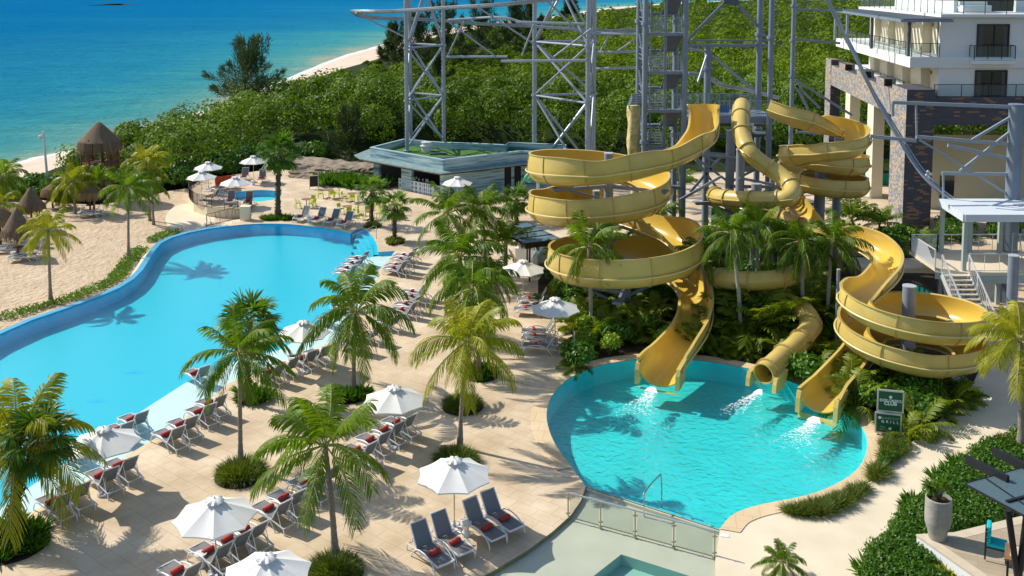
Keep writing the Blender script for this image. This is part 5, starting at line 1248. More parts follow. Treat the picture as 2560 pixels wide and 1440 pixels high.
# curved zip track swooping down in front of the hotel
zt_ = cr([atY(2058, -12, 66), atY(2078, 22, 66), atY(2110, 85, 66), atY(2150, 165, 65.5), atY(2200, 265, 65), atY(2250, 350, 64), atY(2290, 415, 63), atY(2330, 462, 62), atY(2384, 505, 61), atY(2440, 530, 60)], 6)
zo = rail('zip_track', zt_, .13, 'long steel zip track swooping down in front of the hotel columns', 'steel track', twin=.28)
m = MB(); wp = atY(2322, 440, 62.2)
for dx, dz in ((-.13, .05), (.13, .12), (-.05, .28), (.05, -.12)): m.cyl(wp+Vector((dx, -.05, dz)), wp+Vector((dx, .07, dz)), .085, n=14)
m.build('trolley_wheels', MT['white_metal'], zo, world=True, smooth=40)
def right_mast():
    Y = 58.; X = lambda px: (px-1280)/FPX*Y; x = X(2551); o = thing('steel_mast', 'thick steel mast at the right border carrying the zip track arms', 'mast', (x, Y, 0)); zt = atY(0, 262, Y).z
    m = MB(); m.cyl((x, Y, 0), (x, Y, zt), .42, n=20); m.cyl((x, Y, zt), (x, Y, zt+.05), .46, n=20); m.build('shaft', MT['steel_grey'], o, world=True, smooth=40)
    for a, b, w in (((2230, 256), (2545, 268), .2), ((2232, 256), (2232, 290), .14), ((2290, 260), (2292, 342), .1), ((2290, 342), (2545, 362), .2), ((2355, 433), (2545, 436), .18), ((2400, 428), (2540, 318), .15), ((2370, 363), (2545, 402), .2), ((2430, 350), (2540, 285), .15), ((2300, 350), (2530, 492), .13), ((2540, 320), (2520, 395), .13), ((2358, 433), (2358, 500), .1), ((2175, 340), (2290, 352), .2)):
        m = MB(); m.bar(atY(a[0], a[1], Y), atY(b[0], b[1], Y), w); m.build('arm', MT['steel_grey_light'], o, world=True)
right_mast()
mat('door_dark', (.03, .028, .026), .6, spec=.15)
# ================================================================ BUILDINGS
def quad_wall(m, a, b, z0, z1, th=.25, mi=0, side=1):
    a = Vector((a[0], a[1])); b = Vector((b[0], b[1])); d = (b-a).normalized(); n = Vector((-d.y, d.x))*th*side
    m.prism([a, b, b+n, a+n], z0, z1, mi, bottom=True)
# ---- hotel
def hotel():
    o = thing('hotel_building', 'white hotel block with balconies on a stone clad frame', 'building', (33, 76, 0))
    FX = lambda Y: 31.0+(Y-75.7)*.108
    def P(name, mt, fn, par=o, **k): m = MB(); fn(m); return m.build(name, MT[mt], par, world=(par is o), **k)
    # stone columns: side and front slips differ in size; front's shade painted darker
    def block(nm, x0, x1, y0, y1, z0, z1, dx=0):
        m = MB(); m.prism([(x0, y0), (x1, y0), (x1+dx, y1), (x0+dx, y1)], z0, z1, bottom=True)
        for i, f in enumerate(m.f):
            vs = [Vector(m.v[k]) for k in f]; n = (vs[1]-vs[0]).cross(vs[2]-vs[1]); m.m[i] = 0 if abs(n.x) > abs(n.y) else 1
        return m.build(nm, [MT['stone_side_lit'], MT['stone_front_shaded']], o, world=True)
    block('stone_column', 30.7, 32.9, 75.7, 79.8, 0, 11.0, .44)
    block('stone_column', FX(104.4)+.02, FX(104.4)+1.1, 104.4, 106.8, 0, 11.0, .2)
    block('stone_beam', FX(79.8)+.06, FX(79.8)+1.0, 79.8, 104.4, 8.3, 10.45, .108*24.6)
    block('stone_beam', 32.9, 50, 75.9, 77.2, 8.2, 10.4)
    for Y in (83.5, 90.5, 98.0): block('parapet_block', FX(Y)+.03, FX(Y)+1.0, Y, Y+2.6, 10.45, 11.05, .28); P('planter_opening', 'black', lambda m, Y=Y: m.box((FX(Y)+.55, Y-.01, 10.78), (.75, .04, .5)))
    for (Y0, Y1) in ((95.4, 97.3), (86.5, 88.6)): P('white_column', 'cream_wall', lambda m: m.prism([(FX(Y0)+.02, Y0), (FX(Y0)+1.02, Y0), (FX(Y1)+1.02, Y1), (FX(Y1)+.02, Y1)], 0, 8.3))
    P('terrace_slab', 'white_wall', lambda m: m.prism([(FX(77.3)+.9, 77.3), (50, 77.3), (50, 106), (FX(106)+1, 106)], 9.8, 10.35, bottom=True))
    # balcony slab and roof slab
    P('balcony_slab', 'white_wall', lambda m: m.prism([(31.1, 76.3), (33.45, 76.3), (50, 76.3), (50, 101.5), (33.6, 101.5)], 12.66, 13.49, bottom=True))
    P('roof_slab', 'white_wall', lambda m: m.prism([(33.2, 75.9), (50, 75.9), (50, 98), (34.6, 98)], 16.62, 16.86, bottom=True))
    P('facade', 'white_wall', lambda m: (m.box((41.75, 76.85, 11.5), (16.5, .5, 2.3)), m.box((41.75, 76.85, 15.05), (16.5, .5, 3.12))))
    P('pergola_roof', 'steel_dark', lambda m: [m.prism([(29.6+.118*k*.92, 74.2+k*.92), (33.3+.07*k, 74.2+k*.92), (33.3+.07*k, 74.75+k*.92), (29.6+.118*k*.92, 74.75+k*.92)], 16.48, 16.58, bottom=True) for k in range(26)])
    P('pergola_frame', 'steel_grey', lambda m: (m.bar((29.5, 74.2, 16.42), (32.4, 98.4, 16.42), .14, .2), m.bar((29.5, 74.2, 16.42), (33.4, 74.2, 16.42), .14, .2), m.bar((32.4, 98.4, 16.42), (35, 98.4, 16.42), .14, .2)))
    for x, y, mt_ in ((32.5, 98.5, 'steel_grey_light'), (32.0, 93.5, 'steel_grey_light'), (31.6, 86.0, 'steel_dark'), (31.3, 77.2, 'steel_dark'), (33.6, 77.0, 'steel_dark')): P('pergola_post', mt_, lambda m: m.box((x, y, 14.98), (.22, .22, 3.0)))
    # inner walls of the rooms behind the balconies, two storeys
    for z0, z1 in ((10.36, 12.64), (13.5, 16.6)):
        P('room_wall', 'cream_wall', lambda m: m.prism([(34.3, 77.1), (34.6, 77.1), (37.2, 101), (36.9, 101)], z0, z1))
        for Y in (81.2, 86.8, 92.0, 97.0):
            xx = 34.3+(Y-77.1)*.1213; P('partition', 'cream_wall', lambda m: m.box((xx-.4, Y, (z0+z1)/2-.001), (.8, .18, z1-z0-.01)))
        for Y in (79.0, 84.0, 89.4, 94.6):
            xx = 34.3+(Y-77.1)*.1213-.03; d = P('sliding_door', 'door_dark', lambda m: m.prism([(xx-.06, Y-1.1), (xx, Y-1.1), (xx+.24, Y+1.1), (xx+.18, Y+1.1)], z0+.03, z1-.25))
        for Y in (80.6, 85.9, 91.0, 78.0): xx = 34.3+(Y-77.1)*.1213-.1; P('wall_lamp', 'brass', lambda m: m.box((xx, Y, z1-.75), (.14, .2, .28)))
    # railings
    def rail_glass(a, b, z, h=1.05, n=6, nm='railing'):
        a = Vector((a[0], a[1], z)); b = Vector((b[0], b[1], z)); m = MB(); m.bar(a+Vector((0, 0, h)), b+Vector((0, 0, h)), .05)
        for i in range(n+1): p = a.lerp(b, i/n); m.bar(p, p+Vector((0, 0, h)), .045)
        r = m.build(nm, MT['dark_frame'], o, world=True); g = MB(); d = (b-a).normalized(); nn = Vector((-d.y, d.x, 0))*.006
        g.add([a+Vector((0, 0, .08))+nn, b+Vector((0, 0, .08))+nn, b+Vector((0, 0, h-.06))+nn, a+Vector((0, 0, h-.06))+nn], [(0, 1, 2, 3)])
        gg = g.build('glass', MT['glass_clear'], None)
        Mi = (Matrix.Translation(o.location)).inverted(); gg.data.transform(Mi); gg.parent = r; KIDS.setdefault(r.name, []).append(gg)
    rail_glass((31.25, 76.45), (33.6, 101), 13.5, n=16); rail_glass((31.25, 76.4), (33.4, 76.4), 13.5, n=3)
    rail_glass((33.3, 76.0), (50, 76.0), 16.87, n=10); rail_glass((33.3, 76.0), (34.7, 97.8), 16.87, n=14)
    rail_glass((33.0, 76.1), (50, 76.1), 10.41, h=.95, n=8)
    rail_glass((FX(80)+.7, 80), (FX(104)+.7, 104), 10.45, h=.75, n=10)
    # windows on the front
    def win(px0, px1, y0, y1):
        a = atY(px0, y0, 76.58); b = atY(px1, y1, 76.58); f = MB(); cx, cz = (a.x+b.x)/2, (a.z+b.z)/2; w, h = b.x-a.x, a.z-b.z
        for s in (-1, 1): f.box((cx+s*(w/2-.05), 76.56, cz), (.1, .12, h))
        f.box((cx, 76.56, a.z-.05), (w-.2, .12, .1)); f.box((cx, 76.56, b.z+.05), (w-.2, .12, .1)); f.box((cx+.1, 76.56, cz), (.09, .1, h-.2))
        r = f.build('window', MT['dark_frame'], o, world=True); g = MB(); g.box((cx, 76.585, cz), (w-.15, .02, h-.15)); gg = g.build('pane', MT['dark_glass']); cu = MB()
        for k in range(5): cu.box((cx-w/2+.16+.07*k, 76.568, cz), (.045, .012, h-.3)); cu.box((cx+w/2-.16-.06*k, 76.568, cz), (.04, .012, h-.3))
        cc_ = cu.build('curtain', mat('curtain_%d' % px0, (.13, .125, .115), .9), None); cc_.data.transform(Matrix.Translation(-o.location)); cc_.parent = r; KIDS.setdefault(r.name, []).append(cc_)
        gg = gg; gg.data.transform(Matrix.Translation(-o.location)); gg.parent = r; KIDS.setdefault(r.name, []).append(gg)
    win(2443, 2520, 60, 153); win(2438, 2515, 175, 252)
    a = atY(2433, 150, 75.7); b = atY(2540, 162, 75.7); P('juliet_balcony', 'white_wall', lambda m: m.box(((a.x+b.x)/2, 76.1, (a.z+b.z)/2), (b.x-a.x, .95, .28)))
    rail_glass((a.x+.08, 75.72), (b.x-.08, 75.72), a.z+.05, n=3); rail_glass((a.x+.08, 75.72), (a.x+.08, 76.5), a.z+.05, n=1); rail_glass((b.x-.08, 75.72), (b.x-.08, 76.5), a.z+.05, n=1)
    # top storey
    P('top_wall', 'white_wall', lambda m: (m.box((45.5, 80, 18.7), (9, .4, 3.6)), m.prism([(36, 80), (36.3, 80), (38.5, 98), (38.2, 98)], 16.87, 20.5)))
    P('top_window', 'dark_glass', lambda m: m.box((38.6, 79.9, 18.5), (4.4, .1, 3.1)))
    P('roof_sofa', 'white_wall', lambda m: (m.box((36.6, 77.6, 17.25), (2.2, .9, .5)), m.box((36.6, 78.0, 17.6), (2.2, .25, .4))))
    # lower storey behind the frame
    P('lower_wall', 'beige_wall', lambda m: m.box((43, 82.5, 3.2), (15.5, .4, 6.4)))
    P('lower_wall', 'beige_wall', lambda m: m.box((42, 79, 6.9), (.3, 6, 2.4)))
    P('lower_soffit', 'black', lambda m: m.box((43, 81.2, 8.1), (16, 8, .12)))  # black ceiling sheet: shade under the slab put into its colour
    for px0, px1, y0, y1 in ((2352, 2384, 440, 498), (2516, 2530, 458, 520)):
        c0 = atY(px0, y0, 82.2); c1 = atY(px1, y1, 82.2); P('lower_window', 'dark_glass', lambda m: m.box(((c0.x+c1.x)/2, 82.25, (c0.z+c1.z)/2), (c1.x-c0.x, .12, c0.z-c1.z)))
    return o
mat('brass', (.42, .30, .10), .4, .6)
mat('eave_stone', (.20, .28, .27), .5, var=.2, vs=2)
hotel()
# ---- marble bar
def bar():
    Z1 = 3.5; A = G(1107, 399, Z1); B = G(925, 368, Z1); B2 = G(1008, 347, Z1); poly = [B, B2]+[G(*p, Z1) for p in [(1120, 356), (1158, 356), (1264, 361), (1272, 355), (1415, 361), (1413, 383), (1305, 377)]]+[A]
    poly = [Vector((p.x, p.y)) for p in poly]; o = thing('pool_bar', 'low bar pavilion clad in streaked blue marble with a green roof', 'bar building', (A.x, A.y, 0))
    inn = offset(poly, -.28); m = MB(); n = len(poly); wall_strip(m, poly, 2.5, Z1); wall_strip(m, inn, 2.8, Z1, flip=True); m.build('parapet', MT['marble'], o, world=True)
    m = MB(); ring_strip(m, offset(poly, .03), offset(poly, -.31), Z1, Z1); wall_strip(m, offset(poly, .03), Z1-.07, Z1); m.build('parapet_cap', mat('cap_blue', (.36, .52, .55), .5), o, world=True)
    v, f = tri2d([inn]); m = MB(); m.add([(p.x, p.y, 2.86) for p in v], f); m.build('green_roof', MT['turf'], o, world=True)
    ev = offset(poly, 1.0); m = MB(); ring_strip(m, offset(poly, .0), ev, 2.52, 2.44); ring_strip(m, ev, offset(poly, -.3), 2.34, 2.34); wall_strip(m, ev, 2.34, 2.44); 
    w1 = G(885, 388, 2.4); m.prism([(w1.x, w1.y), (ev[0].x, ev[0].y), (poly[1].x, poly[1].y), (w1.x+1.5, w1.y+5)], 2.35, 2.43, bottom=True); m.build('eave', MT['eave_stone'], o, world=True)
    m = MB(); wall_strip(m, offset(poly, .985), 2.25, 2.345); m.build('eave_edge', MT['black'], o, world=True)
    wp = offset(poly, -.05)
    a, b, c = Vector((wp[-1].x, wp[-1].y)), Vector((wp[0].x, wp[0].y)), Vector((wp[-2].x, wp[-2].y))
    def seg(p, q, t0, t1, z0, z1, name, mt, th=.3): m = MB(); quad_wall(m, p.lerp(q, t0), p.lerp(q, t1), z0, z1, th, side=-1 if q is b else 1); m.build(name, MT[mt], o, world=True)
    ac, bc = a, c
    seg(ac, bc, 0, .77, 0, 2.5, 'wall', 'marble'); seg(ac, bc, .86, .90, 0, 2.5, 'wall', 'marble'); seg(ac, bc, .99, 1.0, 0, 2.5, 'wall', 'marble')
    seg(ac, bc, .77, .86, 0, 2.5, 'door', 'black', .1); seg(ac, bc, .90, .99, 0, 2.5, 'door', 'black', .1)
    quadr = [Vector((wp[-3].x, wp[-3].y)), Vector((wp[-4].x, wp[-4].y))]; m = MB(); quad_wall(m, c, quadr[0], 0, 2.5, .3); m.build('wall', MT['marble'], o, world=True); m = MB(); quad_wall(m, quadr[0], quadr[1], 0, 2.5, .3); m.build('wall', MT['marble'], o, world=True)
    seg(ac, b, 0, .04, 0, 2.5, 'wall', 'marble'); seg(ac, b, .42, .56, 0, 2.5, 'wall', 'marble'); seg(ac, b, .88, .96, 0, 2.5, 'column', 'marble')
    seg(ac, b, .04, .60, 0, 1.02, 'counter', 'pattern_tile', .35); seg(ac, b, .03, .61, 1.02, 1.08, 'counter_top', 'black', .6)
    seg(ac, b, .12, .36, 2.1, 2.35, 'menu_strip', 'white_wall', .06)
    n1 = (Vector((inn[2].x, inn[2].y))-a).normalized(); m = MB(); q = [a.lerp(b, .03)+n1*2.6, a.lerp(b, .97)+n1*2.6, a.lerp(b, .97)+n1*2.9, a.lerp(b, .03)+n1*2.9]; m.prism(q, 0, 2.45); m.build('back_wall', MT['black'], o, world=True)  # black wall: darkness of the bar interior put into its colour
    random.seed(3); m = MB()
    for i in range(16): t = U(.08, .55); p = a.lerp(b, t)+n1*U(.1, .5); m.cyl((p.x, p.y, 1.08), (p.x, p.y, 1.08+U(.15, .35)), U(.04, .09), n=8)
    m.build('counter_items', MT['steel_grey_light'], o, world=True)
bar()
v = thing('roof_vent', 'round white vent on the green roof of the bar', 'vent', G(1066, 378, 2.86)); m = MB(); m.lathe([(0, 0), (.5, 0), (.5, .45), (.62, .5), (.62, .58), (.42, .62), (.42, .8), (.52, .84), (.52, .92), (0, .98)], 20); m.build('housing', MT['white_metal'], v, smooth=35)
m = MB(); p = G(1110, 366, 2.86); m.box((p.x, p.y, 3.05), (2.2, 1.2, .38)); tag(m.build('plinth', MT['turf']), 'low green plinth under the right leg of the left lattice tower', 'plinth')
for i, (x, y, w_) in enumerate(((1135, 402, 3.2), (1095, 392, 1.6))): m = MB(); p = G(x, y-6, 2.86); m.box((p.x, p.y, 2.95), (w_, .5, .14), rz=.2); tag(m.build('roof_duct', MT['steel_dark']), ('longer' if i == 0 else 'shorter')+' dark duct lying on the green roof of the bar', 'duct')
# ---- rock retaining wall behind the terrace
def rockwall():
    pts = cr(GP([(718, 446), (760, 448), (800, 452), (840, 457), (880, 458), (930, 455), (985, 450)], 0), 8); m = MB(); rows = 9; vs = []; N = len(pts)
    for j in range(rows):
        t = j/(rows-1)
        for i, p in enumerate(pts): d = .35*noise.noise(Vector((p.x*1.3, j*.9, 3))); vs.append((p.x+.4*noise.noise(Vector((p.x*2, j, 9))), p.y+.2+t*1.6+d, t*(1.25-.25*i/N)+.12*noise.noise(Vector((p.x*3, j*2, 1)))))
    for j in (1, 2, 3):
        for i, p in enumerate(pts): vs.append((p.x, p.y+1.8+j*1.3, 1.2-.25*i/N+.25*noise.noise(Vector((p.x, j, 4)))))
    rows += 3; m.add(vs, [(j*N+i, j*N+i+1, (j+1)*N+i+1, (j+1)*N+i) for j in range(rows-1) for i in range(N-1)]); tag(m.build('rock_wall', MT['rock']), 'rough cut rock bank behind the cafe terrace', 'rock wall')
rockwall()
# ---- white roofed stair platform on the right
def stair_pavilion():
    o = thing('stair_pavilion', 'white flat roofed platform with steel stairs beside the right coil', 'pavilion', (25, 54, 0)); zp = 3.15
    m = MB(); m.prism([(25.3, 53.9), (34, 53.9), (34, 58.0), (25.65, 58.0)], 6.22, 6.4, bottom=True); m.build('roof', MT['roof_white'], o, world=True)
    m = MB(); m.box((29.7, 53.87, 6.22), (8.7, .1, .42)); m.bar((25.3, 53.9, 6.22), (25.65, 58, 6.22), .1, .42); m.build('roof_fascia', MT['roof_white'], o, world=True)
    m = MB()
    for x, y, w in ((29.5, 56, .3), (31.2, 55, .2)): m.box((x, y, 6.43), (w, w*.6, .05))
    m.build('roof_vents', MT['column_grey'], o, world=True)
    for x, y in ((25.5, 54.1), (25.8, 57.7), (27.5, 57.7), (29.3, 57.7), (31, 54.1), (31.5, 57.7)): m = MB(); m.box((x, y, 3.1), (.22, .22, 6.2)); m.build('post', MT['post_green'], o, world=True)
    m = MB(); m.prism([(24.1, 54.6), (25.6, 53.7), (34, 53.7), (34, 58.2), (24.1, 58.2)], 2.95, zp, bottom=True); m.build('floor', MT['path_concrete'], o, world=True)
    m = MB(); m.bar((24.1, 54.55, 2.75), (25.6, 53.66, 2.75), .1, .4); m.bar((25.6, 53.66, 2.75), (34, 53.66, 2.75), .1, .4); m.build('edge_beam', MT['post_green'], o, world=True)
    X0, X1, Y0, Y1 = 24.05, 25.55, 53.6, 49.2; n = 17; 
    m = MB()
    for i in range(n): t = (i+.5)/n; m.box(((X0+X1)/2, Y0+(Y1-Y0)*t, zp*(1-t)), (X1-X0, .29, .06))
    m.build('treads', MT['path_concrete'], o, world=True)
    for x in (X0, X1):
        m = MB(); m.bar((x, Y0, zp-.1), (x, Y1, -.05), .06, .28); m.build('stringer', MT['white_metal'], o, world=True)
        m = MB(); m.bar((x, Y0, zp+1.05), (x, Y1, 1.05), .06); m.bar((x, Y0, zp+.1), (x, Y1, .12), .03)
        for i in range(30): t = i/29; p = Vector((x, Y0+(Y1-Y0)*t, zp*(1-t)+.1)); m.bar(p, p+Vector((0, -.28, .95-.2)), .018)
        for i in range(5): t = i/4; p = Vector((x, Y0+(Y1-Y0)*t, zp*(1-t))); m.bar(p, p+Vector((0, 0, 1.05)), .05)
        m.build('handrail', MT['white_metal'], o, world=True)
    def bars(a, b, z, slant=.35, n=26, nm='railing', mt='white_metal'):
        a = Vector((*a, z)); b = Vector((*b, z)); m = MB(); m.bar(a+Vector((0, 0, 1.05)), b+Vector((0, 0, 1.05)), .06); m.bar(a+Vector((0, 0, .08)), b+Vector((0, 0, .08)), .04); m.bar(a, a+Vector((0, 0, 1.1)), .06); m.bar(b, b+Vector((0, 0, 1.1)), .06); d = (b-a)
        for i in range(n): p = a+d*(i/n); q = a+d*min(1, (i/n+slant)); m.bar(p+Vector((0, 0, .08)), q+Vector((0, 0, 1.05)), .022)
        m.build(nm, MT[mt], o, world=True)
    bars((24.1, 54.6), (24.1, 58.0), zp); bars((24.1, 58), (25.7, 58), zp, n=14); bars((25.7, 53.8), (34, 53.8), zp, .0, n=10); bars((25.7, 58.0), (34, 58.0), zp, .0, n=10)
    m = MB(); m.tube([(29.4, 56.4, zp), (29.5, 56.6, zp+1.5), (29.9, 56.6, zp+1.5), (30.0, 56.4, zp)], .03, 6); m.bar((29.45, 56.5, zp+.5), (29.95, 56.5, zp+.5), .04); m.build('ladder_frame', MT['aluminium'], o, world=True)
mat('post_green', (.36, .43, .41), .6)
stair_pavilion()
# walkway bridge left of it with a green mesh screen
def walkway():
    a = G(2236, 668, 2.2); b = G(2352, 672, 2.2); o = thing('walkway', 'raised concrete walkway with dark railing behind the right slide', 'walkway', (a.x, a.y, 0)); m = MB(); m.prism([(a.x-2, a.y), (b.x+.4, b.y), (b.x+.4, b.y+2.2), (a.x-2, a.y+2.2)], 1.9, 2.2, bottom=True); m.build('slab', MT['path_concrete'], o, world=True)
    m = MB()
    for z in (1.05, .1): m.bar((a.x-2, a.y+2, 2.2+z), (b.x+.4, b.y+2, 2.2+z), .05)
    for i in range(60): x = a.x-2+(b.x+2.4-a.x)*i/59; m.bar((x, a.y+2, 2.2), (x, a.y+2, 3.25), .022)
    m.build('railing', MT['iron'], o, world=True); m = MB(); m.box((a.x-1, a.y+1, .95), (1.6, 1.6, 1.9)); m.build('pier', MT['rock'], o, world=True)
walkway()
def mesh_screen(a, b, z0, z1, label, drop=0):
    o = thing('mesh_screen', label, 'mesh screen', (a.x, a.y, 0), 0, 'green mesh screens'); m = MB(); m.add([(a.x, a.y, z0), (b.x, b.y, z0-drop), (b.x, b.y, z1-drop), (a.x, a.y, z1)], [(0, 1, 2, 3)]); s = m.build('fabric', MT['green_fabric'], o, world=True); md = s.modifiers.new('t', 'SOLIDIFY'); md.thickness = .02
    m = MB(); n = max(2, int((b-a).length/.3))
    for i in range(n+1): p = a.lerp(b, i/n); m.bar((p.x, p.y-.03, z0-drop*i/n-.1), (p.x, p.y-.03, z1-drop*i/n+.05), .02 if i % 5 else .05)
    m.bar((a.x, a.y-.03, z1), (b.x, b.y-.03, z1-drop), .04); m.build('rail_frame', MT['iron'], o, world=True)
mesh_screen(atY(2285, 700, 55), atY(2385, 760, 53.2), .35, 2.2, 'turquoise mesh screen on the railing left of the white stairs', drop=.6)
mesh_screen(atY(2155, 470, 92), atY(2245, 470, 92), 0.0, 1.2, 'green mesh screen seen between the tall white hotel columns')
mesh_screen(atY(1560, 480, 80), atY(1625, 480, 80), 0.0, 1.1, 'green mesh screen behind the upper coil of the left slide')
mesh_screen(atY(1780, 470, 76), atY(1925, 470, 76), 0.2, 1.5, 'green mesh screen behind the grey columns of the tube slide')
mesh_screen(atY(1535, 600, 66), atY(1600, 600, 66), .2, 1.3, 'small green mesh screen seen through the lowest left coil')
# ---- lookout tower with thatched roof
def thatch_roof(o, R0, H, z, seed, mt='thatch', n=64, skirt=.5):
    random.seed(seed); m = MB(); prof = [(0.02, H), (R0*.12, H*.95), (R0*.34, H*.72), (R0*.62, H*.40), (R0*.86, H*.13), (R0*.99, 0)]
    m.lathe([(r, z+h) for r, h in prof], n, jig=.02); m.build('thatch_top', MT[mt], o, smooth=True)
    s = LB()
    for i in range(900):
        a = U(0, 6.283); r = R0*U(.90, 1.0); p = Vector((r*math.cos(a), r*math.sin(a), z+U(-.02, .12))); d = Vector((math.cos(a)*.25, math.sin(a)*.25, -1)).normalized(); s.blade(p, d, Vector((-math.sin(a), math.cos(a), 0)), skirt*U(.7, 1.15), .06, U(0, 1), n=2)
    for i in range(500):
        a = U(0, 6.283); t = U(.05, .95); r = R0*.95*t; p = Vector((r*math.cos(a), r*math.sin(a), z+H*(1-t)**1.0*.98+.03)); d = Vector((math.cos(a)*.8, math.sin(a)*.8, -H/R0*.75)).normalized(); s.blade(p, d, Vector((-math.sin(a), math.cos(a), 0)), .4, .04, U(0, 1), n=1)
    s.build('fringe', MT['straw_'+('dark' if mt == 'thatch' else 'dry')], o)
leaf_mat('straw_dark', (.13, .09, .055), (.27, .19, .12), .9, .1, tcol=(1, .9, .7)); leaf_mat('straw_dry', (.17, .105, .05), (.36, .25, .13), .9, .15, tcol=(1, .9, .7))
def lookout():
    b = G(254, 500, -.8); Y = b.y; o = thing('lookout_tower', 'tall wooden lookout hut with a thatched roof on the beach', 'lookout tower', b); sc = Y/FPX
    zr = atY(246, 352, Y).z+.8; za = atY(246, 304, Y).z+.8; zf = atY(246, 408, Y).z+.8
    thatch_roof(o, 51*sc, za-zr, zr, 5, skirt=1.05)
    for k in range(6): a = 2*PI*k/6+.3; m = MB(); r = 44*sc; m.cyl((r*math.cos(a), r*math.sin(a), zf-.4), (r*math.cos(a)*.95, r*math.sin(a)*.95, zr+.3), .09, n=8); m.build('post', MT['wood_dark'], o)
    m = MB(); m.cyl((.25, 0, 0), (.25, 0, zr+.4), .17, .13, n=10); m.build('centre_post', MT['wood_dark'], o, smooth=40)
    for x, y in ((-1.2, .9), (1.5, .9), (-.9, -.9), (1.3, -.7)): m = MB(); m.cyl((x, y, 0), (x, y, zf), .10, n=8); m.build('leg', MT['wood_dark'], o)
    m = MB(); m.cyl((0, 0, zf-.12), (0, 0, zf), 46*sc, n=6); m.build('floor', MT['wood_dark'], o)
    for k in range(6):
        a0, a1 = 2*PI*k/6+.3, 2*PI*(k+1)/6+.3; r = 44*sc; p = Vector((r*math.cos(a0), r*math.sin(a0), zf)); q = Vector((r*math.cos(a1), r*math.sin(a1), zf)); m = MB()
        m.bar(p+Vector((0, 0, 1.)), q+Vector((0, 0, 1.)), .08); m.bar(p+Vector((0, 0, .15)), q+Vector((0, 0, .15)), .07)
        for i in range(3): m.bar(p.lerp(q, i/3)+Vector((0, 0, .15)), p.lerp(q, (i+1)/3)+Vector((0, 0, 1.)), .05); m.bar(p.lerp(q, (i+1)/3)+Vector((0, 0, .15)), p.lerp(q, i/3)+Vector((0, 0, 1.)), .05)
        m.build('railing', MT['wood_dark'], o)
lookout()
def palapa(px, top, rimy, base_y, wpx, label, mt, seed):
    b = G(px, base_y, -.8); Y = b.y; o = thing('thatched_parasol', label, 'thatched parasol', b, 0, 'thatched parasols on the beach'); za = atY(px, top, Y).z+.8; zr = atY(px, rimy-9, Y).z+.8
    thatch_roof(o, wpx/2*Y/FPX, (za-zr)*.92, zr, seed, mt, n=36, skirt=.6); m = MB(); m.cyl((0, 0, 0), (0, 0, zr+.5), .09, n=8); m.build('pole', MT['wood_dark'], o, smooth=40); m = MB(); m.cyl((0, 0, .75), (0, 0, .79), .35, n=14); m.build('shelf', MT['wood_dark'], o)
palapa(46, 516, 583, 643, 72, 'nearest thatched parasol over two loungers on the sand', 'thatch', 1)
palapa(80, 464, 522, 575, 66, 'tall dark thatched parasol behind the nearest one', 'thatch', 2)
palapa(226, 460, 490, 534, 58, 'low brown thatched parasol below the lookout hut', 'thatch_dry', 3)
palapa(132, 458, 482, 520, 50, 'half hidden dry thatched parasol beside the camera pole', 'thatch_dry', 4)
palapa(2, 512, 555, 612, 74, 'thatched parasol cut by the left border', 'thatch_dry', 5)
# camera pole
b = G(121, 478, -.8); o = thing('camera_pole', 'slim white pole with a security camera near the beach', 'camera pole', b); zt = atY(114, 328, b.y).z+.8
m = MB(); m.cyl((0, 0, 0), (-.25, 0, zt), .13, .09, n=12); m.build('pole', MT['white_metal'], o, smooth=40); m = MB(); m.bar((-.25, 0, zt-.3), (-.5, -.1, zt-.35), .06); m.lathe([(0, -.25), (.13, -.2), (.17, -.05), (.15, .08), (0, .14)], 14, (-.52, -.1, zt-.5)); m.build('camera', MT['white_metal'], o, smooth=40)
# left dark metal railings at the kids pool
def iron_rail(pts, label, h=1.05, gap=.13, wavy=False, name='iron_railing', mt='iron', grp='iron railings'):
    o = thing(name, label, 'railing', pts[0], 0, grp); m = MB(); P = resample(pts, gap)
    for q in (h, .12): m.tube([p+Vector((0, 0, q)) for p in P], .022, 4)
    m.build('rails', MT[mt], o, world=True); m = MB(); random.seed(4)
    for i, p in enumerate(P):
        if wavy and i % 8: e = P[min(len(P)-1, max(0, i+random.choice((-2, -1, 1, 2))))]; m.bar(p+Vector((0, 0, .12)), e+Vector((0, 0, h)), .014)
        else: m.bar(p, p+Vector((0, 0, h)), .016 if i % 10 else .045)
    m.build('balusters', MT[mt], o, world=True)
iron_rail(cr(GP([(500, 462), (484, 470), (474, 482), (473, 494), (484, 508), (500, 515), (530, 520)]), 5), 'curved iron railing on the left rim of the kids pool terrace')
iron_rail(cr(GP([(530, 520), (560, 523), (604, 526), (630, 520)]), 4), 'straight iron railing in front of the kids pool loungers')
iron_rail([G(517, 568, -.5), G(566, 556, -.2), G(597, 548, 0)], 'wavy iron railing along the steps to the kids pool', wavy=True)
iron_rail([G(622, 546), G(629, 530), G(630, 515)], 'short iron railing at the top of the kids pool steps', gap=.2)
m = MB(); p = G(612, 552); m.box((p.x, p.y+.3, .55), (.75, .6, 1.1)); m.box((p.x, p.y+.3, 1.13), (.85, .7, .07)); tag(m.build('stone_pillar', MT['path_concrete']), 'square pale stone pillar at the top of the pool steps', 'pillar')
for k in range(4): m = MB(); a = G(535+18*k, 572-5*k, -.62+.16*k); m.box((a.x+.2, a.y+.5, -.7+.16*k), (1.2, 1.3, .17), rz=.35); tag(m.build('stone_step', MT['path_concrete']), kind='structure')
m = MB(); p = G(680, 452); q = G(690, 430)
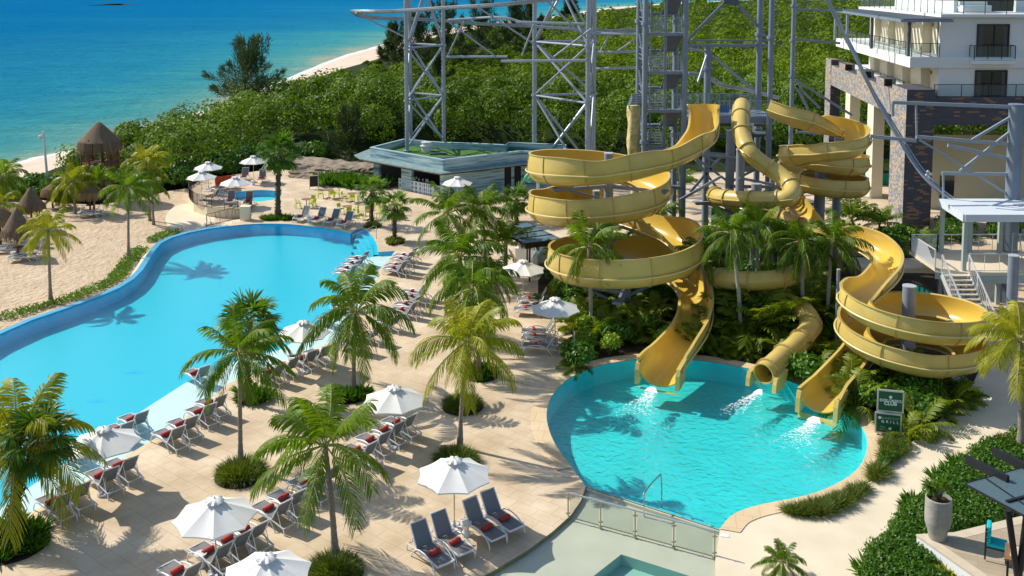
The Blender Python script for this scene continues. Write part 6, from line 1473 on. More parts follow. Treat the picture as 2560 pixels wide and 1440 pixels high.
# ================================================================ DETAILS
# glass canopy with red cushions
def canopy():
    Z = 2.7; c = [G(1240, 570, Z), G(1318, 557, Z), G(1402, 597, Z), G(1312, 609, Z)]; o = thing('glass_canopy', 'small glass roofed canopy beside the left slide', 'canopy', (c[3].x, c[3].y, 0))
    m = MB(); m.prism([(p.x, p.y) for p in c], Z, Z+.02, bottom=True); m.build('glass', MT['glass_blue'], o, world=True); m = MB()
    for a, b in zip(c, c[1:]+c[:1]): m.bar(a-Vector((0, 0, .06)), b-Vector((0, 0, .06)), .07, .14)
    for t in (.25, .5, .75): m.bar(c[0].lerp(c[3], t)+Vector((0, 0, .03)), c[1].lerp(c[2], t)+Vector((0, 0, .03)), .05, .06)
    m.bar(c[3]-Vector((0, 0, .2)), c[2]-Vector((0, 0, .2)), .1, .28); m.build('frame', MT['dark_frame'], o, world=True)
    for t, u in ((.22, .1), (.9, .1), (.25, .9), (.9, .9)): p = c[3].lerp(c[2], t).lerp(c[0].lerp(c[1], t), u); m = MB(); m.box((p.x, p.y, Z/2-.1), (.12, .12, Z-.2)); m.build('post', MT['dark_frame'], o, world=True)
    p = G(1310, 660); m = MB(); m.box((p.x+1.0, p.y+1.2, .45), (3.2, .9, .9)); m.box((p.x-.3, p.y+1.2, .7), (.15, 1., 1.4)); m.build('counter', MT['white_wall'], o, world=True); m = MB(); m.box((p.x+1.6, p.y+1.9, 1.1), (4.2, .7, .12), rz=-.3); m.build('bar_top', MT['black'], o, world=True)
    random.seed(8); f = thing('cushion_pile', 'pile of red cushions under the small glass canopy', 'cushions', (p.x+.3, p.y+1.3, .9))
    for i in range(8): m = MB(); m.box((-.5+.16*i, U(-.15, .15), .12+.1*(i % 2)), (.34, .34, .16), M=Matrix.Rotation(U(-.5, .5), 3, 'Z')@Matrix.Rotation(U(-.4, .4), 3, 'X')); m.build('cushion', MT['cushion_red'], f, bevel=.05)
canopy()
m = MB(); a = G(1332, 690); m.prism([(a.x, a.y), (a.x+.3, a.y), (a.x+1.2, a.y+5), (a.x+.9, a.y+5)], 0, 1.3); tag(m.build('white_wall_stub', MT['white_wall']), 'low white wall between the umbrella and the garden bed', 'wall')
# menu board, drink coolers, beach bits
b = G(785, 473); o = thing('menu_board', 'dark menu board standing behind the cafe tables', 'menu board', b, .3); m = MB(); m.box((0, 0, .75), (.75, .06, 1.0)); m.build('board', MT['black'], o); m = MB(); m.box((-.4, 0, .65), (.05, .08, 1.3)); m.box((.4, 0, .65), (.05, .08, 1.3)); m.box((0, 0, 1.28), (.85, .08, .05)); m.build('frame', MT['aluminium'], o)
b = G(565, 463, .35); o = thing('orange_daybed', 'orange woven daybed behind the paired umbrellas', 'daybed', (b.x, b.y, 0), .4); m = MB(); m.box((0, 0, .4), (1.9, 1.1, .22)); m.build('cushion', MT['orange_cloth'], o, bevel=.06); m = MB(); m.box((0, .45, .8), (1.9, .2, .7), M=Matrix.Rotation(-.3, 3, 'X')); m.build('backrest', MT['orange_cloth'], o, bevel=.06); m = MB(); [m.bar((x, y, 0), (x, y, .3), .06) for x in (-.8, .8) for y in (-.45, .45)]; m.build('feet', MT['iron'], o)
# mint palm shaped water toy behind the bar
b = G(1345, 505); o = thing('water_toy', 'mint green palm shaped water toy behind the left coil', 'water toy', b); m = MB(); m.cyl((0, 0, 0), (0, 0, 2.4), .14, n=10); m.build('stem', MT['aluminium'], o, smooth=40); m = MB()
for k in range(8): a = k*PI/4; m.tube(cr([(0, 0, 2.4), (.5*math.cos(a), .5*math.sin(a), 2.65), (1.0*math.cos(a), 1.0*math.sin(a), 2.3), (1.2*math.cos(a), 1.2*math.sin(a), 1.9)], 4), [.1]*1+[.17]*11+[.05], 7)
m.build('fronds', MT['mint_plastic'], o, smooth=True)
# pool handrails
def chrome(name, pts, label, r=.028, mt='chrome'): o = thing(name, label, 'handrail', (pts[0].x, pts[0].y, 0)); m = MB(); m.tube(pts, r, 8); m.build('tube', MT[mt], o, world=True, smooth=40)
a = G(1610, 1292, -.16); b = G(1652, 1262, -.4); chrome('pool_handrail', cr([a, Vector((a.x, a.y, .55)), Vector((a.x+.05, a.y+.08, .78)), Vector((b.x-.1, b.y-.1, .80)), Vector((b.x, b.y, .72)), Vector((b.x+.03, b.y, .1)), Vector((b.x+.03, b.y, -.5))], 5), 'bent steel handrail at the splash pool steps', .03)
a = G(941, 597); b = G(882, 616, -.3); chrome('pool_handrail', [Vector((a.x, a.y, 0)), Vector((a.x, a.y, .95)), Vector((a.x-.15, a.y, 1.0)), Vector((b.x, b.y, .55)), Vector((b.x, b.y, -.3))], 'steel handrail over the curved steps of the big pool')
# glass fence between wading pad and slide pool
def glass_fence():
    a = G(1420, 1296, -.1); b = G(1786, 1396, -.1); o = thing('glass_fence', 'clear glass fence with steel posts across the wading pad', 'fence', (a.x, a.y, 0)); ts = [0, .235, .475, .735, 1.]; h = .97
    m = MB(); m.bar(a+Vector((0, 0, h)), b+Vector((0, 0, h)), .055); m.build('top_rail', MT['aluminium'], o, world=True)
    for t in ts:
        p = a.lerp(b, t); m = MB(); m.cyl(p, p+Vector((0, 0, h)), .028, n=8); m.cyl(p, p+Vector((0, 0, .03)), .07, n=10)
        for z in (.2, .78): m.box(p+Vector((0, 0, z)), (.16, .04, .04))
        m.build('post', MT['brass_pale'], o, world=True, smooth=40)
    for t0, t1 in zip(ts[:-1], ts[1:]):
        p, q = a.lerp(b, t0+.012), a.lerp(b, t1-.012); m = MB(); m.add([p+Vector((0, 0, .07)), q+Vector((0, 0, .07)), q+Vector((0, 0, h-.06)), p+Vector((0, 0, h-.06))], [(0, 1, 2, 3)]); m.build('pane', MT['glass_fence'], o, world=True)
        m = MB(); m.bar(p+Vector((0, 0, .06)), q+Vector((0, 0, .06)), .03); m.build('bottom_rail', MT['brass_pale'], o, world=True)
mat('brass_pale', (.42, .38, .26), .4, .5); clear_glass('glass_fence', (.80, .84, .80), .14)
glass_fence()
# drain grate
m = MB(); a = G(640, 1335); b = G(672, 1310); m.bar((a.x, a.y, .008), (b.x, b.y, .008), .16, .012); tag(m.build('drain_grate', MT['column_cap']), 'slotted drain grate in the deck below the middle palm', 'drain')
m = MB(); a = G(1812, 1339); m.box((a.x, a.y, .014), (.3, .22, .008), rz=-.2); tag(m.build('deck_marker', MT['white_wall']), 'small white depth marker tile beside the splash pool', 'marker')
# signs
def text(body, size, loc, par, mt='sign_white', sp=1., bold=0.):
    c = bpy.data.curves.new('lettering', 'FONT'); c.body = body; c.size = size; c.align_x = 'CENTER'; c.align_y = 'CENTER'; c.extrude = .004; c.space_character = sp; c.offset = bold
    t = bpy.data.objects.new('lettering', c); COL.objects.link(t); dg = bpy.context.evaluated_depsgraph_get(); me = bpy.data.meshes.new_from_object(t.evaluated_get(dg)); COL.objects.unlink(t); bpy.data.objects.remove(t)
    o = bpy.data.objects.new('lettering', me); me.materials.clear(); me.materials.append(MT[mt]); COL.objects.link(o); o.parent = par; KIDS.setdefault(par.name, []).append(o); o.location = loc; o.rotation_euler = (PI/2, 0, 0); return o
def flower(par, loc, r):
    m = MB()
    for k in range(5): a = k*2*PI/5+PI/2; m.cyl((r*.55*math.cos(a), 0, r*.55*math.sin(a)), (r*.55*math.cos(a), -.006, r*.55*math.sin(a)), r*.42, n=10)
    m.cyl((0, 0, 0), (0, -.008, 0), r*.4, n=10); o = m.build('emblem', MT['sign_white'], par); o.location = loc
def sign(px, base_y, y0, y1, w, label, kind):
    b = G(px, base_y); Y = b.y; zt = atY(px, y0, Y).z; zb = atY(px, y1, Y).z; o = thing('sign_board', label, 'sign', (b.x, b.y, 0), R(-14), 'green signs in the garden'); h = zt-zb; zc = (zt+zb)/2
    m = MB(); m.box((0, 0, zc), (w, .05, h)); m.build('panel', MT['sign_green'], o); m = MB()
    for s in (-1, 1): m.box((s*w/2, 0, zc), (.06, .09, h+.06)); m.box((0, 0, zc+s*h/2), (w-.06, .09, .06))
    m.build('frame', MT['aluminium'], o)
    m = MB()
    for s in (-1, 1): m.box((s*w*.38, .05, zb/2), (.06, .05, zb))
    m.build('legs', MT['aluminium'], o)
    if kind == 0: flower(o, (0, -.03, zc+h*.20), .075); text("EXPLORER'S", .165, (0, -.035, zc+h*.02), o, bold=.003); text("CLUB", .21, (0, -.035, zc-h*.12), o, bold=.007)
    else: flower(o, (-w*.34, -.03, zc+h*.27), .075); text("BAREFOOT", .14, (w*.07, -.035, zc+h*.26), o, mt='sign_faint', sp=1.05); text("GRILL", .16, (w*.07, -.035, zc+h*.08), o, sp=1.9, bold=.003); text("Playa\nBeach", .105, (-w*.20, -.035, zc-h*.26), o, mt='sign_faint'); flower(o, (w*.08, -.03, zc-h*.26), .07)
mat('sign_faint', (.25, .40, .32), .5)
sign(2223, 1088, 977, 1028, 1.02, 'upper green sign reading EXPLORER\'S CLUB in the garden by the splash pool', 0)
sign(2219, 1090, 1034, 1082, 1.02, 'lower green sign reading GRILL beside the splash pool coping', 1)
# ---- restaurant corner
def terrace():
    z = .8; p = [G(2292, 1336, z), G(2386, 1332, z), G(2560, 1290, z), G(2800, 1240, z), G(2900, 1700, z), G(2560, 1560, z), G(2441, 1440, z)]; m = MB(); m.prism([(q.x, q.y) for q in p], z-.04, z)
    m.build('terrace_floor', MT['wood_tile'])['kind'] = 'structure'; m = MB(); wall_strip(m, [Vector((q.x, q.y)) for q in p], 0, z-.05); tag(m.build('terrace_wall', MT['white_wall']), 'white retaining wall of the restaurant terrace', 'wall')
    q = [Vector((v.x, v.y)) for v in p]; m = MB(); ring_strip(m, offset(q, .03), offset(q, -.35), z+.006, z+.006); wall_strip(m, offset(q, .03), z-.06, z+.006); m.build('terrace_border', MT['coping_pale'])['kind'] = 'structure'
paving('wood_tile', (.42, .34, .24), (.50, .42, .31), (.30, .24, .17), 1.5, .28, R(24), nv=.15, mort=.008); mat('coping_pale', (.60, .51, .38), .7, var=.06)
terrace()
def pot():
    b = G(2343, 1345, .81); o = thing('planter_pot', 'tall tapered concrete pot on the terrace corner', 'planter', b); m = MB()
    m.lathe([(0, 0), (.27, 0), (.33, .30), (.415, .56), (.425, .68), (.425, 1.42), (.39, 1.44), (.38, 1.28), (0, 1.26)], 28); m.build('pot', MT['concrete_pot'], o, smooth=30); m = MB(); m.cyl((0, 0, 1.26), (0, 0, 1.31), .38, n=24); m.build('soil', MT['soil'], o)
    p = thing('potted_cycad', 'sparse wind blown plant growing in the tall concrete pot', 'plant', b+Vector((0, 0, 1.30))); random.seed(9); lb = LB(); st = MB()
    for k in range(9):
        a = U(0, 6.28); d = Vector((math.cos(a)*.55-.15, math.sin(a)*.4, 1)).normalized(); e = d*U(.35, .75); st.tube([(0, 0, 0), e*.5+Vector((0, 0, .05)), e], [.035, .025, .018], 5)
        for j in range(34): dd = (d*.6+rdir()).normalized(); lb.blade(e+d*U(-.12, .08), dd, dd.cross(rdir()).normalized(), U(.18, .32), .03, U(.2, .9), droop=.3, n=2)
    lb.build('leaves', MT['fan_leaf'], p); st.build('stems', MT['trunk_dark'], p)
pot()
def pergola():
    o = thing('restaurant_pergola', 'dark steel pergola with smoky glass roof over the terrace', 'pergola', G(2540, 1440, .8)); Z = 3.55
    c = [G(2415, 1210, Z), G(2560, 1170, Z), G(2760, 1115, Z), G(2860, 1320, Z), G(2560, 1288, Z)]
    m = MB(); m.prism([(p.x, p.y) for p in c], Z, Z+.03, bottom=True); m.build('glass_roof', MT['glass_blue'], o, world=True)
    i0, i1, i2 = G(2465, 1200, Z), G(2516, 1258, Z), G(2640, 1225, Z); m = MB(); m.bar(c[0]-Vector((0, 0, .02)), c[4]-Vector((0, 0, .02)), .06, .06); m.bar(c[0], c[1], .06, .06); m.bar(c[1], c[2], .06, .06); m.bar(i0+Vector((0, 0, .05)), G(2640, 1315, Z+.05), .035, .03); m.bar(i1+Vector((0, 0, .05)), i2+Vector((0, 0, .05)), .09, .07); m.build('frame', MT['steel_black'], o, world=True)
    for a, b in (((2416, 1148), (2520, 1200)), ((2483, 1128), (2600, 1185))): m = MB(); m.bar(G(*a, Z+.1), G(*b, Z+.1), .13, .26); m.build('rafter', MT['steel_black'], o, world=True); 
    for a, b in (((2520, 1275), (2548, 1475)), ((2568, 1275), (2543, 1475))): m = MB(); p = G(*a, Z-.05); q = atY(b[0], b[1], p.y-.1); q = G(b[0], b[1], .85); m.cyl(q, p, .095, n=12); m.build('leg', MT['steel_black'], o, world=True, smooth=40)
mat('steel_black', (.018, .020, .025), .45, .2)
pergola()
def dining():
    b = G(2492, 1395, .85); o = thing('dining_chair', 'dark framed chair with turquoise cushions on the terrace', 'chair', b, R(-28)); m = MB()
    m.box((0, 0, .50), (.56, .52, .12)); m.build('seat_cushion', MT['turquoise_fabric'], o, bevel=.03); m = MB()
    for i in range(3): m.box((-.26, 0, .64+.19*i), (.14, .5, .18))
    m.build('back_cushion', MT['turquoise_fabric'], o, bevel=.035); m = MB(); 
    for y in (-.25, .25): m.bar((-.34, y, .0), (-.34, y, 1.05), .05); m.bar((.26, y, 0), (.26, y, .44), .045); m.bar((-.34, y, .42), (.28, y, .42), .045)
    m.bar((-.34, -.25, 1.03), (-.34, .25, 1.03), .05); m.bar((.26, -.25, .15), (.26, .25, .15), .03); m.build('frame', MT['steel_black'], o)
    t = G(2570, 1390, .85+.7); o = thing('dining_table', 'wooden dining table with a stone top beside the turquoise chair', 'table', (t.x, t.y, .81), R(-28)); m = MB(); m.box((0, 0, .72), (1.3, 1.0, .05)); m.build('table_top', MT['table_wood'], o); m = MB(); m.box((-.1, .05, .752), (.8, .7, .012)); m.build('runner', MT['coping_pale'], o); m = MB(); [m.bar((x, y, 0), (x, y, .7), .07) for x in (-.55, .55) for y in (-.4, .4)]; m.build('legs', MT['steel_black'], o)
    m = MB(); m.box((.15, -.4, .765), (.32, .2, .012)); m.build('napkin', MT['turquoise_fabric'], o)
dining()

# ================================================================ PALMS
G1, G2, G3 = 'coconut palms on the pool deck', 'palms in the slide garden', 'palms on the sand'
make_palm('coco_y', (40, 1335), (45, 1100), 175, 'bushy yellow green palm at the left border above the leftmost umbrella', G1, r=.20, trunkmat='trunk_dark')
make_palm('fan_a', (30, 1345), (95, 1085), 95, 'dark fan palm right behind the bushy left border palm', G1, r=.14)
make_palm('coco_b', (602, 1170), (600, 880), 120, 'palm rising from the round grass bed left of the centre', G1, r=.10, rz=.4)
make_palm('fan_a', (620, 1010), (625, 800), 85, 'fan palm behind the palm of the left grass bed', G1, r=.12)
make_palm('coco_b', (838, 1400), (812, 1110), 160, 'big drooping coconut palm at the bottom beside the two umbrellas', G1, r=.115, rz=2.6)
make_palm('coco_c', (884, 985), (890, 775), 128, 'dark palm with hanging fronds right of the pool edge umbrella', G1, r=.11, rz=1.2)
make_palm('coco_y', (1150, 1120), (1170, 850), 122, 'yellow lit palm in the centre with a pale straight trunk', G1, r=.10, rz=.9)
make_palm('coco_droop', (1198, 935), (1180, 720), 122, 'tall palm right behind the yellow lit palm', G1, r=.11, rz=3.)
make_palm('coco_a', (1170, 850), (1150, 640), 105, 'palm at the middle of the crowded palm group', G1, r=.11, rz=.2)
make_palm('coco_c', (1222, 868), (1225, 690), 74, 'palm at the right of the crowded palm group', G1, r=.10, rz=2.)
make_palm('coco_b', (1185, 700), (1120, 530), 85, 'farthest palm of the crowded group', G1, r=.10, rz=1.6)
make_palm('coco_a', (1215, 690), (1205, 520), 72, 'palm below the bar wall umbrella', G1, r=.10, rz=.7)
make_palm('coco_up', (1262, 690), (1262, 610), 68, 'low palm left of the small glass canopy', G1, r=.10)
make_palm('fan_b', (930, 562), (930, 470), 42, 'left one of the two small fan palms by the cafe tables', 'small fan palms', r=.14)
make_palm('fan_b', (986, 602), (988, 508), 44, 'right one of the two small fan palms by the cafe tables', 'small fan palms', r=.15)
make_palm('fan_a', (1292, 556), (1292, 492), 44, 'fan palm left of the upper left coil', 'small fan palms', r=.13)
make_palm('fan_a', (695, 546), (700, 375), 56, 'tall fan palm standing beside the kids pool', 'small fan palms', r=.20)
make_palm('coco_b', (322, 648), (322, 468), 62, 'tallest palm on the sand left of the big pool', G3, z=-.8, r=.10, rz=.2)
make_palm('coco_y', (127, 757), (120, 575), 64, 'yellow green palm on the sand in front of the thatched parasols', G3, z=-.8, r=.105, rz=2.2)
make_palm('coco_a', (384, 562), (378, 455), 46, 'palm on the sand behind the tallest sand palm', G3, z=-.8, r=.10)
make_palm('coco_y', (375, 552), (365, 400), 50, 'palm whose crown overlaps the mangroves right of the lookout hut', G3, z=-.8, r=.10, rz=1.)
make_palm('coco_y', (188, 535), (182, 450), 52, 'palm in front of the camera pole', G3, z=-.8, r=.10)
make_palm('coco_c', (105, 520), (160, 480), 38, 'low palm behind the dark thatched parasol', G3, z=-.8, r=.10)
make_palm('coco_c', (-20, 545), (8, 440), 62, 'dark palm cut by the left border on the sand', G3, z=-.8, r=.12)
make_palm('coco_y', (-25, 600), (-8, 510), 60, 'nearer palm cut by the left border on the sand', G3, z=-.8, r=.12)
make_palm('coco_up', (235, 530), (240, 450), 40, 'short palm under the lookout hut', G3, z=-.8, r=.10)
make_palm('coco_b', (1478, 832), (1472, 615), 90, 'palm in front of the lowest left coil', G2, trunkmat='trunk_pale', r=.12, rz=.5)
make_palm('coco_c', (1638, 668), (1640, 545), 70, 'dark palm between the coils of the left slide', G2, trunkmat='trunk_pale', r=.10, rz=1.)
make_palm('coco_a', (1852, 850), (1828, 580), 76, 'left one of the two grey trunked palms before the tube slide', G2, trunkmat='trunk_pale', r=.125, rz=.3)
make_palm('coco_b', (1893, 805), (1892, 562), 74, 'right one of the two grey trunked palms before the tube slide', G2, trunkmat='trunk_pale', r=.125, rz=2.)
make_palm('coco_c', (2006, 835), (2003, 602), 76, 'drooping palm left of the post by the right slide', G2, trunkmat='trunk_pale', r=.125, rz=4.)
make_palm('coco_a', (2066, 835), (2080, 598), 76, 'palm touching the upper bend of the right slide', G2, trunkmat='trunk_pale', r=.12, rz=5.)
make_palm('coco_b', (1768, 800), (1752, 640), 60, 'slim palm just right of the lowest left coil', G2, trunkmat='trunk_pale', r=.10, rz=3.)
make_palm('coco_a', (1945, 760), (1948, 600), 62, 'slim palm in the middle of the garden behind the tube outlet', G2, trunkmat='trunk_pale', r=.10, rz=2.)
make_palm('coco_up', (2140, 590), (2128, 545), 62, 'low upright palm below the upper right coils', G2, r=.12)
make_palm('coco_up', (2200, 590), (2198, 560), 50, 'low upright palm before the tall hotel columns', G2, r=.12)
make_palm('coco_up', (1990, 610), (1985, 540), 50, 'upright palm behind the drooping palms', G2, r=.12)
make_palm('coco_up', (1700, 520), (1692, 460), 50, 'small palm behind the second turn of the left slide', G2, r=.12)
make_palm('coco_y', (2552, 1135), (2550, 850), 112, 'palm at the right border above the restaurant garden', G2, r=.15, rz=1.4)
make_palm('coco_a', (1957, 1450), (1957, 1402), 58, 'tiny young palm on the path at the bottom border', G2, r=.05)

# ================================================================ BEDS AND SHRUBS
def disc(name, px, py, r, z=.02): b = G(px, py); m = MB(); m.cyl((b.x, b.y, .006), (b.x, b.y, z), r, n=36); tag(m.build(name, MT['soil']), kind='structure'); return b
beds = [((603, 1190), 1.02, 'grass_round', 'round grass bed under the palm left of the centre'), ((1157, 1018), .93, 'grass_round', 'round grass bed under the yellow lit palm'), ((1140, 1158), .95, 'grass_round', 'grass bed half hidden behind the bottom umbrella'), ((837, 1432), .95, 'grass_round', 'grass bed cut by the bottom border'), ((1202, 938), .9, 'spiky', 'bed of stiff spiky leaves behind the yellow lit palm'),
        ((632, 996), .8, 'spiky', 'bed of spiky plants behind the left grass bed'), ((28, 1362), 1.25, 'spiky', 'bed of spiky plants under the left border palms'), ((872, 992), .85, 'spiky', 'bed of spiky plants under the dark hanging palm'), ((988, 607), .7, 'spiky_small', 'small bed under the right small fan palm'), ((930, 566), .7, 'spiky_small', 'small bed under the left small fan palm')]
for (p, r, k, lab) in beds:
    b = disc('planting_bed', p[0], p[1], r)
    if k == 'grass_round': plant(k, (b.x, b.y, .02), r/1.12, lab, 'planted beds in the deck', 'ornamental grass', name='grass_clump')
    else:
        o = thing('planted_bed', lab, 'plants', (b.x, b.y, .02), 0, 'planted beds in the deck'); random.seed(int(p[0]))
        for i in range(int(9*r/.85)):
            a = U(0, 6.28); q = r*.8*math.sqrt(U(0, 1)); c = PROTO[k][0].copy(); c.name = 'leaf_clump'; COL.objects.link(c); c.parent = o; KIDS.setdefault(o.name, []).append(c); c.location = (q*math.cos(a), q*math.sin(a), 0); c.rotation_euler = (0, 0, U(0, 6)); s = U(.6, .9); c.scale = (s, s, s)
for i in range(9):
    b = G(662+i*8, 548+random.uniform(-3, 3)); plant('spiky', (b.x, b.y, .0), U(.55, .8), 'spiky plant below the tall fan palm, '+['leftmost', '2nd from left', '3rd from left', '4th from left', 'in the middle', '4th from right', '3rd from right', '2nd from right', 'rightmost'][i], 'spiky plants below the tall fan palm', name='spiky_plant')
random.seed(77)
def scatter(poly, kinds, n, labels, group, zf=0, smin=.8, smax=1.3, seed=1, cat='shrub', avoid=None, name='shrub', mind=.5):
    random.seed(seed); W = [(p.x, p.y) for p in GP(poly, zf)]; xs = [p[0] for p in W]; ys = [p[1] for p in W]; k = 0; tries = 0; pl = []; out = []
    while k < n and tries < n*60:
        tries += 1; x = U(min(xs), max(xs)); y = U(min(ys), max(ys))
        if not inpoly(x, y, W) or any((x-a)**2+(y-b)**2 < mind**2 for a, b in pl): continue
        if avoid and avoid(x, y): continue
        pl.append((x, y)); i = random.choices(range(len(kinds)), [q[1] for q in kinds])[0]; made = plant(kinds[i][0], (x, y, zf+.01), U(smin, smax), labels[i], group+' '+str(i+1), 'small palm' if 'areca' in kinds[i][0] else cat, name='areca_palm' if 'areca' in kinds[i][0] else name); k += 1; out.append((x/y, i, made))
    cnt = {}
    for _, i, o in sorted(out, key=lambda q: q[0]):
        c = cnt[i] = cnt.get(i, 0)+1; n_t = sum(1 for q in out if q[1] == i); sfx = 'th' if c % 100 in (11, 12, 13) else {1: 'st', 2: 'nd', 3: 'rd'}.get(c % 10, 'th')
        if n_t > 1: o['label'] = labels[i]+(', leftmost' if c == 1 else ', rightmost' if c == n_t else f', {c}{sfx} from left')
# garden around the slides: a border of lush plants along the pool, denser near it
front = [(1432, 925), (1440, 860), (1425, 815), (1470, 775), (1560, 790), (1640, 800), (1700, 868), (1640, 878), (1560, 882), (1486, 896)]
scatter(front, [('areca_a', 5), ('bush_a', 3), ('bush_lime', 1.2), ('areca_b', 3)], 42, ['feathery green areca palm in the bed left of the left slide exit', 'broad leaved shrub in the bed left of the left slide exit', 'light green shrub in the bed left of the left slide exit', 'small feathery palm in the bed left of the left slide exit'], 'plants left of the left slide exit', seed=1)
mid = [(1735, 878), (1770, 830), (1760, 790), (1900, 770), (1990, 780), (2000, 830), (1940, 870), (1880, 893), (1850, 898), (1800, 886)]
scatter(mid, [('areca_a', 5), ('bush_a', 2), ('areca_b', 3)], 44, ['feathery green areca palm between the left slide and the tube slide', 'broad leaved shrub between the left slide and the tube slide', 'small feathery palm between the left slide and the tube slide'], 'plants between left slide and tube slide', seed=2)
mid2 = [(1940, 940), (1990, 880), (2040, 830), (2090, 830), (2090, 900), (2030, 960)]
scatter(mid2, [('areca_a', 5), ('bush_a', 2)], 18, ['feathery green areca palm between tube slide and right slide', 'broad leaved shrub between tube slide and right slide'], 'plants between tube slide and right slide', seed=3)
scatter([(1965, 800), (2085, 800), (2085, 830), (1990, 835)], [('areca_a', 2), ('bush_a', 1)], 12, ['tall feathery palm hiding the lower tube slide', 'tall shrub hiding the lower tube slide'], 'tall plants before the tube slide', seed=22, smin=1.5, smax=2., mind=.5)
scatter([(1790, 790), (1960, 775), (1965, 800), (1800, 815)], [('areca_a', 2), ('bush_a', 1)], 12, ['bright feathery palm below the lower loop of the tube slide', 'bright shrub below the lower loop of the tube slide'], 'plants below the lower tube loop', seed=23, smin=1.2, smax=1.6, mind=.6)
scatter([(1830, 815), (2000, 800), (2005, 830), (1960, 850), (1850, 852)], [('areca_a', 3), ('bush_a', 1)], 16, ['tall bright feathery palm above the tube outlet', 'tall shrub above the tube outlet'], 'tall plants above the tube outlet', seed=31, smin=1.7, smax=2.3, mind=.6)
rt = [(2110, 1010), (2140, 950), (2200, 940), (2330, 960), (2420, 985), (2360, 1035), (2300, 1080), (2250, 1120), (2245, 1090), (2180, 1070)]
scatter(rt, [('areca_a', 5), ('bush_a', 2), ('bush_lime', .6), ('areca_b', 3)], 46, ['feathery green areca palm in the bed below the right coil', 'broad leaved shrub in the bed below the right coil', 'light green shrub in the bed below the right coil', 'small feathery palm in the bed below the right coil'], 'plants below the right coil', seed=4, avoid=lambda x, y: (x-G(2222, 1075).x)**2+(y-G(2222, 1060).y)**2 < 1.7)
back = [(1345, 740), (1350, 700), (1400, 660), (1480, 620), (1600, 590), (1750, 580), (1900, 580), (2100, 585), (2120, 700), (2080, 800), (1990, 775), (1760, 785), (1700, 790), (1560, 785), (1470, 770), (1425, 812), (1400, 790)]
scatter(back, [('bush_a', 4), ('areca_b', 2), ('bush_b', 3), ('areca_a', 2)], 120, ['dark broad leaved shrub in the shade under the slides', 'small feathery palm in the shade under the slides', 'low dark shrub in the shade under the slides', 'feathery palm in the shade under the slides'], 'plants in the shade under the slides', seed=5, mind=.9)
back2 = [(2120, 590), (2200, 600), (2345, 600), (2350, 640), (2300, 655), (2230, 650), (2150, 640)]
scatter(back2, [('bush_a', 3), ('areca_b', 2), ('bush_lime', 2)], 26, ['dark shrub below the stone hotel column', 'feathery palm below the stone hotel column', 'bright green shrub below the stone hotel column'], 'plants below the hotel column', seed=6)
scatter([(2222, 1112), (2250, 1105), (2266, 1118), (2235, 1150), (2205, 1188), (2180, 1208), (2205, 1165)], [('grass_tuft', 5), ('bush_grass', 3)], 34, ['tuft of long grass in the strip below the green signs', 'low grassy shrub below the green signs'], 'grass strip below the signs', seed=7, smin=.5, smax=.8, cat='grass tuft', name='grass_tuft', mind=.22)
scatter([(1968, 1282), (2020, 1272), (2080, 1257), (2140, 1230), (2165, 1222), (2126, 1256), (2080, 1284), (2028, 1292), (1980, 1290)], [('grass_tuft', 1)], 36, ['tuft of long grass in the crescent bed by the splash pool'], 'crescent grass bed', seed=8, smin=.42, smax=.68, cat='grass tuft', name='grass_tuft', mind=.2)
gard = [(2600, 1085), (2546, 1106), (2466, 1134), (2428, 1172), (2386, 1202), (2350, 1248), (2316, 1276), (2294, 1300), (2252, 1320), (2246, 1341), (2224, 1382), (2192, 1402), (2185, 1470), (2420, 1470), (2290, 1340), (2385, 1330), (2620, 1275)]
tw = [(p.x, p.y) for p in [G(2292, 1336, .8), G(2386, 1332, .8), G(2560, 1290, .8), G(2800, 1240, .8), G(2900, 1700, .8), G(2560, 1560, .8), G(2441, 1440, .8)]]
random.seed(9); gw = [(q.x, q.y) for q in GP(gard)]; gx = [q[0] for q in gw]; gy = [q[1] for q in gw]; sp_ = []
for _t in range(9000):
    if len(sp_) >= 330: break
    x, y = U(min(gx), max(gx)), U(min(gy), max(gy))
    if inpoly(x, y, gw) and not inpoly(x, y, tw) and all((x-a[0])**2+(y-a[1])**2 > .05 for a in sp_): sp_.append((x, y, 'bush_low', U(.7, 1.2)))
merged('bush_low', sp_, 'hedge_cover', 'dense glossy green ground cover round the restaurant terrace')
for i, (x, y) in enumerate([(2400, 1165), (2384, 1182), (2282, 1278), (2290, 1262), (2352, 1200)]): b = G(x, y); plant('spiky', (b.x, b.y, 0), .75, 'dark spiky plant at the hedge edge '+['nearest the rafters', 'just below the topmost one', 'beside the concrete pot', 'above the one by the pot', 'halfway along the path'][i], 'spiky plants at the hedge edge', name='spiky_plant')
for i, (x, y, k, lab) in enumerate([(2352, 1438, 'yellow_spiky', 'bright yellow spiky plant at the foot of the terrace wall'), (2385, 1452, 'yellow_spiky', 'second yellow spiky plant cut by the bottom border'), (2512, 1108, 'red_spiky', 'reddish spiky plant below the right border palm'), (2495, 1122, 'red_spiky', 'second reddish spiky plant left of the right border palm'), (2180, 1425, 'spiky', 'pale spiky plant at the lower left of the hedge')]):
    b = G(x, y+12); plant(k, (b.x, b.y, .0), .9, lab, 'accent plants in the hedge', name='spiky_plant')
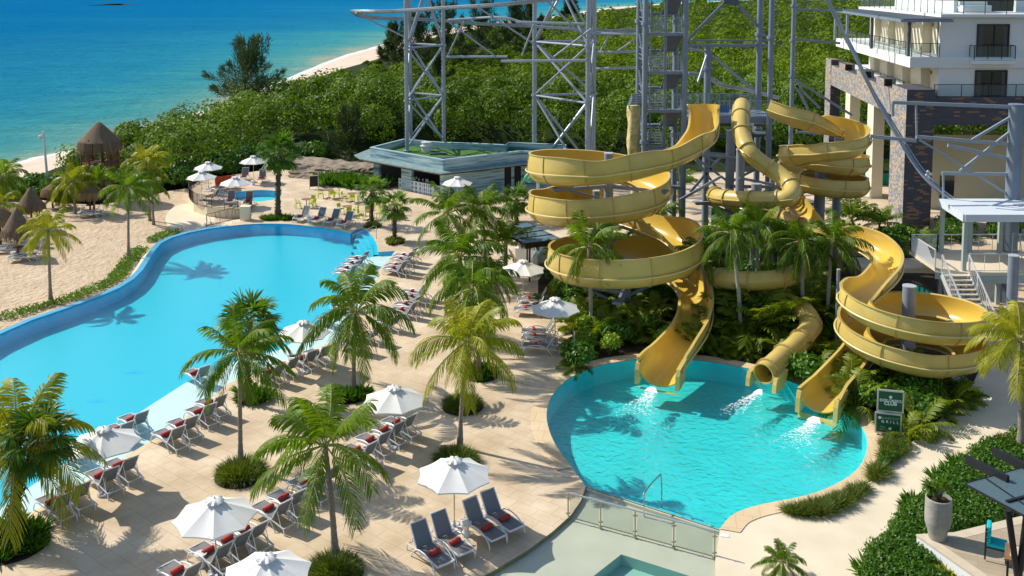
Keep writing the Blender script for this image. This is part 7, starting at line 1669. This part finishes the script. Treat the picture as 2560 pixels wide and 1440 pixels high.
# green ground cover along the sand side of the pool
def creeper():
    lb = LB(); random.seed(12); L = [G(*p, -.78) for p in [(0, 800), (60, 782), (150, 757), (200, 742), (245, 722), (290, 700), (303, 680), (318, 660), (345, 632), (372, 608), (410, 590), (440, 580)]]; P = resample([Vector(p) for p in L], .09)
    for i, p in enumerate(P):
        w = .55+.35*noise.noise(Vector((i*.05, 0, 0)))
        if noise.noise(Vector((i*.013, 5, 0))) < -.30: continue
        for k in range(26): q = p+Vector((U(-w, w), U(-w, w)*.6, U(0, .28))); d = (rdir()+Vector((0, 0, .8))).normalized(); lb.leaf(q, d, d.cross(rdir()).normalized(), U(.09, .17), .09, U(.25, 1))
    tag(lb.build('ground_cover', MT['lime_leaf2']), 'creeping green ground cover along the sand side of the pool', kind='stuff')
leaf_mat('lime_leaf2', (.04, .13, .01), (.14, .26, .02), .45, .3)
creeper()
# spiky hedge behind the cafe tables, shrubs at the thicket foot
scatter([(815, 452), (960, 462), (960, 472), (880, 470), (815, 462)], [('spiky', 1)], 22, ['spiky plant in the hedge behind the cafe tables'], 'spiky hedge behind the cafe tables', seed=13, smin=1.3, smax=1.9, cat='plant', name='spiky_plant', mind=.6)
scatter([(300, 486), (470, 470), (480, 458), (700, 428), (770, 424), (770, 400), (600, 410), (470, 430), (300, 450)], [('bush_a', 2), ('bush_b', 1)], 46, ['rounded green bush at the foot of the thicket', 'low green bush at the foot of the thicket'], 'bushes at the foot of the thicket', zf=-.9, seed=14, smin=1.6, smax=2.6, mind=1.2)
scatter([(-60, 520), (60, 500), (150, 500), (240, 512), (240, 490), (140, 470), (60, 480), (-60, 490)], [('bush_a', 2), ('bush_b', 1)], 26, ['green bush among the thatched parasols', 'low green bush among the thatched parasols'], 'bushes among the thatched parasols', zf=-.9, seed=15, smin=1.2, smax=2., mind=1.)
scatter([(2350, 560), (2560, 580), (2560, 600), (2350, 610)], [('bush_b', 1), ('bush_lime', 1)], 12, ['dark shrub behind the stair pavilion', 'bright shrub behind the stair pavilion'], 'plants behind the stair pavilion', seed=16, smin=1.2, smax=1.6)
scatter([(2350, 455), (2540, 455), (2540, 470), (2350, 470)], [('bush_b', 1)], 9, ['green bush on the ledge of the lower hotel wall'], 'bushes on the hotel ledge', zf=0, seed=17, smin=1.2, smax=1.8)
iron_rail([G(1436, 920), G(1436, 912)], 'single slim grey post at the garden edge by the splash pool', h=1.7, gap=.5, mt='steel_grey')
